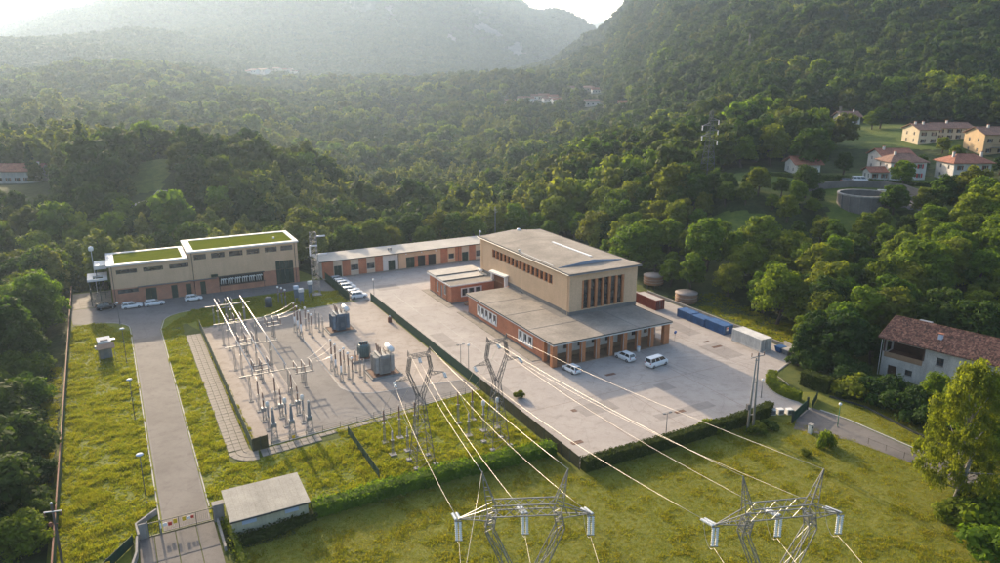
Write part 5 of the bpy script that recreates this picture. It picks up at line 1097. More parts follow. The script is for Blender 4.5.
for nm, (T0, r0), (T1, r1) in (('left', (TA, ra), (TC, rc_)), ('right', (TBp, rb), (TDn, rd))):
    ln = (T1 - T0).to_2d().normalized(); ln3 = Vector((ln.x, ln.y, 0))
    for s in (-1, 0, 1):
        a = loc2(T0, r0, s * 3.75, 0, 13.5) if s else loc2(T0, r0, 0, 0, 16.5); c = loc2(T1, r1, s * 5.1, 0, 22.2) if s else loc2(T1, r1, 0, 0, 22.5)
        dirw = (c - a).normalized(); a2 = a + dirw * 1.2 + Vector((0, 0, -.5)); c2 = c - dirw * 1.5 - Vector((0, 0, .12))
        insul('strain insulator on the %s arm of the %s lawn pylon' % (side[s], nm), a, a2, .22, .11, 8); insul('strain insulator facing the lawn on the %s arm of the bottom %s pylon' % (side[s], 'centre' if nm == 'left' else 'right'), c, c2, .3, .13, 9)
        h = c + Vector((.04, -.1, -1.75)); insul('hanging insulator pair on the %s arm of the bottom %s pylon' % (side[s], 'centre' if nm == 'left' else 'right'), c - Vector((0, .12, .1)), h, .3, .13, 9)
        wire('%s conductor between the %s lawn pylon and the near pylon' % (side[s], nm), [a2, c2], .9)
        wire('jumper below the %s arm of the bottom %s pylon' % (side[s], 'centre' if nm == 'left' else 'right'), [c2, (c2 + h) / 2 + Vector((0, 0, -1.0)), h - Vector((0, 0, .15))], .25, .016)
        far = Vector((T1.x + (T1.x - T0.x) * 1.0 + s * 5.5 + (0 if nm == 'left' else 6), -70, 22)); wire('%s conductor running on from the bottom %s pylon below the camera' % (side[s], 'centre' if nm == 'left' else 'right'), [h - Vector((0, 0, .15)), far], 5.5)
    for s in (-1, 1):
        a = loc2(T0, r0, s * 1.6, 0, 17.8); c = loc2(T1, r1, s * 3.25, 0, 26.2); wire('thin %s earth wire from the %s lawn pylon peak to the near pylon' % (side[s], nm), [a, c], .6, .015)
    c = loc2(T1, r1, -3.25, 0, 26.2)
    if nm == 'left': wire('thin earth wire leaving the bottom centre pylon towards the camera', [c, Vector((-8, -10, 14))], 1.5, .015)
# ------------------------------------------------------------------ switchgear on the lawn under the small pylons
def post_unit(label, u, v, h_steel, h_ins, group, name='post_insulator', cat='insulator', m='porcelain_grey', r=.15, head=None, pad=.5, steel='galv', z=0.):
    t = site(name, label, cat, u, v, z, 0, group); MB().box(-pad, pad, -pad, pad, -.05, .18).build('pad', 'concrete', t)
    b = MB(); lattice(b, .15, h_steel, .13, .11, max(2, int(h_steel / .6)), .05); b.build('pedestal', steel, t); MB().box(-.22, .22, -.22, .22, h_steel, h_steel + .1).build('base_plate', steel, t)
    MB().disc_ins((0, 0, h_steel + .1), (0, 0, h_steel + .1 + h_ins), r, max(4, int(h_ins / .16)), 8).build('insulator', m, t)
    if head == 'ball': MB().lathe([(.05, 0), (.24, .1), (.26, .3), (.16, .45), (.03, .5)], 10, (0, 0, h_steel + h_ins + .1)).build('head', 'white_paint', t)
    elif head == 'can': MB().lathe([(.16, 0), (.3, .08), (.3, .75), (.2, .9), (.03, .95)], 10, (0, 0, h_steel + h_ins + .1)).build('head', 'trim_white', t)
    else: MB().lathe([(.08, 0), (.1, .15), (.03, .2)], 8, (0, 0, h_steel + h_ins + .1)).build('head', 'alu', t)
    return t
LG = 'grey insulator posts under the lawn pylons'
for u, v, hs_, hi_, tx, hd_ in ((-38.4, -12.7, 3.2, 2.2, 'first insulator post from the left in the back row before the left lawn pylon', None), (-38.6, -16.9, 2.4, 1.3, 'front left insulator post beside the left lawn pylon', None), (-35.8, -12.4, 3.2, 2.2, 'second insulator post in the back row before the left lawn pylon', None), (-36.2, -16.8, 2.4, 1.3, 'front middle insulator post beside the left lawn pylon', None), (-33.2, -12.3, 3.2, 2.2, 'third insulator post in the back row hidden behind the left lawn pylon', None),
                         (-25.6, -12.0, 3.2, 2.2, 'left insulator post in the back row before the right lawn pylon', None), (-26.0, -16.8, 2.4, 1.3, 'front left insulator post beside the right lawn pylon', None), (-23.1, -12.1, 3.2, 2.2, 'middle insulator post in the back row before the right lawn pylon', None), (-23.2, -16.4, 2.8, 1.5, 'white topped insulator post beside the right lawn pylon', 'can'), (-20.8, -16.5, 2.8, 1.5, 'white topped insulator post behind the right lawn pylon', 'can')):
    post_unit(tx, u, v, hs_, hi_, LG, head=hd_, m='porcelain_brown' if hi_ > 2 else 'porcelain_grey')
for i, (u, T0, r0) in enumerate(((-38.4, TA, ra), (-35.8, TA, ra), (-33.2, TA, ra), (-25.6, TBp, rb), (-23.1, TBp, rb))):
    s = (-1, 0, 1, -1, 0)[i]; a = loc2(T0, r0, s * 3.75, 0, 13.0) if s else loc2(T0, r0, 0, 0, 15.6); wire('slack dropper from the %s lawn pylon %s phase to its insulator post' % ('left' if i < 3 else 'right', side[s]), [a, W(u, -12.4, 5.7)], .5, .018)
    front = W(u - .1 if i != 3 else u - .3, -16.8, 3.95); 
    if i < 4: wire('%s short link between back and front insulator posts at the %s lawn pylon' % (('first', 'second', 'third', 'leftmost')[i], 'left' if i < 3 else 'right'), [W(u, -12.5, 5.6), front], .25, .02)

# ================================================================== the open-air substation
BU = (-53.3, -50.55, -47.8); ph = ('left', 'middle', 'right')
for i, u in enumerate(BU):
    t = site('busbar', '%s of the three long white tubular busbars' % ph[i], 'busbar', u, 0, 0, 0, 'long tubular busbars'); MB().tube((0, 11.0, 6.2), (0, 57.5, 6.2), .085, n=8).build('tube', 'alu', t)
    for v in (11.0, 57.5): MB().lathe([(.02, -.12), (.14, -.05), (.14, .05), (.02, .12)], 8, (0, v, 6.2)).build('end_cap', 'alu', t)
for k, (v, tx) in enumerate(((56.5, 'farthest'), (43.2, 'second farthest'), (28.0, 'second nearest'), (12.2, 'nearest'))):
    t = site('busbar_support', '%s steel portal carrying the three white busbars' % tx, 'support', -50.5, v, 0, 0, 'busbar support portals')
    for x in (-3.4, 3.2): b = MB(); lattice(b, 0, 4.7, .14, .12, 7, .06); b.build('leg', 'galv', t, (x, 0, 0)); MB().box(x - .4, x + .4, -.4, .4, -.02, .16).build('footing', 'concrete', t)
    MB().box(-5, 4.6, -.07, .07, 4.75, 4.9).build('crossbeam', 'galv', t)
    for u in BU: MB().disc_ins((u + 50.5, 0, 4.9), (u + 50.5, 0, 6.1), .13, 7).build('post_insulator', 'porcelain_grey', t)
def disconnector(label, u, v, n=3, rot=0., z=2.9):
    t = site('disconnector', label, 'switchgear', u, v, 0, rot, 'disconnector switches of the substation')
    for y in (-1.2, 1.2): b = MB(); lattice(b, 0, z, .16, .14, 5, .06); b.build('leg', 'galv', t, (0, y, 0)); MB().box(-.4, .4, y - .4, y + .4, -.02, .15).build('footing', 'concrete', t)
    MB().box(-1.7, 1.7, -1.35, -1.15, z, z + .18).build('crossbeam', 'galv', t); MB().box(-1.7, 1.7, 1.15, 1.35, z, z + .18).build('crossbeam', 'galv', t)
    for i in range(n):
        x = -1.4 + 2.8 * i / (n - 1)
        for y in (-1.25, 0, 1.25): MB().disc_ins((x, y, z + .18), (x, y, z + 1.55), .11, 8).build('insulator', 'porcelain_brown' if y else 'porcelain_grey', t)
        MB().tube((x, -1.35, z + 1.65), (x, 1.35, z + 1.65), .05, n=6).build('blade', 'alu', t)
        MB().box(x - .06, x + .06, -.5, .5, z, z + .16).build('bearer', 'galv', t)
    return t
mid3 = ('under the far third of the busbars', 'under the middle of the busbars', 'under the near third of the busbars')
for v_, tx in zip((50.2, 36.0, 20.5), mid3): disconnector('low disconnector row ' + tx, -50.5, v_, 3, 0, 2.6)
for i, u in enumerate(BU):
    for v_, tx in ((53.6, 'far'), (39.5, 'middle'), (24.0, 'near')): post_unit('tall grey post under the %s part of the %s busbar' % (tx, ph[i]), u + .0, v_, 4.4, 1.55, 'posts under the busbars', pad=.35)
disconnector('disconnector switch right of the busbars near their far end', -43.6, 43.5); disconnector('disconnector switch right of the busbars near their close end', -44.0, 15.0); disconnector('disconnector switch at the far left end of the busbars', -50.5, 61.8, 3, 0)
for i, u in enumerate(BU):
    post_unit('brown phase post at the near end of the %s busbar' % ph[i], u, 7.6, 3.0, 2.6, 'phase posts below the busbar ends', m='porcelain_brown')
    wire('drop wire from the near end of the %s busbar to its breaker' % ph[i], [W(u, 11.0, 6.2), W(u, 7.6, 5.9), W(u, 3.6, 5.2)], .15, .02)
    t = site('circuit_breaker', '%s pole of the circuit breaker row in front of the busbars' % ph[i], 'switchgear', u, 3.3, 0, 0, 'circuit breaker poles'); MB().box(-.5, .5, -.5, .5, -.02, .18).build('pad', 'concrete', t)
    b = MB(); lattice(b, .15, 1.9, .25, .22, 4, .07); b.build('pedestal', 'galv', t); MB().bevbox(-.4, .4, -.32, .32, 1.9, 2.55, .05).build('drive_box', 'steel_grey', t)
    MB().disc_ins((0, 0, 2.55), (0, 0, 3.9), .15, 9).build('insulator', 'porcelain_brown', t); MB().tube((0, -.15, 3.95), (0, .15, 3.95), .16, n=8).build('joint', 'alu', t); MB().disc_ins((0, 0, 4.0), (0, .25, 5.1), .14, 8).build('insulator', 'porcelain_brown', t)
    post_unit('grey current transformer post of the %s phase' % ph[i], u, -.2, 2.3, 1.7, 'current transformer posts', 'current_transformer', 'transformer', 'porcelain_grey', .2, 'can')
    t = site('voltage_transformer', '%s of the three tapered grey columns at the near edge of the substation' % ph[i], 'transformer', u + .1, -4.0, 0, 0, 'tapered voltage transformers'); MB().box(-.75, .75, -.6, .6, -.02, .2).build('pad', 'concrete', t)
    b = MB(); lattice(b, .15, 2.3, .45, .35, 4, .08); b.build('pedestal', 'galv', t); MB().bevbox(-.42, .42, -.42, .42, 2.3, 2.95, .06).build('tank', 'steel_grey', t)
    b = MB(); [b.lathe([(.30 - j * .011, 0), (.33 - j * .011, .05), (.30 - j * .011, .11), (.22 - j * .009, .15)], 10, (0, 0, 2.95 + j * .155)) for j in range(14)]; b.build('insulator', 'porcelain_grey', t); MB().lathe([(.1, 0), (.17, .1), (.17, .4), (.03, .5)], 8, (0, 0, 5.1)).build('head', 'alu', t)
t = site('equipment_plinth', 'long low concrete plinth under the tapered grey columns', 'plinth', -51, -4.0); MB().bevbox(-3.6, 3.6, -.9, .9, -.02, .05, .02).build('slab', 'concrete', t)
t = site('warning_sign', 'small yellow danger plate at the foot of the tapered columns', 'sign', -50.6, -5.35); MB().box(-.25, .25, -.02, .02, .35, .85).build('plate', 'yellow', t); MB().tube((0, .04, 0), (0, .04, .8), .03).build('stake', 'galv', t)
# cable terminations, arresters and bushings of the two transformer bays
def termination(label, u, v, h=6.8, group=None):
    t = site('cable_termination', label, 'insulator', u, v, 0, 0, group); b = MB(); lattice(b, 0, 2.0, .3, .18, 4, .06); b.build('trestle', 'galv', t); MB().tube((0, 0, 1.6), (0, 0, h * .52), .17, n=8).build('cable_riser', 'white_paint', t)
    MB().disc_ins((0, 0, h * .52), (0, 0, h - .25), .19, 12, 8).build('insulator', 'porcelain_brown', t); MB().lathe([(.12, 0), (.2, .08), (.2, .28), (.04, .35)], 8, (0, 0, h - .25)).build('head', 'white_paint', t); MB().box(-.45, .45, -.45, .45, -.02, .14).build('pad', 'concrete', t); return t
rows = (('far', -38.7, (44.7, 41.8, 38.9), -36.3, (44.9, 42.0, 39.5), -34.0, (45.1, 42.1, 39.2), 6.8), ('near', -37.6, (19.4, 16.6, 13.0), -36.0, (16.6, 13.9, 11.3), -33.8, (16.5, 13.8, 11.1), 6.3))
od = ('farthest', 'middle', 'nearest')
for nm, u1, v1, u2, v2, u3, v3, hh in rows:
    for i in range(3):
        termination('%s white footed cable termination of the %s transformer bay' % (od[i], nm), u1, v1[i], hh, 'cable terminations of the %s bay' % nm)
        post_unit('%s white headed insulator post of the %s transformer bay' % (od[i], nm), u2, v2[i], 2.6, 2.2, 'white headed posts of the %s bay' % nm, m='porcelain_brown', head='ball', pad=.35)
        post_unit('%s slim grey post right of the white headed posts in the %s bay' % (od[i], nm), u3, v3[i], 3.4, .9, 'slim grey posts of the %s bay' % nm, m='porcelain_grey', pad=.35)
        end = W(-45.2 + i * 1.3, (44.6, 43.5, 42.2)[i], 4.7) if nm == 'far' else W(-43 + i * .6, (16.2, 15, 13.8)[i], 4.7)
        wire('%s white connection from the %s bay terminations to the disconnector' % (od[i], nm), [W(u1, v1[i], hh + .1), end], .45, .035)
        wire('%s link across the %s bay posts' % (od[i], nm), [W(u1, v1[i], hh + .05), W(u2, v2[i], 5.3), W(u3, v3[i], 4.6)], .1, .018)
def transformer(label, u, v, m, rad=1., z=0., small=False):
    t = site('power_transformer', label, 'transformer', u, v)
    MB().bevbox(-3.0, 3.1, -2.6, 2.5, -.02, .28, .04).build('bund', 'concrete', t); b = MB(); b.box(-2.7, 2.8, -2.3, -2.2, .28, .4); b.box(-2.7, 2.8, 2.1, 2.2, .28, .4); b.box(-2.7, -2.6, -2.2, 2.1, .28, .4); b.box(2.7, 2.8, -2.2, 2.1, .28, .4); b.build('bund_edge', 'plinth', t)
    MB().box(-2.5, 2.6, -2.05, 2.05, .285, .33).build('gravel_bed', 'drain_iron', t)
    MB().bevbox(-1.0, 1.0, -1.6, 1.6, .5, 4.0, .1).build('tank', m, t); MB().bevbox(-1.08, 1.08, -1.68, 1.68, 4.0, 4.15, .05).build('lid', m, t); MB().box(-1.0, 1.0, -1.2, 1.2, .33, .5).build('skid', 'plinth', t)
    for sx in (-1, 1):
        for j in range(2):
            b = MB(); y0 = -1.55 + j * 1.6
            for k in range(9): x = sx * (1.2 + (.95 * math.sin(math.pi * (k + .5) / 9)) * .35 + .1); y = y0 + k * .165; b.box(min(sx * 1.12, sx * (1.75 + .25 * math.sin(math.pi * (k + .5) / 9))), max(sx * 1.12, sx * (1.75 + .25 * math.sin(math.pi * (k + .5) / 9))), y, y + .07, .8, 3.9)
            b.tube((sx * 1.0, y0 + .7, 3.7), (sx * 1.6, y0 + .7, 3.7), .1); b.tube((sx * 1.0, y0 + .7, 1.0), (sx * 1.6, y0 + .7, 1.0), .1); b.build('radiator', m, t)
    for j in range(2):
        b = MB(); sy = -1 if j else 1
        for k in range(8): x = -.75 + k * .2; b.box(x, x + .08, min(sy * 1.62, sy * 2.15), max(sy * 1.62, sy * 2.15), .9, 3.7)
        b.build('radiator', m, t)
    for i in range(3): MB().disc_ins((-.5, -1.1 + i * 1.1, 4.15), (-.75, -1.1 + i * 1.1, 5.9), .16, 9).build('high_bushing', 'porcelain_brown', t); MB().disc_ins((.4, -.8 + i * .7, 4.15), (.5, -.8 + i * .7, 4.9), .11, 5).build('low_bushing', 'porcelain_brown', t)
    MB().tube((1.5, -1.5, 4.95), (1.5, 1.5, 4.95), .48, n=14).build('conservator', 'white_paint', t); b = MB(); b.tube((1.5, -.8, 4.1), (1.5, -.8, 4.6), .08); b.tube((1.5, .8, 4.1), (1.5, .8, 4.6), .08); b.tube((1.1, 0, 4.1), (1.5, 0, 4.6), .07); b.build('oil_pipe', m, t)
    MB().bevbox(-.3, .5, -1.85, -1.69, 1.2, 2.3, .02).build('control_box', 'trim_white', t); return t
mat('tank_blue', (.16, .20, .25), .5, .3, .9); mat('tank_pale', (.40, .38, .35), .55, .25, .9); mat('tank_green', (.13, .19, .19), .5, .3, .9)
transformer('blue grey power transformer with white conservator drum in the far bay', -29.7, 41.4, 'tank_blue'); transformer('pale grey power transformer with white conservator drum in the near bay', -29.5, 13.6, 'tank_pale')
ET = site('earthing_transformer', 'small green round finned transformer between the two large ones', 'transformer', -30.2, 22.6); MB().bevbox(-3, 2.4, -2, 2.0, -.02, .35, .04).build('plinth', 'concrete', ET); MB().box(-2.6, 2.0, -1.7, 1.7, .355, .4).build('gravel_bed', 'drain_iron', ET); MB().lathe([(1.0, 0), (1.05, .1), (1.05, 2.3), (.9, 2.45), (.2, 2.5)], 16, (0, 0, .5)).build('tank', 'tank_green', ET); MB().box(-.6, .6, -.6, .6, .4, .5).build('skid', 'plinth', ET)
b = MB()
for k in range(20): a = 2 * math.pi * k / 20; c, s = math.cos(a), math.sin(a); b.bar((c * 1.25, s * 1.25, .8), (c * 1.25, s * 1.25, 2.7), .12)
b.build('fins', 'tank_green', ET); MB().tube((-.8, .3, 3.2), (.9, .3, 3.2), .3, n=10).build('conservator', 'tank_green', ET); MB().tube((0, .3, 2.9), (0, .3, 3.0), .1).build('oil_pipe', 'tank_green', ET)
for i in range(3): MB().disc_ins((-.5 + i * .5, -.4, 2.95), (-.5 + i * .5, -.4, 3.6), .1, 5).build('bushing', 'porcelain_brown', ET)
# small gear on the grass north of the paving
for i, (x, y) in enumerate(((279, 304), (282.5, 305), (286, 307))):
    u, v = uv(at(x, y)); post_unit('%s slim post with white cap on the grass before the large green door' % ph[i], u, v, 2.6, 1.4, 'slim posts before the green door', m='porcelain_brown', head='ball', pad=.3)
for i, (x, y) in enumerate(((297, 302), (302, 305), (311, 297))):
    u, v = uv(at(x, y)); t = site('control_cabinet', '%s blue grey cabinet on stilts near the radio mast' % ph[i], 'cabinet', u, v, 0, 0, 'cabinets near the mast'); MB().bevbox(-.5, .5, -.4, .4, 1.2, 3.4, .04).build('cabinet', 'tank_blue', t); b = MB(); [b.bar((x_, y_, 0), (x_, y_, 1.2), .1) for x_ in (-.4, .4) for y_ in (-.3, .3)]; b.build('legs', 'galv', t); MB().bevbox(-.6, .6, -.5, .5, 3.405, 4.2, .05).build('top_unit', 'trim_white' if i else 'blue_vent', t)
u, v = uv(at(269, 307)); t = site('reactor_drum', 'squat dark drum on the grass below the white coolers', 'drum', u, v); MB().lathe([(.8, 0), (.9, .1), (.9, 2.2), (.6, 2.5), (.1, 2.55)], 14).build('drum', 'galv_dark', t); MB().box(-1, 1, -1, 1, -.05, .03).build('pad', 'concrete', t)
rail_fence('guard_rail', 'thin steel guard rail below the coolers of the left building', [(-51, 79.5), (-36.5, 79.5)], 1.2, 'galv', 2.4)
# ================================================================== vehicles
mat('car_white', (.78, .78, .77), .3, .04, 1, spec=.6); mat('car_black', (.015, .015, .018), .25, .1, 1, spec=.6); mat('car_silver', (.36, .39, .44), .3, .06, 1, metal=.4, spec=.6)
mat('tyre', (.02, .02, .02), .9, .1, 3); mat('rim', (.35, .35, .36), .4, .1, 3, metal=.6); mat('lamp_clear', (.75, .77, .8), .15, .05, 3, spec=.8); mat('lamp_red', (.35, .01, .01), .3, .05, 3, spec=.6)
def make_car(kind, body='car_white', stripe=None):
    L, wd_, belt, roof, hood, cab0, cab1, sl0, sl1 = {'hatch': (4.15, 1.76, .95, 1.50, .88, -2.0, .75, .35, .75), 'suv': (4.4, 1.84, 1.08, 1.68, 1.02, -2.12, .75, .3, .65), 'wagon': (4.6, 1.8, .95, 1.50, .88, -2.22, .7, .4, .8), 'van': (4.95, 1.95, 1.2, 1.98, 1.12, -2.42, 1.55, .12, .75)}[kind]
    t = thing('parked_car', '', 'car', (0, 0, 0)); hw = wd_ / 2; st = []
    prof = [(-L / 2, .45, .72, .86), (-L / 2 + .08, .26, belt - .05, .95), (-L / 2 + .5, .22, belt, 1.0), (cab1 - .1, .22, belt, 1.0), (cab1 + .25, .22, hood + .02, 1.0), (L / 2 - .45, .22, hood - .08, .97), (L / 2 - .08, .26, hood - .24, .88), (L / 2, .4, .62, .74)]
    for x, zb, zt, w in prof: zm = zb + (zt - zb) * .55; st.append([(x, -hw * w * .93, zb), (x, -hw * w, zb + .14), (x, -hw * w, zm), (x, -hw * w * .93, zt - .03), (x, -hw * w * .8, zt), (x, hw * w * .8, zt), (x, hw * w * .93, zt - .03), (x, hw * w, zm), (x, hw * w, zb + .14), (x, hw * w * .93, zb)])
    b = MB(); b.loft(st, True, True); bd = b.build('body', body, t)
    lo = [(cab0 + .05, hw * .86), (cab1 + .25, hw * .84)]; hi_ = [(cab0 + sl0, hw * .70), (cab1 - sl1 + .25, hw * .68)]
    def R4(p, z): return [(p[0][0], -p[0][1], z), (p[1][0], -p[1][1], z), (p[1][0], p[1][1], z), (p[0][0], p[0][1], z)]
    b = MB(); b.loft([R4(lo, belt - .02), R4(hi_, roof - .04)], True); b.build('windows', 'glass', t)
    b = MB(); r0 = [(hi_[0][0] - .04, hi_[0][1] + .02), (hi_[1][0] + .04, hi_[1][1] + .02)]; r1 = [(hi_[0][0] + .08, hi_[0][1] - .1), (hi_[1][0] - .12, hi_[1][1] - .1)]; b.loft([R4(r0, roof - .07), R4(r0, roof - .02), R4(r1, roof + .02)], True, False)
    A, Bq = R4(lo, belt - .02), R4(hi_, roof - .05)
    for p, q in zip(A, Bq): b.bar(p, q, .1)
    for f in ((.45,) if kind != 'van' else (.32, .62)):
        for y in (0, 3): i0, i1 = (0, 1) if y == 0 else (3, 2); p = Vector(A[i0]).lerp(Vector(A[i1]), f); q = Vector(Bq[i0]).lerp(Vector(Bq[i1]), f); b.bar(p, q, .09)
    b.build('roof', body, t); wr = .33 if kind in ('suv', 'van') else .31
    for x in (-L / 2 + .82, L / 2 - .86):
        for s in (-1, 1):
            w = MB(); w.tube((x, s * (hw - .2), wr), (x, s * (hw + .015), wr), wr, n=14); w_ = w.build('wheel', 'tyre', t); MB().tube((x, s * (hw - .1), wr), (x, s * (hw + .025), wr), wr * .62, n=10).build('rim', 'rim', w_)
    for s in (-1, 1):
        MB().box(L / 2 - .2, L / 2 - .02, s * hw * .62 - .16, s * hw * .62 + .16, hood - .34, hood - .2).build('headlight', 'lamp_clear', t); MB().box(-L / 2 - .01, -L / 2 + .12, s * hw * .74 - .1, s * hw * .74 + .1, belt - .3, belt - .06).build('tail_light', 'lamp_red', t)
        MB().box(cab1 - .05, cab1 + .12, s * (hw + .02) - .08, s * (hw + .02) + .08, belt + .02, belt + .18).build('mirror', body, t)
    MB().box(L / 2 - .1, L / 2 + .01, -hw * .5, hw * .5, .36, .52).build('grille', 'trim_dark', t); MB().box(-L / 2 - .015, -L / 2 + .03, -.26, .26, .55, .67).build('number_plate', 'trim_white', t)
    if stripe: 
        for s in (-1, 1): MB().box(-L / 2 + .5, L / 2 - .7, s * hw - .012, s * hw + .012, .5, .72).build('stripe', stripe, t)
    return t
CARS = {k: make_car(*a) for k, a in (('hatch', ('hatch',)), ('suv', ('suv',)), ('wagon', ('wagon',)), ('van', ('van',)), ('black', ('suv', 'car_black')), ('silver', ('wagon', 'car_silver')), ('striped', ('suv', 'car_white', 'sign_blue')))}
used = set()
def park(kind, label, u, v, rot, group):
    t = CARS[kind] if kind not in used else copy_tree(CARS[kind]); used.add(kind)
    t.location = W(u, v, .066); t.rotation_euler = (0, 0, YAW + R(rot)); t.name = 'parked_van' if kind == 'van' else 'parked_car'; tag(t, label, 'van' if kind == 'van' else 'car', group)
park('hatch', 'white hatchback parked alone near the left end of the hall porch', 2.5, -2.6, 96, 'vehicles before the hall'); park('suv', 'white sport utility car parked nose to the middle of the hall porch', 15.3, -2.4, 97, 'vehicles before the hall'); park('van', 'white passenger van in the shaded yard right of the other vehicles', 18.8, -7.8, 8, 'vehicles before the hall')
gr = 'vehicles parked along the short screen fence'
for i, (k, tx) in enumerate((('suv', 'nearest white car in the row by the short screen fence'), ('hatch', 'second white car from the near end of the fence row'), ('wagon', 'third white car from the near end of the fence row'), ('suv', 'fourth white car from the near end of the fence row'), ('striped', 'white car with a blue side stripe in the fence row'), ('hatch', 'white car next to last in the fence row'), ('silver', 'silver blue car at the far end of the fence row'))):
    park(k, tx, -18.7 + random.uniform(-.15, .15), 62.9 + i * 2.95, random.uniform(-2, 2), gr)
g2_ = 'vehicles before the green-roofed building'
park('wagon', 'leftmost white estate car before the green-roofed building', -69.6, 80.6, 2, g2_); park('wagon', 'middle white estate car before the green-roofed building', -64.6, 80.2, 1, g2_); park('hatch', 'rightmost white car before the green-roofed building', -55.7, 80.2, -2, g2_); park('black', 'black car parked under the stair frame of the left building', -75.2, 82.4, 12, g2_)
# ================================================================== containers and tanks
mat('cont_blue', (.04, .13, .31), .55, .3, .8, streak=.3); mat('cont_red', (.22, .045, .03), .65, .35, .8); mat('cont_white', (.70, .675, .62), .6, .22, .8, streak=.2); mat('cont_roof', (.46, .42, .38), .7, .3, .8); mat('tarp', (.10, .10, .11), .6, .2, 1)
def container(label, u, v, L, w, h, m, roofm, open_top=False, name='container'):
    t = site(name, label, 'container', u, v)   # u,v : centre ; L along v
    b = MB(); b.box(-w / 2 + .06, w / 2 - .06, -L / 2 + .06, L / 2 - .06, .2, h - .1); b.build('body', m, t)
    n = int(L / .42)
    for s in (-1, 1):
        b = MB()
        for i in range(n): y = -L / 2 + .18 + i * (L - .36) / n; b.box(min(s * (w / 2 - .055), s * w / 2), max(s * (w / 2 - .055), s * w / 2), y, y + .2, .3, h - .2)
        b.build('corrugation', m, t)
    b = MB()
    for x in (-1, 1):
        for y in (-1, 1): b.box(x * w / 2 - .09, x * w / 2 + .09, y * L / 2 - .09, y * L / 2 + .09, .04, h)
        b.box(x * w / 2 - .08, x * w / 2 + .08, -L / 2 + .1, L / 2 - .1, h - .14, h + .005); b.box(x * w / 2 - .08, x * w / 2 + .08, -L / 2 + .1, L / 2 - .1, .1, .28)
        b.box(-w / 2 + .1, w / 2 - .1, x * L / 2 - .08, x * L / 2 + .08, h - .14, h + .005); b.box(-w / 2 + .1, w / 2 - .1, x * L / 2 - .08, x * L / 2 + .08, .1, .28)
    b.build('frame', m, t); MB().box(-w / 2 + .085, w / 2 - .085, -L / 2 + .085, L / 2 - .085, h - .09, h - .02).build('roof', roofm, t)
    b = MB()
    for x in (-.62, -.2, .2, .62): b.tube((x * w / 2, -L / 2 - .05, .3), (x * w / 2, -L / 2 - .05, h - .2), .03)
    b.box(-.02, .02, -L / 2 - .012, -L / 2 + .055, .3, h - .2); b.build('door_bars', 'galv', t)
    b = MB(); [b.box(x - .12, x + .12, y - .3, y + .3, 0, .1) for x in (-w / 2, w / 2) for y in (-L / 2 + .4, L / 2 - .4)]; b.build('skids', 'plinth', t)
    return t
container('blue container farthest from the white one, first of three in line', 43.9, 11.4, 4.3, 2.5, 1.9, 'cont_blue', 'cont_blue'); container('middle blue container of the three in line', 43.9, 6.9, 3.9, 2.5, 1.8, 'cont_blue', 'cont_blue'); container('longest blue container next to the white one', 44.0, 1.6, 5.6, 2.5, 2.1, 'cont_blue', 'cont_blue')
container('large white corrugated container beside the blue ones', 43.5, -8.3, 7.8, 2.9, 2.7, 'cont_white', 'cont_white'); container('rust red container with pale roof behind the hall', 42.2, 23.2, 7.6, 2.5, 2.5, 'cont_red', 'cont_roof')
MB_ = site('notice_board', 'small white and red notice on the end of the blue container', 'sign', 43.6, -1.35); MB().box(-.3, .3, -.04, -.01, 1.0, 1.8).build('panel', 'trim_white', MB_); MB().box(-.2, .2, -.055, -.041, 1.35, 1.7).build('symbol', 'sign_red', MB_); MB().tube((0, 0, 0), (0, 0, 1.7), .03).build('stake', 'galv', MB_)
for i, (u, v, m, tx) in enumerate(((45.8, -14.0, 'cont_blue', 'small blue waste skip behind the white container'), (45.9, -15.8, 'galv', 'small grey waste skip at the end of the container line'))):
    t = site('waste_skip', tx, 'skip', u, v); b = MB(); b.loft([[(-.7, -.55, .15), (.7, -.55, .15), (.7, .55, .15), (-.7, .55, .15)], [(-.95, -.75, 1.2), (.95, -.75, 1.2), (.95, .75, 1.2), (-.95, .75, 1.2)]]); b.build('tub', m, t); MB().box(-1.0, 1.0, -.8, .8, 1.205, 1.3).build('lid', 'cont_roof' if i else 'cont_blue', t); b = MB(); [b.tube((x, y, 0), (x, y, .2), .09) for x in (-.5, .5) for y in (-.4, .4)]; b.build('castors', 'tyre', t)
mat('tank_rust', (.30, .17, .10), .8, .35, .6); mat('tank_lid', (.36, .30, .26), .85, .3, .5)
for u, v, r, h, z, tx in ((53.4, 35.5, 2.6, 2.2, .9, 'round tank on supports half hidden behind the hall'), (52.3, 21.5, 2.7, 2.3, 0, 'round rusty banded tank behind the blue containers')):
    zg = hz(*W(u, v).to_2d()); t = site('round_tank', tx, 'tank', u, v, zg)
    if z: b = MB(); [b.tube((1.9 * math.cos(a), 1.9 * math.sin(a), -.5), (1.9 * math.cos(a), 1.9 * math.sin(a), z), .12) for a in (0, 1.05, 2.1, 3.14, 4.2, 5.2)]; b.build('supports', 'galv_dark', t)
    MB().lathe([(r * .98, z - .3 if not z else z), (r, z + .1), (r, z + h)], 28).build('shell', 'tank_rust', t); MB().lathe([(r * 1.04, z + h), (r * 1.04, z + h + .14), (.3, z + h + .28)], 28).build('lid', 'tank_lid', t)
    for k in (.3, .6): MB().lathe([(r + .005, 0), (r + .05, .02), (r + .05, .12), (r + .005, .14)], 28, (0, 0, z + h * k)).build('hoop', 'tank_lid', t)
lowwall('low concrete retaining wall behind the blue containers', [(48.7, 32), (48.9, 12), (48.9, -12)], .7, .3)
lowwall('stone retaining wall end beside the waste skips', [(48.9, -12.3), (47.2, -18)], 1.4, .4)
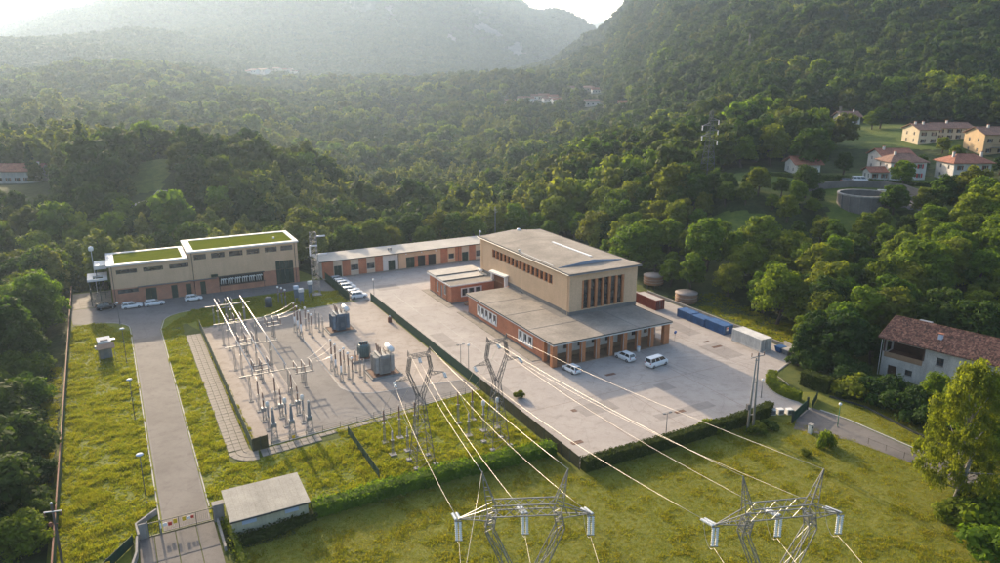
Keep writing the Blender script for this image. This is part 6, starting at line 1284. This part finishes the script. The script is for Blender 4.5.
lowwall('long low garden wall between the road and the farm', [(36.2, -33.6), (38.0, -39.5), (36.6, -49), (36.4, -56)], .3, .3, 'trim_dark')  # near-black colour paints in the shade lying on this wall
BS = site('blue_sign', 'small blue traffic sign on a pole at the right corner of the hall', 'sign', 30.9, .9); MB().tube((0, 0, 0), (0, 0, 2.4), .04).build('pole', 'galv', BS); MB().tube((0, -.06, 2.1), (0, -.03, 2.1), .36, n=16).build('disc', 'sign_blue', BS)
WB = site('white_bin', 'small white bin standing before the hall porch', 'bin', 20.3, -.35); MB().lathe([(.24, 0), (.3, .05), (.34, .95), (.3, 1.0)], 10, (0, 0, .05)).build('bin', 'white_paint', WB); MB().lathe([(.35, 0), (.35, .08), (.1, .2)], 10, (0, 0, 1.06)).build('lid', 'blue_vent', WB)
DB = site('drum_planter', 'round tan planter between the annex and the lower wing', 'planter', 3.0, 44.5); MB().lathe([(.6, 0), (.75, .3), (.7, .8), (.5, .85)], 12, (0, 0, .05)).build('pot', 'kiosk_brown', DB)
for u, v, tx in ((-25.5, 33.5, 'small red and grey hydrant box by the screen fence'), ):
    t = site('hydrant_box', tx, 'hydrant', -18.2, 41.0); MB().bevbox(-.4, .4, -.3, .3, 0, 1.3, .05).build('box', 'rust_cap', t); MB().lathe([(.2, 0), (.25, .2), (.1, .4)], 8, (0, 0, 1.31)).build('cap', 'trim_white', t)
# ================================================================== houses
def mat_tiles(name, c1, c2, c3):
    m, n, b = _new(name); a = _noise(n, 3.0, 3, .8); w = _noise(n, .35, 5, .6); v = n.nodes.new('ShaderNodeTexVoronoi'); v.inputs['Scale'].default_value = 3.2; tc = n.nodes.new('ShaderNodeTexCoord'); n.links.new(tc.outputs['Object'], v.inputs['Vector'])
    r = _ramp(n, v.outputs['Color'], [(.15, c1), (.5, c2), (.9, c3)]); k = _ramp(n, w.outputs[0], [(.3, (.68, .66, .64)), (.7, (1.1, 1.08, 1.05))]); n.links.new(_mix(n, 1, r.outputs[0], k.outputs[0], 'MULTIPLY'), b.inputs['Base Color']); b.inputs['Roughness'].default_value = .9; _bump(n, b, v.outputs['Distance'], .5, .06)
mat_tiles('tiles_old', (.065, .032, .022), (.155, .066, .042), (.34, .18, .12)); mat_tiles('tiles_red', (.22, .08, .05), (.30, .115, .07), (.36, .15, .09)); mat_tiles('tiles_brown', (.17, .09, .065), (.24, .13, .09), (.30, .17, .12)); mat('plaster_stone', (.60, .57, .52), .92, .35, .35, fine=.25, tint=(.42, .39, .35), streak=.25); mat('house_white', (.72, .68, .62), .9, .15, .4, streak=.18); mat('house_cream', (.62, .52, .36), .9, .15, .4); mat('house_ochre', (.56, .40, .23), .9, .15, .4); mat('wood_dark', (.10, .055, .035), .8, .3, 2)
def gable_roof(par, L, D, ze, zr, ov, m, th=.18, hip=0., nm='roof', rows=0):
    b = MB(); c = D / 2; k = (zr - ze) / (c + ov)
    f = [(-ov, -ov, ze), (L + ov, -ov, ze), (L + ov - hip, c, zr), (-ov + hip, c, zr)]; g = [(L + ov, D + ov, ze), (-ov, D + ov, ze), (-ov + hip, c, zr), (L + ov - hip, c, zr)]
    roof_poly(b, f, th); roof_poly(b, g, th)
    if hip: roof_poly(b, [(-ov, D + ov, ze), (-ov, -ov, ze), (-ov + hip, c, zr)], th); roof_poly(b, [(L + ov, -ov, ze), (L + ov, D + ov, ze), (L + ov - hip, c, zr)], th)
    o = b.build(nm, m, par)
    if rows:      # raised courses of cover tiles
        q = MB(); n = int((L + 2 * ov) / rows)
        for i in range(n + 1): x = -ov + i * rows; q.tube((x, -ov, ze + th + .015), (x, c, zr + th + .015), .085, n=5, cap=False)
        q.build('tile_courses', m, o)
    q = MB(); q.tube((-ov + hip, c, zr + th), (L + ov - hip, c, zr + th), .13, n=6); q.build('ridge', m, o); return o
def chimney(par, x, y, z0, z1, m='house_white'):
    c = MB().bevbox(x - .35, x + .35, y - .3, y + .3, z0, z1, .03).build('chimney', m, par); MB().box(x - .45, x + .45, y - .4, y + .4, z1 + .003, z1 + .15).build('cap', 'tiles_red', c)
def house(label, loc, rz, L, D, h, rise, wall, roof, rows_, ov=.7, hip=0., nm='house', door_x=None, chim=(.3,), side=True, balc=False, shut='door_brown', cat='house'):
    """local x along the visible front, y to the back; rows_ = window rows (z, count)"""
    t = thing(nm, label, cat, loc, rz); fh = []
    for z, n in rows_:
        for i in range(n): x = L * (i + .5) / n; fh.append((x - .5, x + .5, z, z + 1.35))
    if door_x: fh = [f for f in fh if not (abs((f[0] + f[1]) / 2 - door_x) < .9 and f[2] < 2)]
    sh = [(D * f - .45, D * f + .45, z, z + 1.3) for z, n in rows_ for f in (.28, .72)] if side else []
    dd = [(door_x - .55, door_x + .55, .05, 2.15)] if door_x else []
    b = MB(); b.wall((0, 0), S_, L, -1.5, h, [x for x in fh + dd], .22); b.wall((0, 0), Wd, D, -1.5, h, sh, .22, True); b.wall((L, 0), Wd, D, -1.5, h, sh, .22); b.wall((0, D), S_, L, -1.5, h, [], .2, True)
    if not hip:
        for x in (0, L): b.add([(x, 0, h), (x, D, h), (x, D / 2, h + rise * .96)], [(0, 1, 2)])
    b.build('wall', wall, t)
    for f in fh: 
        w = win(t, (0, 0), S_, False, *f, .14, 2, 1, 'trim_white' if shut != 'none' else 'wood_dark', sill='concrete')
        if shut != 'none':
            [pbox(MB(), (0, 0), S_, False, *e_, f[2], f[3], -.05, -.003).build('shutter', shut, w) for e_ in ((f[0] - .5, f[0] - .02), (f[1] + .02, f[1] + .5))]
    for f in sh:
        for ox, fl in ((0, True), (L, False)): win(t, (ox, 0), Wd, fl, *f, .14, 2, 1, 'trim_white')
    for f in dd: door(t, (0, 0), S_, False, *f, 'door_brown', .14, 1)
    ro = gable_roof(t, L, D, h + .02, h + rise, ov, roof, hip=hip)
    for f in chim: chimney(ro, L * f, D * .42, h + rise * .5, h + rise + .9)
    if balc: q = MB(); q.box(L * .2, L * .55, -1.2, -.003, 2.75, 2.9); q.build('balcony', 'concrete', t); r = MB(); r.bar((L * .2, -1.15, 3.8), (L * .55, -1.15, 3.8), .07); [r.bar((L * .2 + L * .35 * i / 10, -1.15, 2.9), (L * .2 + L * .35 * i / 10, -1.15, 3.8), .04) for i in range(11)]; r.build('balcony_rail', 'wood_dark', t)
    return t
def gloc(x, y, d): p = atd(x, y, d); return Vector((p.x, p.y, hz(p.x, p.y)))
# farmhouse on the right
FA = W(53.3, -30.9); fr = YAW + math.atan2(-19, 4.5); FH = thing('farmhouse', 'long white farmhouse with old brown tiled roof and open timber loggia', 'farmhouse', FA, fr); FL, FDp, FE = 34, 12.5, 7.3
fw = [(x, x + 1.2, 4.6, 6.1) for x in (9.2, 13.2, 18, 23.5, 28.5)] + [(x, x + 1.1, 1.3, 2.8) for x in (10.5, 15, 20.5, 26, 30)] + [(1.3, 2.9, .05, 2.3), (4.4, 5.6, 1.2, 2.3)]
b = MB(); b.wall((0, 0), S_, FL, 0, FE + .05, [(.35, 6.9, 4.1, 7.0)] + fw, .35); b.wall((0, 0), Wd, FDp, 0, FE, [(1, 4, 4.1, 7.0)], .35, True); b.wall((FL, 0), Wd, FDp, 0, FE); b.wall((0, FDp), S_, FL, 0, FE, [], .3, True); [b.add([(x, 0, FE), (x, FDp, FE), (x, FDp / 2, FE + 2.5)], [(0, 1, 2)]) for x in (0, FL)]; b.build('wall', 'plaster_stone', FH)
for f in fw:
    if f[2] < .5: door(FH, (0, 0), S_, False, *f, 'wood_dark', .25, 2)
    else: win(FH, (0, 0), S_, False, *f, .2, 2, 2, 'wood_dark', sill='concrete')
b = MB(); b.box(.0, 7.2, .36, .5, 3.9, 4.1); b.box(.3, 7.0, .5, 5, 4.0, 4.1); b.build('loggia_floor', 'wood_dark', FH); MB().box(.36, 6.9, 4.0, 4.1, 4.1, 7.0).build('loggia_back', 'wood_dark', FH)
MB().box(.35, 7.0, -.06, -.003, 3.75, 4.75).build('loggia_parapet', 'porch_floor', FH)
for x in (.1, 6.9): MB().box(x, x + .3, -.08, -.004, 4.76, 7.25).build('loggia_post', 'wood_dark', FH)
fro = gable_roof(FH, FL, FDp, FE + .05, FE + 2.6, .8, 'tiles_old', .2, rows=.42); chimney(fro, 25, 7.2, FE + 2, FE + 4.0, 'plaster_stone'); chimney(fro, 8.5, 2.6, FE + .9, FE + 2.4, 'blue_vent'); MB().box(3.0, 5.2, 7.0, 8.2, FE + 2.3, FE + 2.6).build('roof_panel', 'galv', fro)
MB().tube((-.2, -.3, 0), (-.2, -.3, 7), .06).build('downpipe', 'trim_white', FH)
# houses on the terrace
hs_ = []
def H(label, x, y, d, yaw, *a, **k): p = gloc(x, y, d); hs_.append(p); return house(label, p, R(yaw), *a, **k)
H('low bungalow with red tiled roof left of the broad garden tree', 797, 162.5, 268, 3, 8.2, 9, 3.4, 2.3, 'house_white', 'tiles_red', [(1.0, 2)], chim=(.6,), ov=1.0)
H('white two storey house with brown hipped roof and red shutters behind the round bush', 891, 164.5, 270, 1, 11.6, 9, 5.8, 2.3, 'house_white', 'tiles_brown', [(1.0, 3), (3.9, 3)], hip=3.8, chim=(.25,), shut='sign_red')
H('white house with red roof just behind the red shuttered one', 883, 154, 288, 2, 11, 9.5, 5.2, 2.2, 'house_white', 'tiles_red', [(.9, 3), (3.5, 3)], chim=(.2,), balc=True)
H('white house with wide red hipped roof above the vines', 954.5, 164.5, 276, 2, 12.2, 9.5, 5.8, 2.4, 'house_white', 'tiles_red', [(1.0, 3), (3.8, 3)], hip=4.2, chim=(.15, .9), ov=.9, balc=True)
H('cream farmhouse with brown roof above the white houses', 918, 141, 330, 3, 7.8, 11, 5.6, 2.1, 'house_cream', 'tiles_brown', [(.9, 2), (3.5, 2)], chim=(.1, .5), shut='wood_dark')
H('long brown roofed wing attached right of the cream farmhouse', 936, 138.5, 338, 3, 14, 8.5, 4.8, 1.9, 'house_cream', 'tiles_brown', [(.9, 4), (3.2, 4)], chim=(.4,), shut='wood_dark')
H('tall ochre house with brown roof at the upper right edge', 984.5, 139.5, 318, 3, 13, 11, 7.2, 2.4, 'house_ochre', 'tiles_brown', [(1.0, 3), (4.5, 3)], chim=(.3,), shut='wood_dark', balc=True)
H('small pale house with grey brown roof alone below the wooded hill', 842, 124.5, 388, 3, 8.5, 9, 3.6, 2.4, 'house_white', 'tiles_brown', [(1.0, 2)], chim=(.8,), ov=1.)
H('pale house with red roof at the far left edge among dark trees', -12, 143, 348, 3, 17, 9, 4.6, 2.6, 'house_white', 'tiles_red', [(1.0, 5)], chim=(.9,))
H('low white porch building left of the red shuttered house', 872, 164.5, 268, 2, 6, 5, 2.6, 1.4, 'house_white', 'tiles_red', [(.8, 2)], chim=())
# the circular concrete basin and its ramp walls
mat('basin_concrete', (.20, .185, .17), .92, .35, .25, fine=.25, tint=(.13, .12, .11), streak=.12); mat('water_dark', (.02, .03, .03), .1, .1, 1)
p = atd(866, 188, 240); zb = hz(p.x, p.y); BA = thing('round_basin', 'large round open concrete basin on the hillside below the houses', 'basin', (p.x, p.y, zb)); Rb, hb_ = 7.4, 3.0
b = MB(); n = 44; ri = [[(r_ * math.cos(2 * math.pi * j / n), r_ * math.sin(2 * math.pi * j / n), z) for j in range(n)] for r_, z in ((Rb, -4), (Rb, hb_), (Rb - .45, hb_), (Rb - .45, 1.0))]; b.loft(ri, False, False); b.build('wall', 'basin_concrete', BA)
MB().lathe([(Rb - .5, .9), (.2, .92)], n).build('water', 'water_dark', BA); b = MB(); ri = [[(r_ * math.cos(2 * math.pi * j / n), r_ * math.sin(2 * math.pi * j / n), z) for j in range(n)] for r_, z in ((Rb + .15, hb_ - .3), (Rb + .15, hb_ + .12), (Rb - .55, hb_ + .12), (Rb - .55, hb_ - .1))]; b.loft(ri, False); b.build('rim', 'concrete', BA)
for k in range(8): a = -math.pi * (k + .5) / 8; MB().box(-.14, .14, -.14, .14, -2, hb_ - .3).build('buttress', 'basin_concrete', BA, ((Rb + .1) * math.cos(a), (Rb + .1) * math.sin(a), 0))
def ramp_wall(label, pts, h):
    P = [gloc(*q) for q in pts]; o0 = P[0]; b = MB(); rings = []
    for i, q in enumerate(P): d = (P[min(i + 1, len(P) - 1)] - P[max(i - 1, 0)]).to_2d().normalized(); nn = Vector((-d.y, d.x, 0)) * .3; r_ = q - o0; rings.append([tuple(r_ - nn - Vector((0, 0, 3))), tuple(r_ + nn - Vector((0, 0, 3))), tuple(r_ + nn + Vector((0, 0, h))), tuple(r_ - nn + Vector((0, 0, h)))])
    b.loft(rings); o = b.build('retaining_wall', 'basin_concrete'); o.location = o0; return tag(o, label, 'wall')
ramp_wall('long curved grey concrete wall behind the round basin', [(803, 187, 246), (812, 183, 249), (828, 180, 252), (850, 178.5, 255), (880, 179, 256), (905, 181, 254), (924, 185, 249), (938, 191, 240)], 2.2)
drape('basin_apron', [(q.x, q.y) for q in (atd(888, 188, 240), atd(936, 192, 236), atd(930, 182, 250), atd(886, 181, 252))], 'basin_concrete', .12, 2.)
mat_grass('hill_meadow', (.08, .125, .018), (.13, .15, .03), (.055, .09, .016), .06, .4)
for nm_, poly in zip(('hill_meadow',) * 5, ([atd(690, 224, 206), atd(772, 224, 206), atd(777, 197, 227), atd(688, 197, 227)], [atd(830, 212, 222), atd(900, 212, 222), atd(900, 192, 238), atd(830, 192, 238)], [atd(700, 186, 239), atd(1060, 186, 242), atd(1060, 160, 285), atd(880, 158, 285), atd(760, 166, 268), atd(700, 172, 255)], [atd(800, 152, 320), atd(1060, 150, 330), atd(1060, 124, 365), atd(840, 116, 405), atd(795, 128, 380)], [atd(120, 172, 300), atd(158, 172, 300), atd(185, 150, 345), atd(120, 150, 345)])): drape(nm_, [(q.x, q.y) for q in poly], 'hill_meadow', .1, 1.6)
b = MB(); P = [Vector((q.x, q.y, hz(q.x, q.y) + .25)) for q in LANE]; P = [P[0].lerp(P[1], -.6)] + P
for i in range(len(P) - 1):
    for k in range(5):
        a, c = P[i].lerp(P[i + 1], k / 5), P[i].lerp(P[i + 1], (k + 1) / 5); d = (c - a).normalized(); nn = Vector((-d.y, d.x, 0)) * 1.9
        for q in (a, c): q.z = hz(q.x, q.y) + .3
        b.add([a - nn, a + nn, c + nn, c - nn], [(0, 1, 2, 3)])
tag(b.build('lane', 'yard_asphalt'), kind='structure')
# street along the terrace with its hedge and cars, bench
hp = [gloc(x, 169, 262) for x in (752, 790, 830, 850, 870, 905, 935)]
def hedge_w(label, P, w, h, leaf, **k):
    return hedge(label, [uv(q) for q in P], w, h, leaf, **k)
for i, (a, c, tx) in enumerate(((0, 3, 'clipped roadside hedge below the red roofed bungalow'), (4, 6, 'clipped roadside hedge below the white houses'))):
    q = hp[a:c + 1]; o = hedge_w(tx, q, 1.6, 1.5, 'leaf_dark', dens=10, size=.45, seed=20 + i); o.location.z = sum(p_.z for p_ in q) / len(q) - .2
for x, y, d, k, tx in ((850, 167, 259, 'black', 'dark car parked on the street below the bungalow'), (862, 164.5, 262, 'van', 'white van parked on the street beside the porch building')):
    p = gloc(x, y, d); t = copy_tree(CARS[k]); t.location = p + Vector((0, 0, .12)); t.rotation_euler = (0, 0, R(-8)); t.name = 'parked_van' if k == 'van' else 'parked_car'; tag(t, tx, 'van' if k == 'van' else 'car', 'vehicles in the hill street')
p = gloc(884, 176, 252); t = thing('stone_bench', 'pale stone bench on the grass above the round basin', 'bench', p, -.2); MB().box(-1.2, 1.2, -.4, .4, .6, .85).build('seat', 'trim_white', t); MB().box(-1.0, -.7, -.3, .3, -.3, .6).build('leg', 'trim_white', t); MB().box(.7, 1.0, -.3, .3, -.3, .6).build('leg', 'trim_white', t)
# lattice pylon on the hill
p = gloc(707, 174, 252); t = thing('hill_pylon', 'dark lattice pylon standing in the trees on the right hillside', 'pylon', p, .5); b = MB(); lattice(b, -1, 14, 2.2, 1.0, 8, .15); lattice(b, 14, 25, 1.0, .35, 8, .12); b.build('body', 'galv_dark', t)
for z, s in ((15.5, 1), (18.8, 1), (22, 1), (17.2, -1), (20.5, -1)): b = MB(); [b.bar((0, y, z + dz), (s * 3.4, 0, z), .1) for y in (-.4, .4) for dz in (0, .9)]; b.build('crossarm', 'galv', t); MB().disc_ins((s * 3.4, 0, z), (s * 3.4, 0, z - 1.5), .22, 6).build('insulator', 'white_paint', t)
for x, y, d, tx in ((838, 130, 330, 'thin lattice pole behind the broad garden tree'), (785, 47, 760, 'far pylon on the wooded right hillside, the higher one'), (745, 92, 560, 'far pylon on the wooded right hillside, the lower one')):
    p = gloc(x, y, d); t = thing('hill_pylon', tx, 'pylon', p, .3); hgt = 15 if d < 400 else 24; b = MB(); lattice(b, -1, hgt, .04 * hgt + .2, .3, 9, .08 if d < 400 else .12); b.build('body', 'galv_dark', t)
    for z in (.72, .85): MB().bar((-.12 * hgt, 0, z * hgt), (.12 * hgt, 0, z * hgt), .2 if d > 400 else .12).build('crossarm', 'galv', t)
# far villages: simple houses, each its own
mat('far_white', (.72, .68, .64), .9, .1, .1); mat('far_cream', (.58, .48, .38), .9, .1, .1)
r_ = random.Random(4)
for i, (x, y, d, w) in enumerate(vd):
    p = VP[i].copy(); far = d > 1500
    t = thing('village_house', ('tiny pale house in the hazy village on the left mountainside' if far else 'small pale house of the far village amid the central woods'), 'house', p, R(r_.uniform(-25, 25)), 'houses of the hazy left village' if far else 'houses of the central far village'); h = r_.uniform(4.5, 7); dd = w * .7
    b = MB(); b.box(0, w, 0, dd, -6, h); [b.add([(x_, 0, h), (x_, dd, h), (x_, dd / 2, h + 2)], [(0, 1, 2)]) for x_ in (0, w)]; b.build('wall', r_.choice(['far_white', 'far_white', 'far_cream']), t)
    gable_roof(t, w, dd, h + .05, h + 2.4, .8, r_.choice(['tiles_red', 'tiles_brown']), .3)
    for k in range(3): MB().box(w * (k + .3) / 3, w * (k + .62) / 3, -.12, -.004, h * .45, h * .72).build('window', 'glass', t)
# ================================================================== single trees and shrubs
def T(kind, x, y, z, h, label, wide=1., **k): p = at(x, y, z); return tree(kind, (p.x, p.y, z), h, label, wide=wide, **k)
# drooping birch at the right edge: own crown with hanging sprays
r = np.random.default_rng(77); C = []; RD = []
for i in range(74):
    t_ = (i + .5) / 74; a = i * 2.4; z = 2.0 + 16.5 * t_; rr = 6.6 * (math.sin(math.pi * min(1, .2 + .78 * t_))) ** .75; f = r.uniform(.35, .95); C.append((math.cos(a) * rr * f, math.sin(a) * rr * f, z)); RD.append((.95, .95, 1.9))
q, F = leaf_cloud(r, np.array(C), np.array(RD), 34000, .30, 0, (.4, 1.1), 0, .55); MATS['leaf_birch'] = mat_leaf('leaf_birch', [(.15, .185, .026), (.17, .195, .03)], .55, .5)
p = W(23.2, -63.6); BT = thing('birch_tree', 'big drooping pale green birch at the right edge over the road', 'tree', p); o = bpy.data.objects.new('crown', mesh_np('crown', q, F, ['leaf_birch'])); COL.objects.link(o); o.parent = BT
trunk_mb(r, 19, .3, np.array(C), 16).build('trunk', 'bark_pale', BT)
tree('fresh', W(36.5, -60.5), 12, 'bright green tree just behind the drooping birch', wide=1.1); tree('fresh', W(44.5, -46.8), 8.0, 'bright young tree in front of the farmhouse wall', wide=.8)
tree('fresh', W(41, -54), 10, 'leafy bright tree between the farmhouse and the birch', wide=1.1)
bush('bush_dark', W(42.6, -39.6), 5.6, 'dense dark evergreen mass in front of the farmhouse loggia', wide=1.15); bush('bush_dark', W(41.6, -45.2), 5.6, 'dark broad evergreen mass in front of the farmhouse windows', wide=1.2); bush('bush_dark', W(39.5, -50), 4.6, 'dark evergreen shrub mass beside the road verge', wide=1.2)
bush('bush_dark', W(43.2, -31.6), 4.4, 'dark rounded shrub left of the farmhouse', wide=1.2); bush('bush_dark', W(46.5, -29), 5.2, 'tall dark shrub at the left corner of the farmhouse', wide=1.1)
bush('bush_fresh', W(40.6, -34.6), 4.6, 'big leaved pale green fig tree by the garden hedge', wide=1.15, cat='tree')
tree('conifer', W(43.2, -20.8), 8.6, 'dark cone shaped evergreen beside the turning circle', wide=1.2); bush('bush_dark', W(45.2, -22.8), 6.2, 'dark dense shrub behind the cone shaped evergreen', wide=1.1); tree('dark', W(48.5, -19.5), 10, 'dark tree right behind the white container', wide=1.2); tree('dark', W(50.5, -24.5), 11, 'dark tall tree between the containers and the farmhouse', wide=1.2)
for i, (u, v, h, k) in enumerate(((55, -20, 11, 'fresh'), (58, -14, 11, 'fresh'), (62, -20, 13, 'fresh'), (66, -24, 13, 'broad'), (60, -8, 11, 'broad'), (66, -12, 12, 'fresh'), (70, -30, 12, 'dark'), (74, -36, 13, 'dark'), (78, -44, 13, 'broad'), (72, -20, 13, 'broad'), (82, -52, 13, 'dark'), (76, -28, 13, 'dark'), (50, -16.5, 8, 'fresh'), (56, -27, 8, 'dark'))):
    q = W(u, v); q.z = hz(q.x, q.y); tree(k, q, h, ('bright green' if k == 'fresh' else 'dark' if k == 'dark' else 'mid green') + ' tree crowding behind the farmhouse and the dark evergreens', 'trees behind the farmhouse', wide=1.1)
for x, y, d, h, k, tx, wd_ in ((810, 160, 275, 15, 'broad', 'broad pale garden tree right of the red roofed bungalow', 1.1), (905, 166, 258, 8.5, 'fresh', 'round bush tree in front of the red shuttered house', 1.2), (845, 156, 276, 8, 'dark', 'dark cypress like shrub left of the porch building', 1.2), (772, 150, 285, 15, 'fresh', 'tall bright tree group left of the bungalow', 1.2), (757, 148, 292, 15, 'broad', 'large tree left of the bungalow, behind the bright ones', 1.2), (786, 140, 300, 17, 'dark', 'dark tall tree behind the bungalow roof', 1.1), (742, 158, 276, 11, 'fresh', 'bright tree at the left end of the hill street', 1.2), (922, 160, 285, 7, 'broad', 'small tree between the two white houses', 1.), (935, 180, 246, 4, 'fresh', 'bushy green tree above the end of the basin wall', 1.3), (955, 181, 246, 3, 'fresh', 'low leafy tree among the vines at right', 1.4), (975, 181, 246, 3.2, 'fresh', 'leafy tree among the vines near the right edge', 1.4), (992, 180, 247, 3.5, 'broad', 'leafy tree at the right edge below the white house', 1.4), (1003, 152, 296, 6, 'dark', 'dark tree right of the hipped white house', 1.2), (944, 142, 318, 6, 'fresh', 'hedge tree before the cream wing', 1.4), (958, 145, 312, 5, 'fresh', 'bright hedge tree left of the ochre house', 1.4), (872, 126, 370, 8, 'fresh', 'garden tree behind the white houses', 1.2), (880, 125, 372, 9, 'broad', 'larger garden tree left of the cream farmhouse', 1.3), (912, 203, 223, 6, 'dark', 'dark pine like tree below the basin ramp', 1.2), (940, 207, 220, 8.5, 'broad', 'tall brownish green tree at right below the vines', 1.), (975, 207, 220, 9.5, 'dark', 'tall dark tree at the right edge below the vines', 1.)):
    tree(k, gloc(x, y, d), h, tx, wide=wd_)
for x, y, d, h, tx in ((22, 118, 345, 15, 'dark pointed conifer on the skyline of the left hill'), (140, 125, 332, 13, 'dark conifer on the left hill behind the lawn')): tree('conifer', gloc(x, y, d), h, tx)
for (x, y), h, k, tx, wd_ in (((708, 431), 2.6, 'bush_fresh', 'pale bushy shrub leaning over the long hedge', 1.), ((519, 398), 1.6, 'bush', 'small lone shrub in the yard by the olive fence', .9), ((824, 446), 3.2, 'bush_fresh', 'feathery young shrub beside the right hand road', .55), ((756, 432), 1.6, 'bush', 'reddish low scrub at the foot of the concrete pole', 1.6), ((770, 428), 1.5, 'bush_dark', 'low scrub between the concrete pole and the gate', 1.5), ((805, 455), 1.0, 'bush', 'tiny shrub on the meadow edge near the intercom pillar', 1.), ((988, 522), 4.5, 'bush_fresh', 'bright leafy bush under the birch at the right edge', 1.1), ((975, 505), 3.4, 'bush_dark', 'dark bush under the birch near the right edge', 1.3), ((955, 520), 3.0, 'bush_fresh', 'yellow green bush at the foot of the birch', 1.2), ((1000, 560), 4.6, 'bush_fresh', 'bright bush at the bottom right corner', 1.2)):
    p = at(x, y); bush(k, p, h, tx, wide=wd_)
for i, (x, y, h, tx) in enumerate(((22, 478, 8, 'dark leafy shrub tree left of the fence level with the sliding gate'), (-4, 440, 10, 'large dark leafy tree cut by the left picture edge'), (30, 420, 6.5, 'bright shrub tree left of the fence halfway up the lawn'), (12, 535, 9, 'dark leafy tree behind the wooden utility pole'), (-18, 505, 11, 'tall dark tree at the very left edge low down'), (38, 388, 5.5, 'bright low shrub tree beside the grass bank'), (28, 575, 5, 'bright leaves at the bottom left corner'), (44, 500, 3.6, 'small dark shrub against the fence near the utility pole'), (20, 400, 8, 'mid green shrub tree above the grass bank'), (48, 545, 3.4, 'low shrub between the utility pole and the wood'), (10, 375, 9, 'dense mid green tree at the left edge halfway up'), (30, 350, 7, 'rounded mid green tree by the fence below the kiosk level'))):
    q = at(x, y, -3); q.z = hz(q.x, q.y); tree('shrub_dark' if 'dark' in tx else 'shrub_fresh' if 'bright' in tx else 'shrub', q, h, tx, wide=1.25)

for u, v, h, tx in ((-75, 104, 17, 'tall pale leafy tree rising behind the left end of the green-roofed building'), (-68.5, 105, 15, 'pale leafy tree just right of the tallest one behind the green-roofed building'), (-46, 105, 14, 'pale yellow green treetop above the middle of the green roof'), (-24.5, 102, 15, 'yellow green tree between the green-roofed building and the radio mast'), (-19, 102, 13, 'yellow green tree behind the left end of the garage block'), (-87, 102, 14, 'pale leafy tree left of the green-roofed building beside the fence end')):
    q = W(u, v); q.z = hz(q.x, q.y); tree('pale', q, h, tx, wide=1.25)
# ================================================================== the hazy air of the valley
hm = bpy.data.materials.new('valley_haze'); hm.use_nodes = True; n = hm.node_tree; n.nodes.remove(n.nodes['Principled BSDF'])
pv = n.nodes.new('ShaderNodeVolumePrincipled'); pv.inputs['Color'].default_value = (.58, .76, 1, 1); pv.inputs['Density'].default_value = HAZE; pv.inputs['Anisotropy'].default_value = .47
n.links.new(pv.outputs[0], n.nodes['Material Output'].inputs['Volume'])
zmin = float(GZ.min()) - 1; zmax = max(float(GZ.max()) + 16, 70); MATS['valley_haze'] = hm
hb = MB().box(-9300, 9300, -9300, 9300, zmin, zmax).build('haze', 'valley_haze'); tag(hb, 'pale haze filling the valley air', 'haze', kind='stuff')
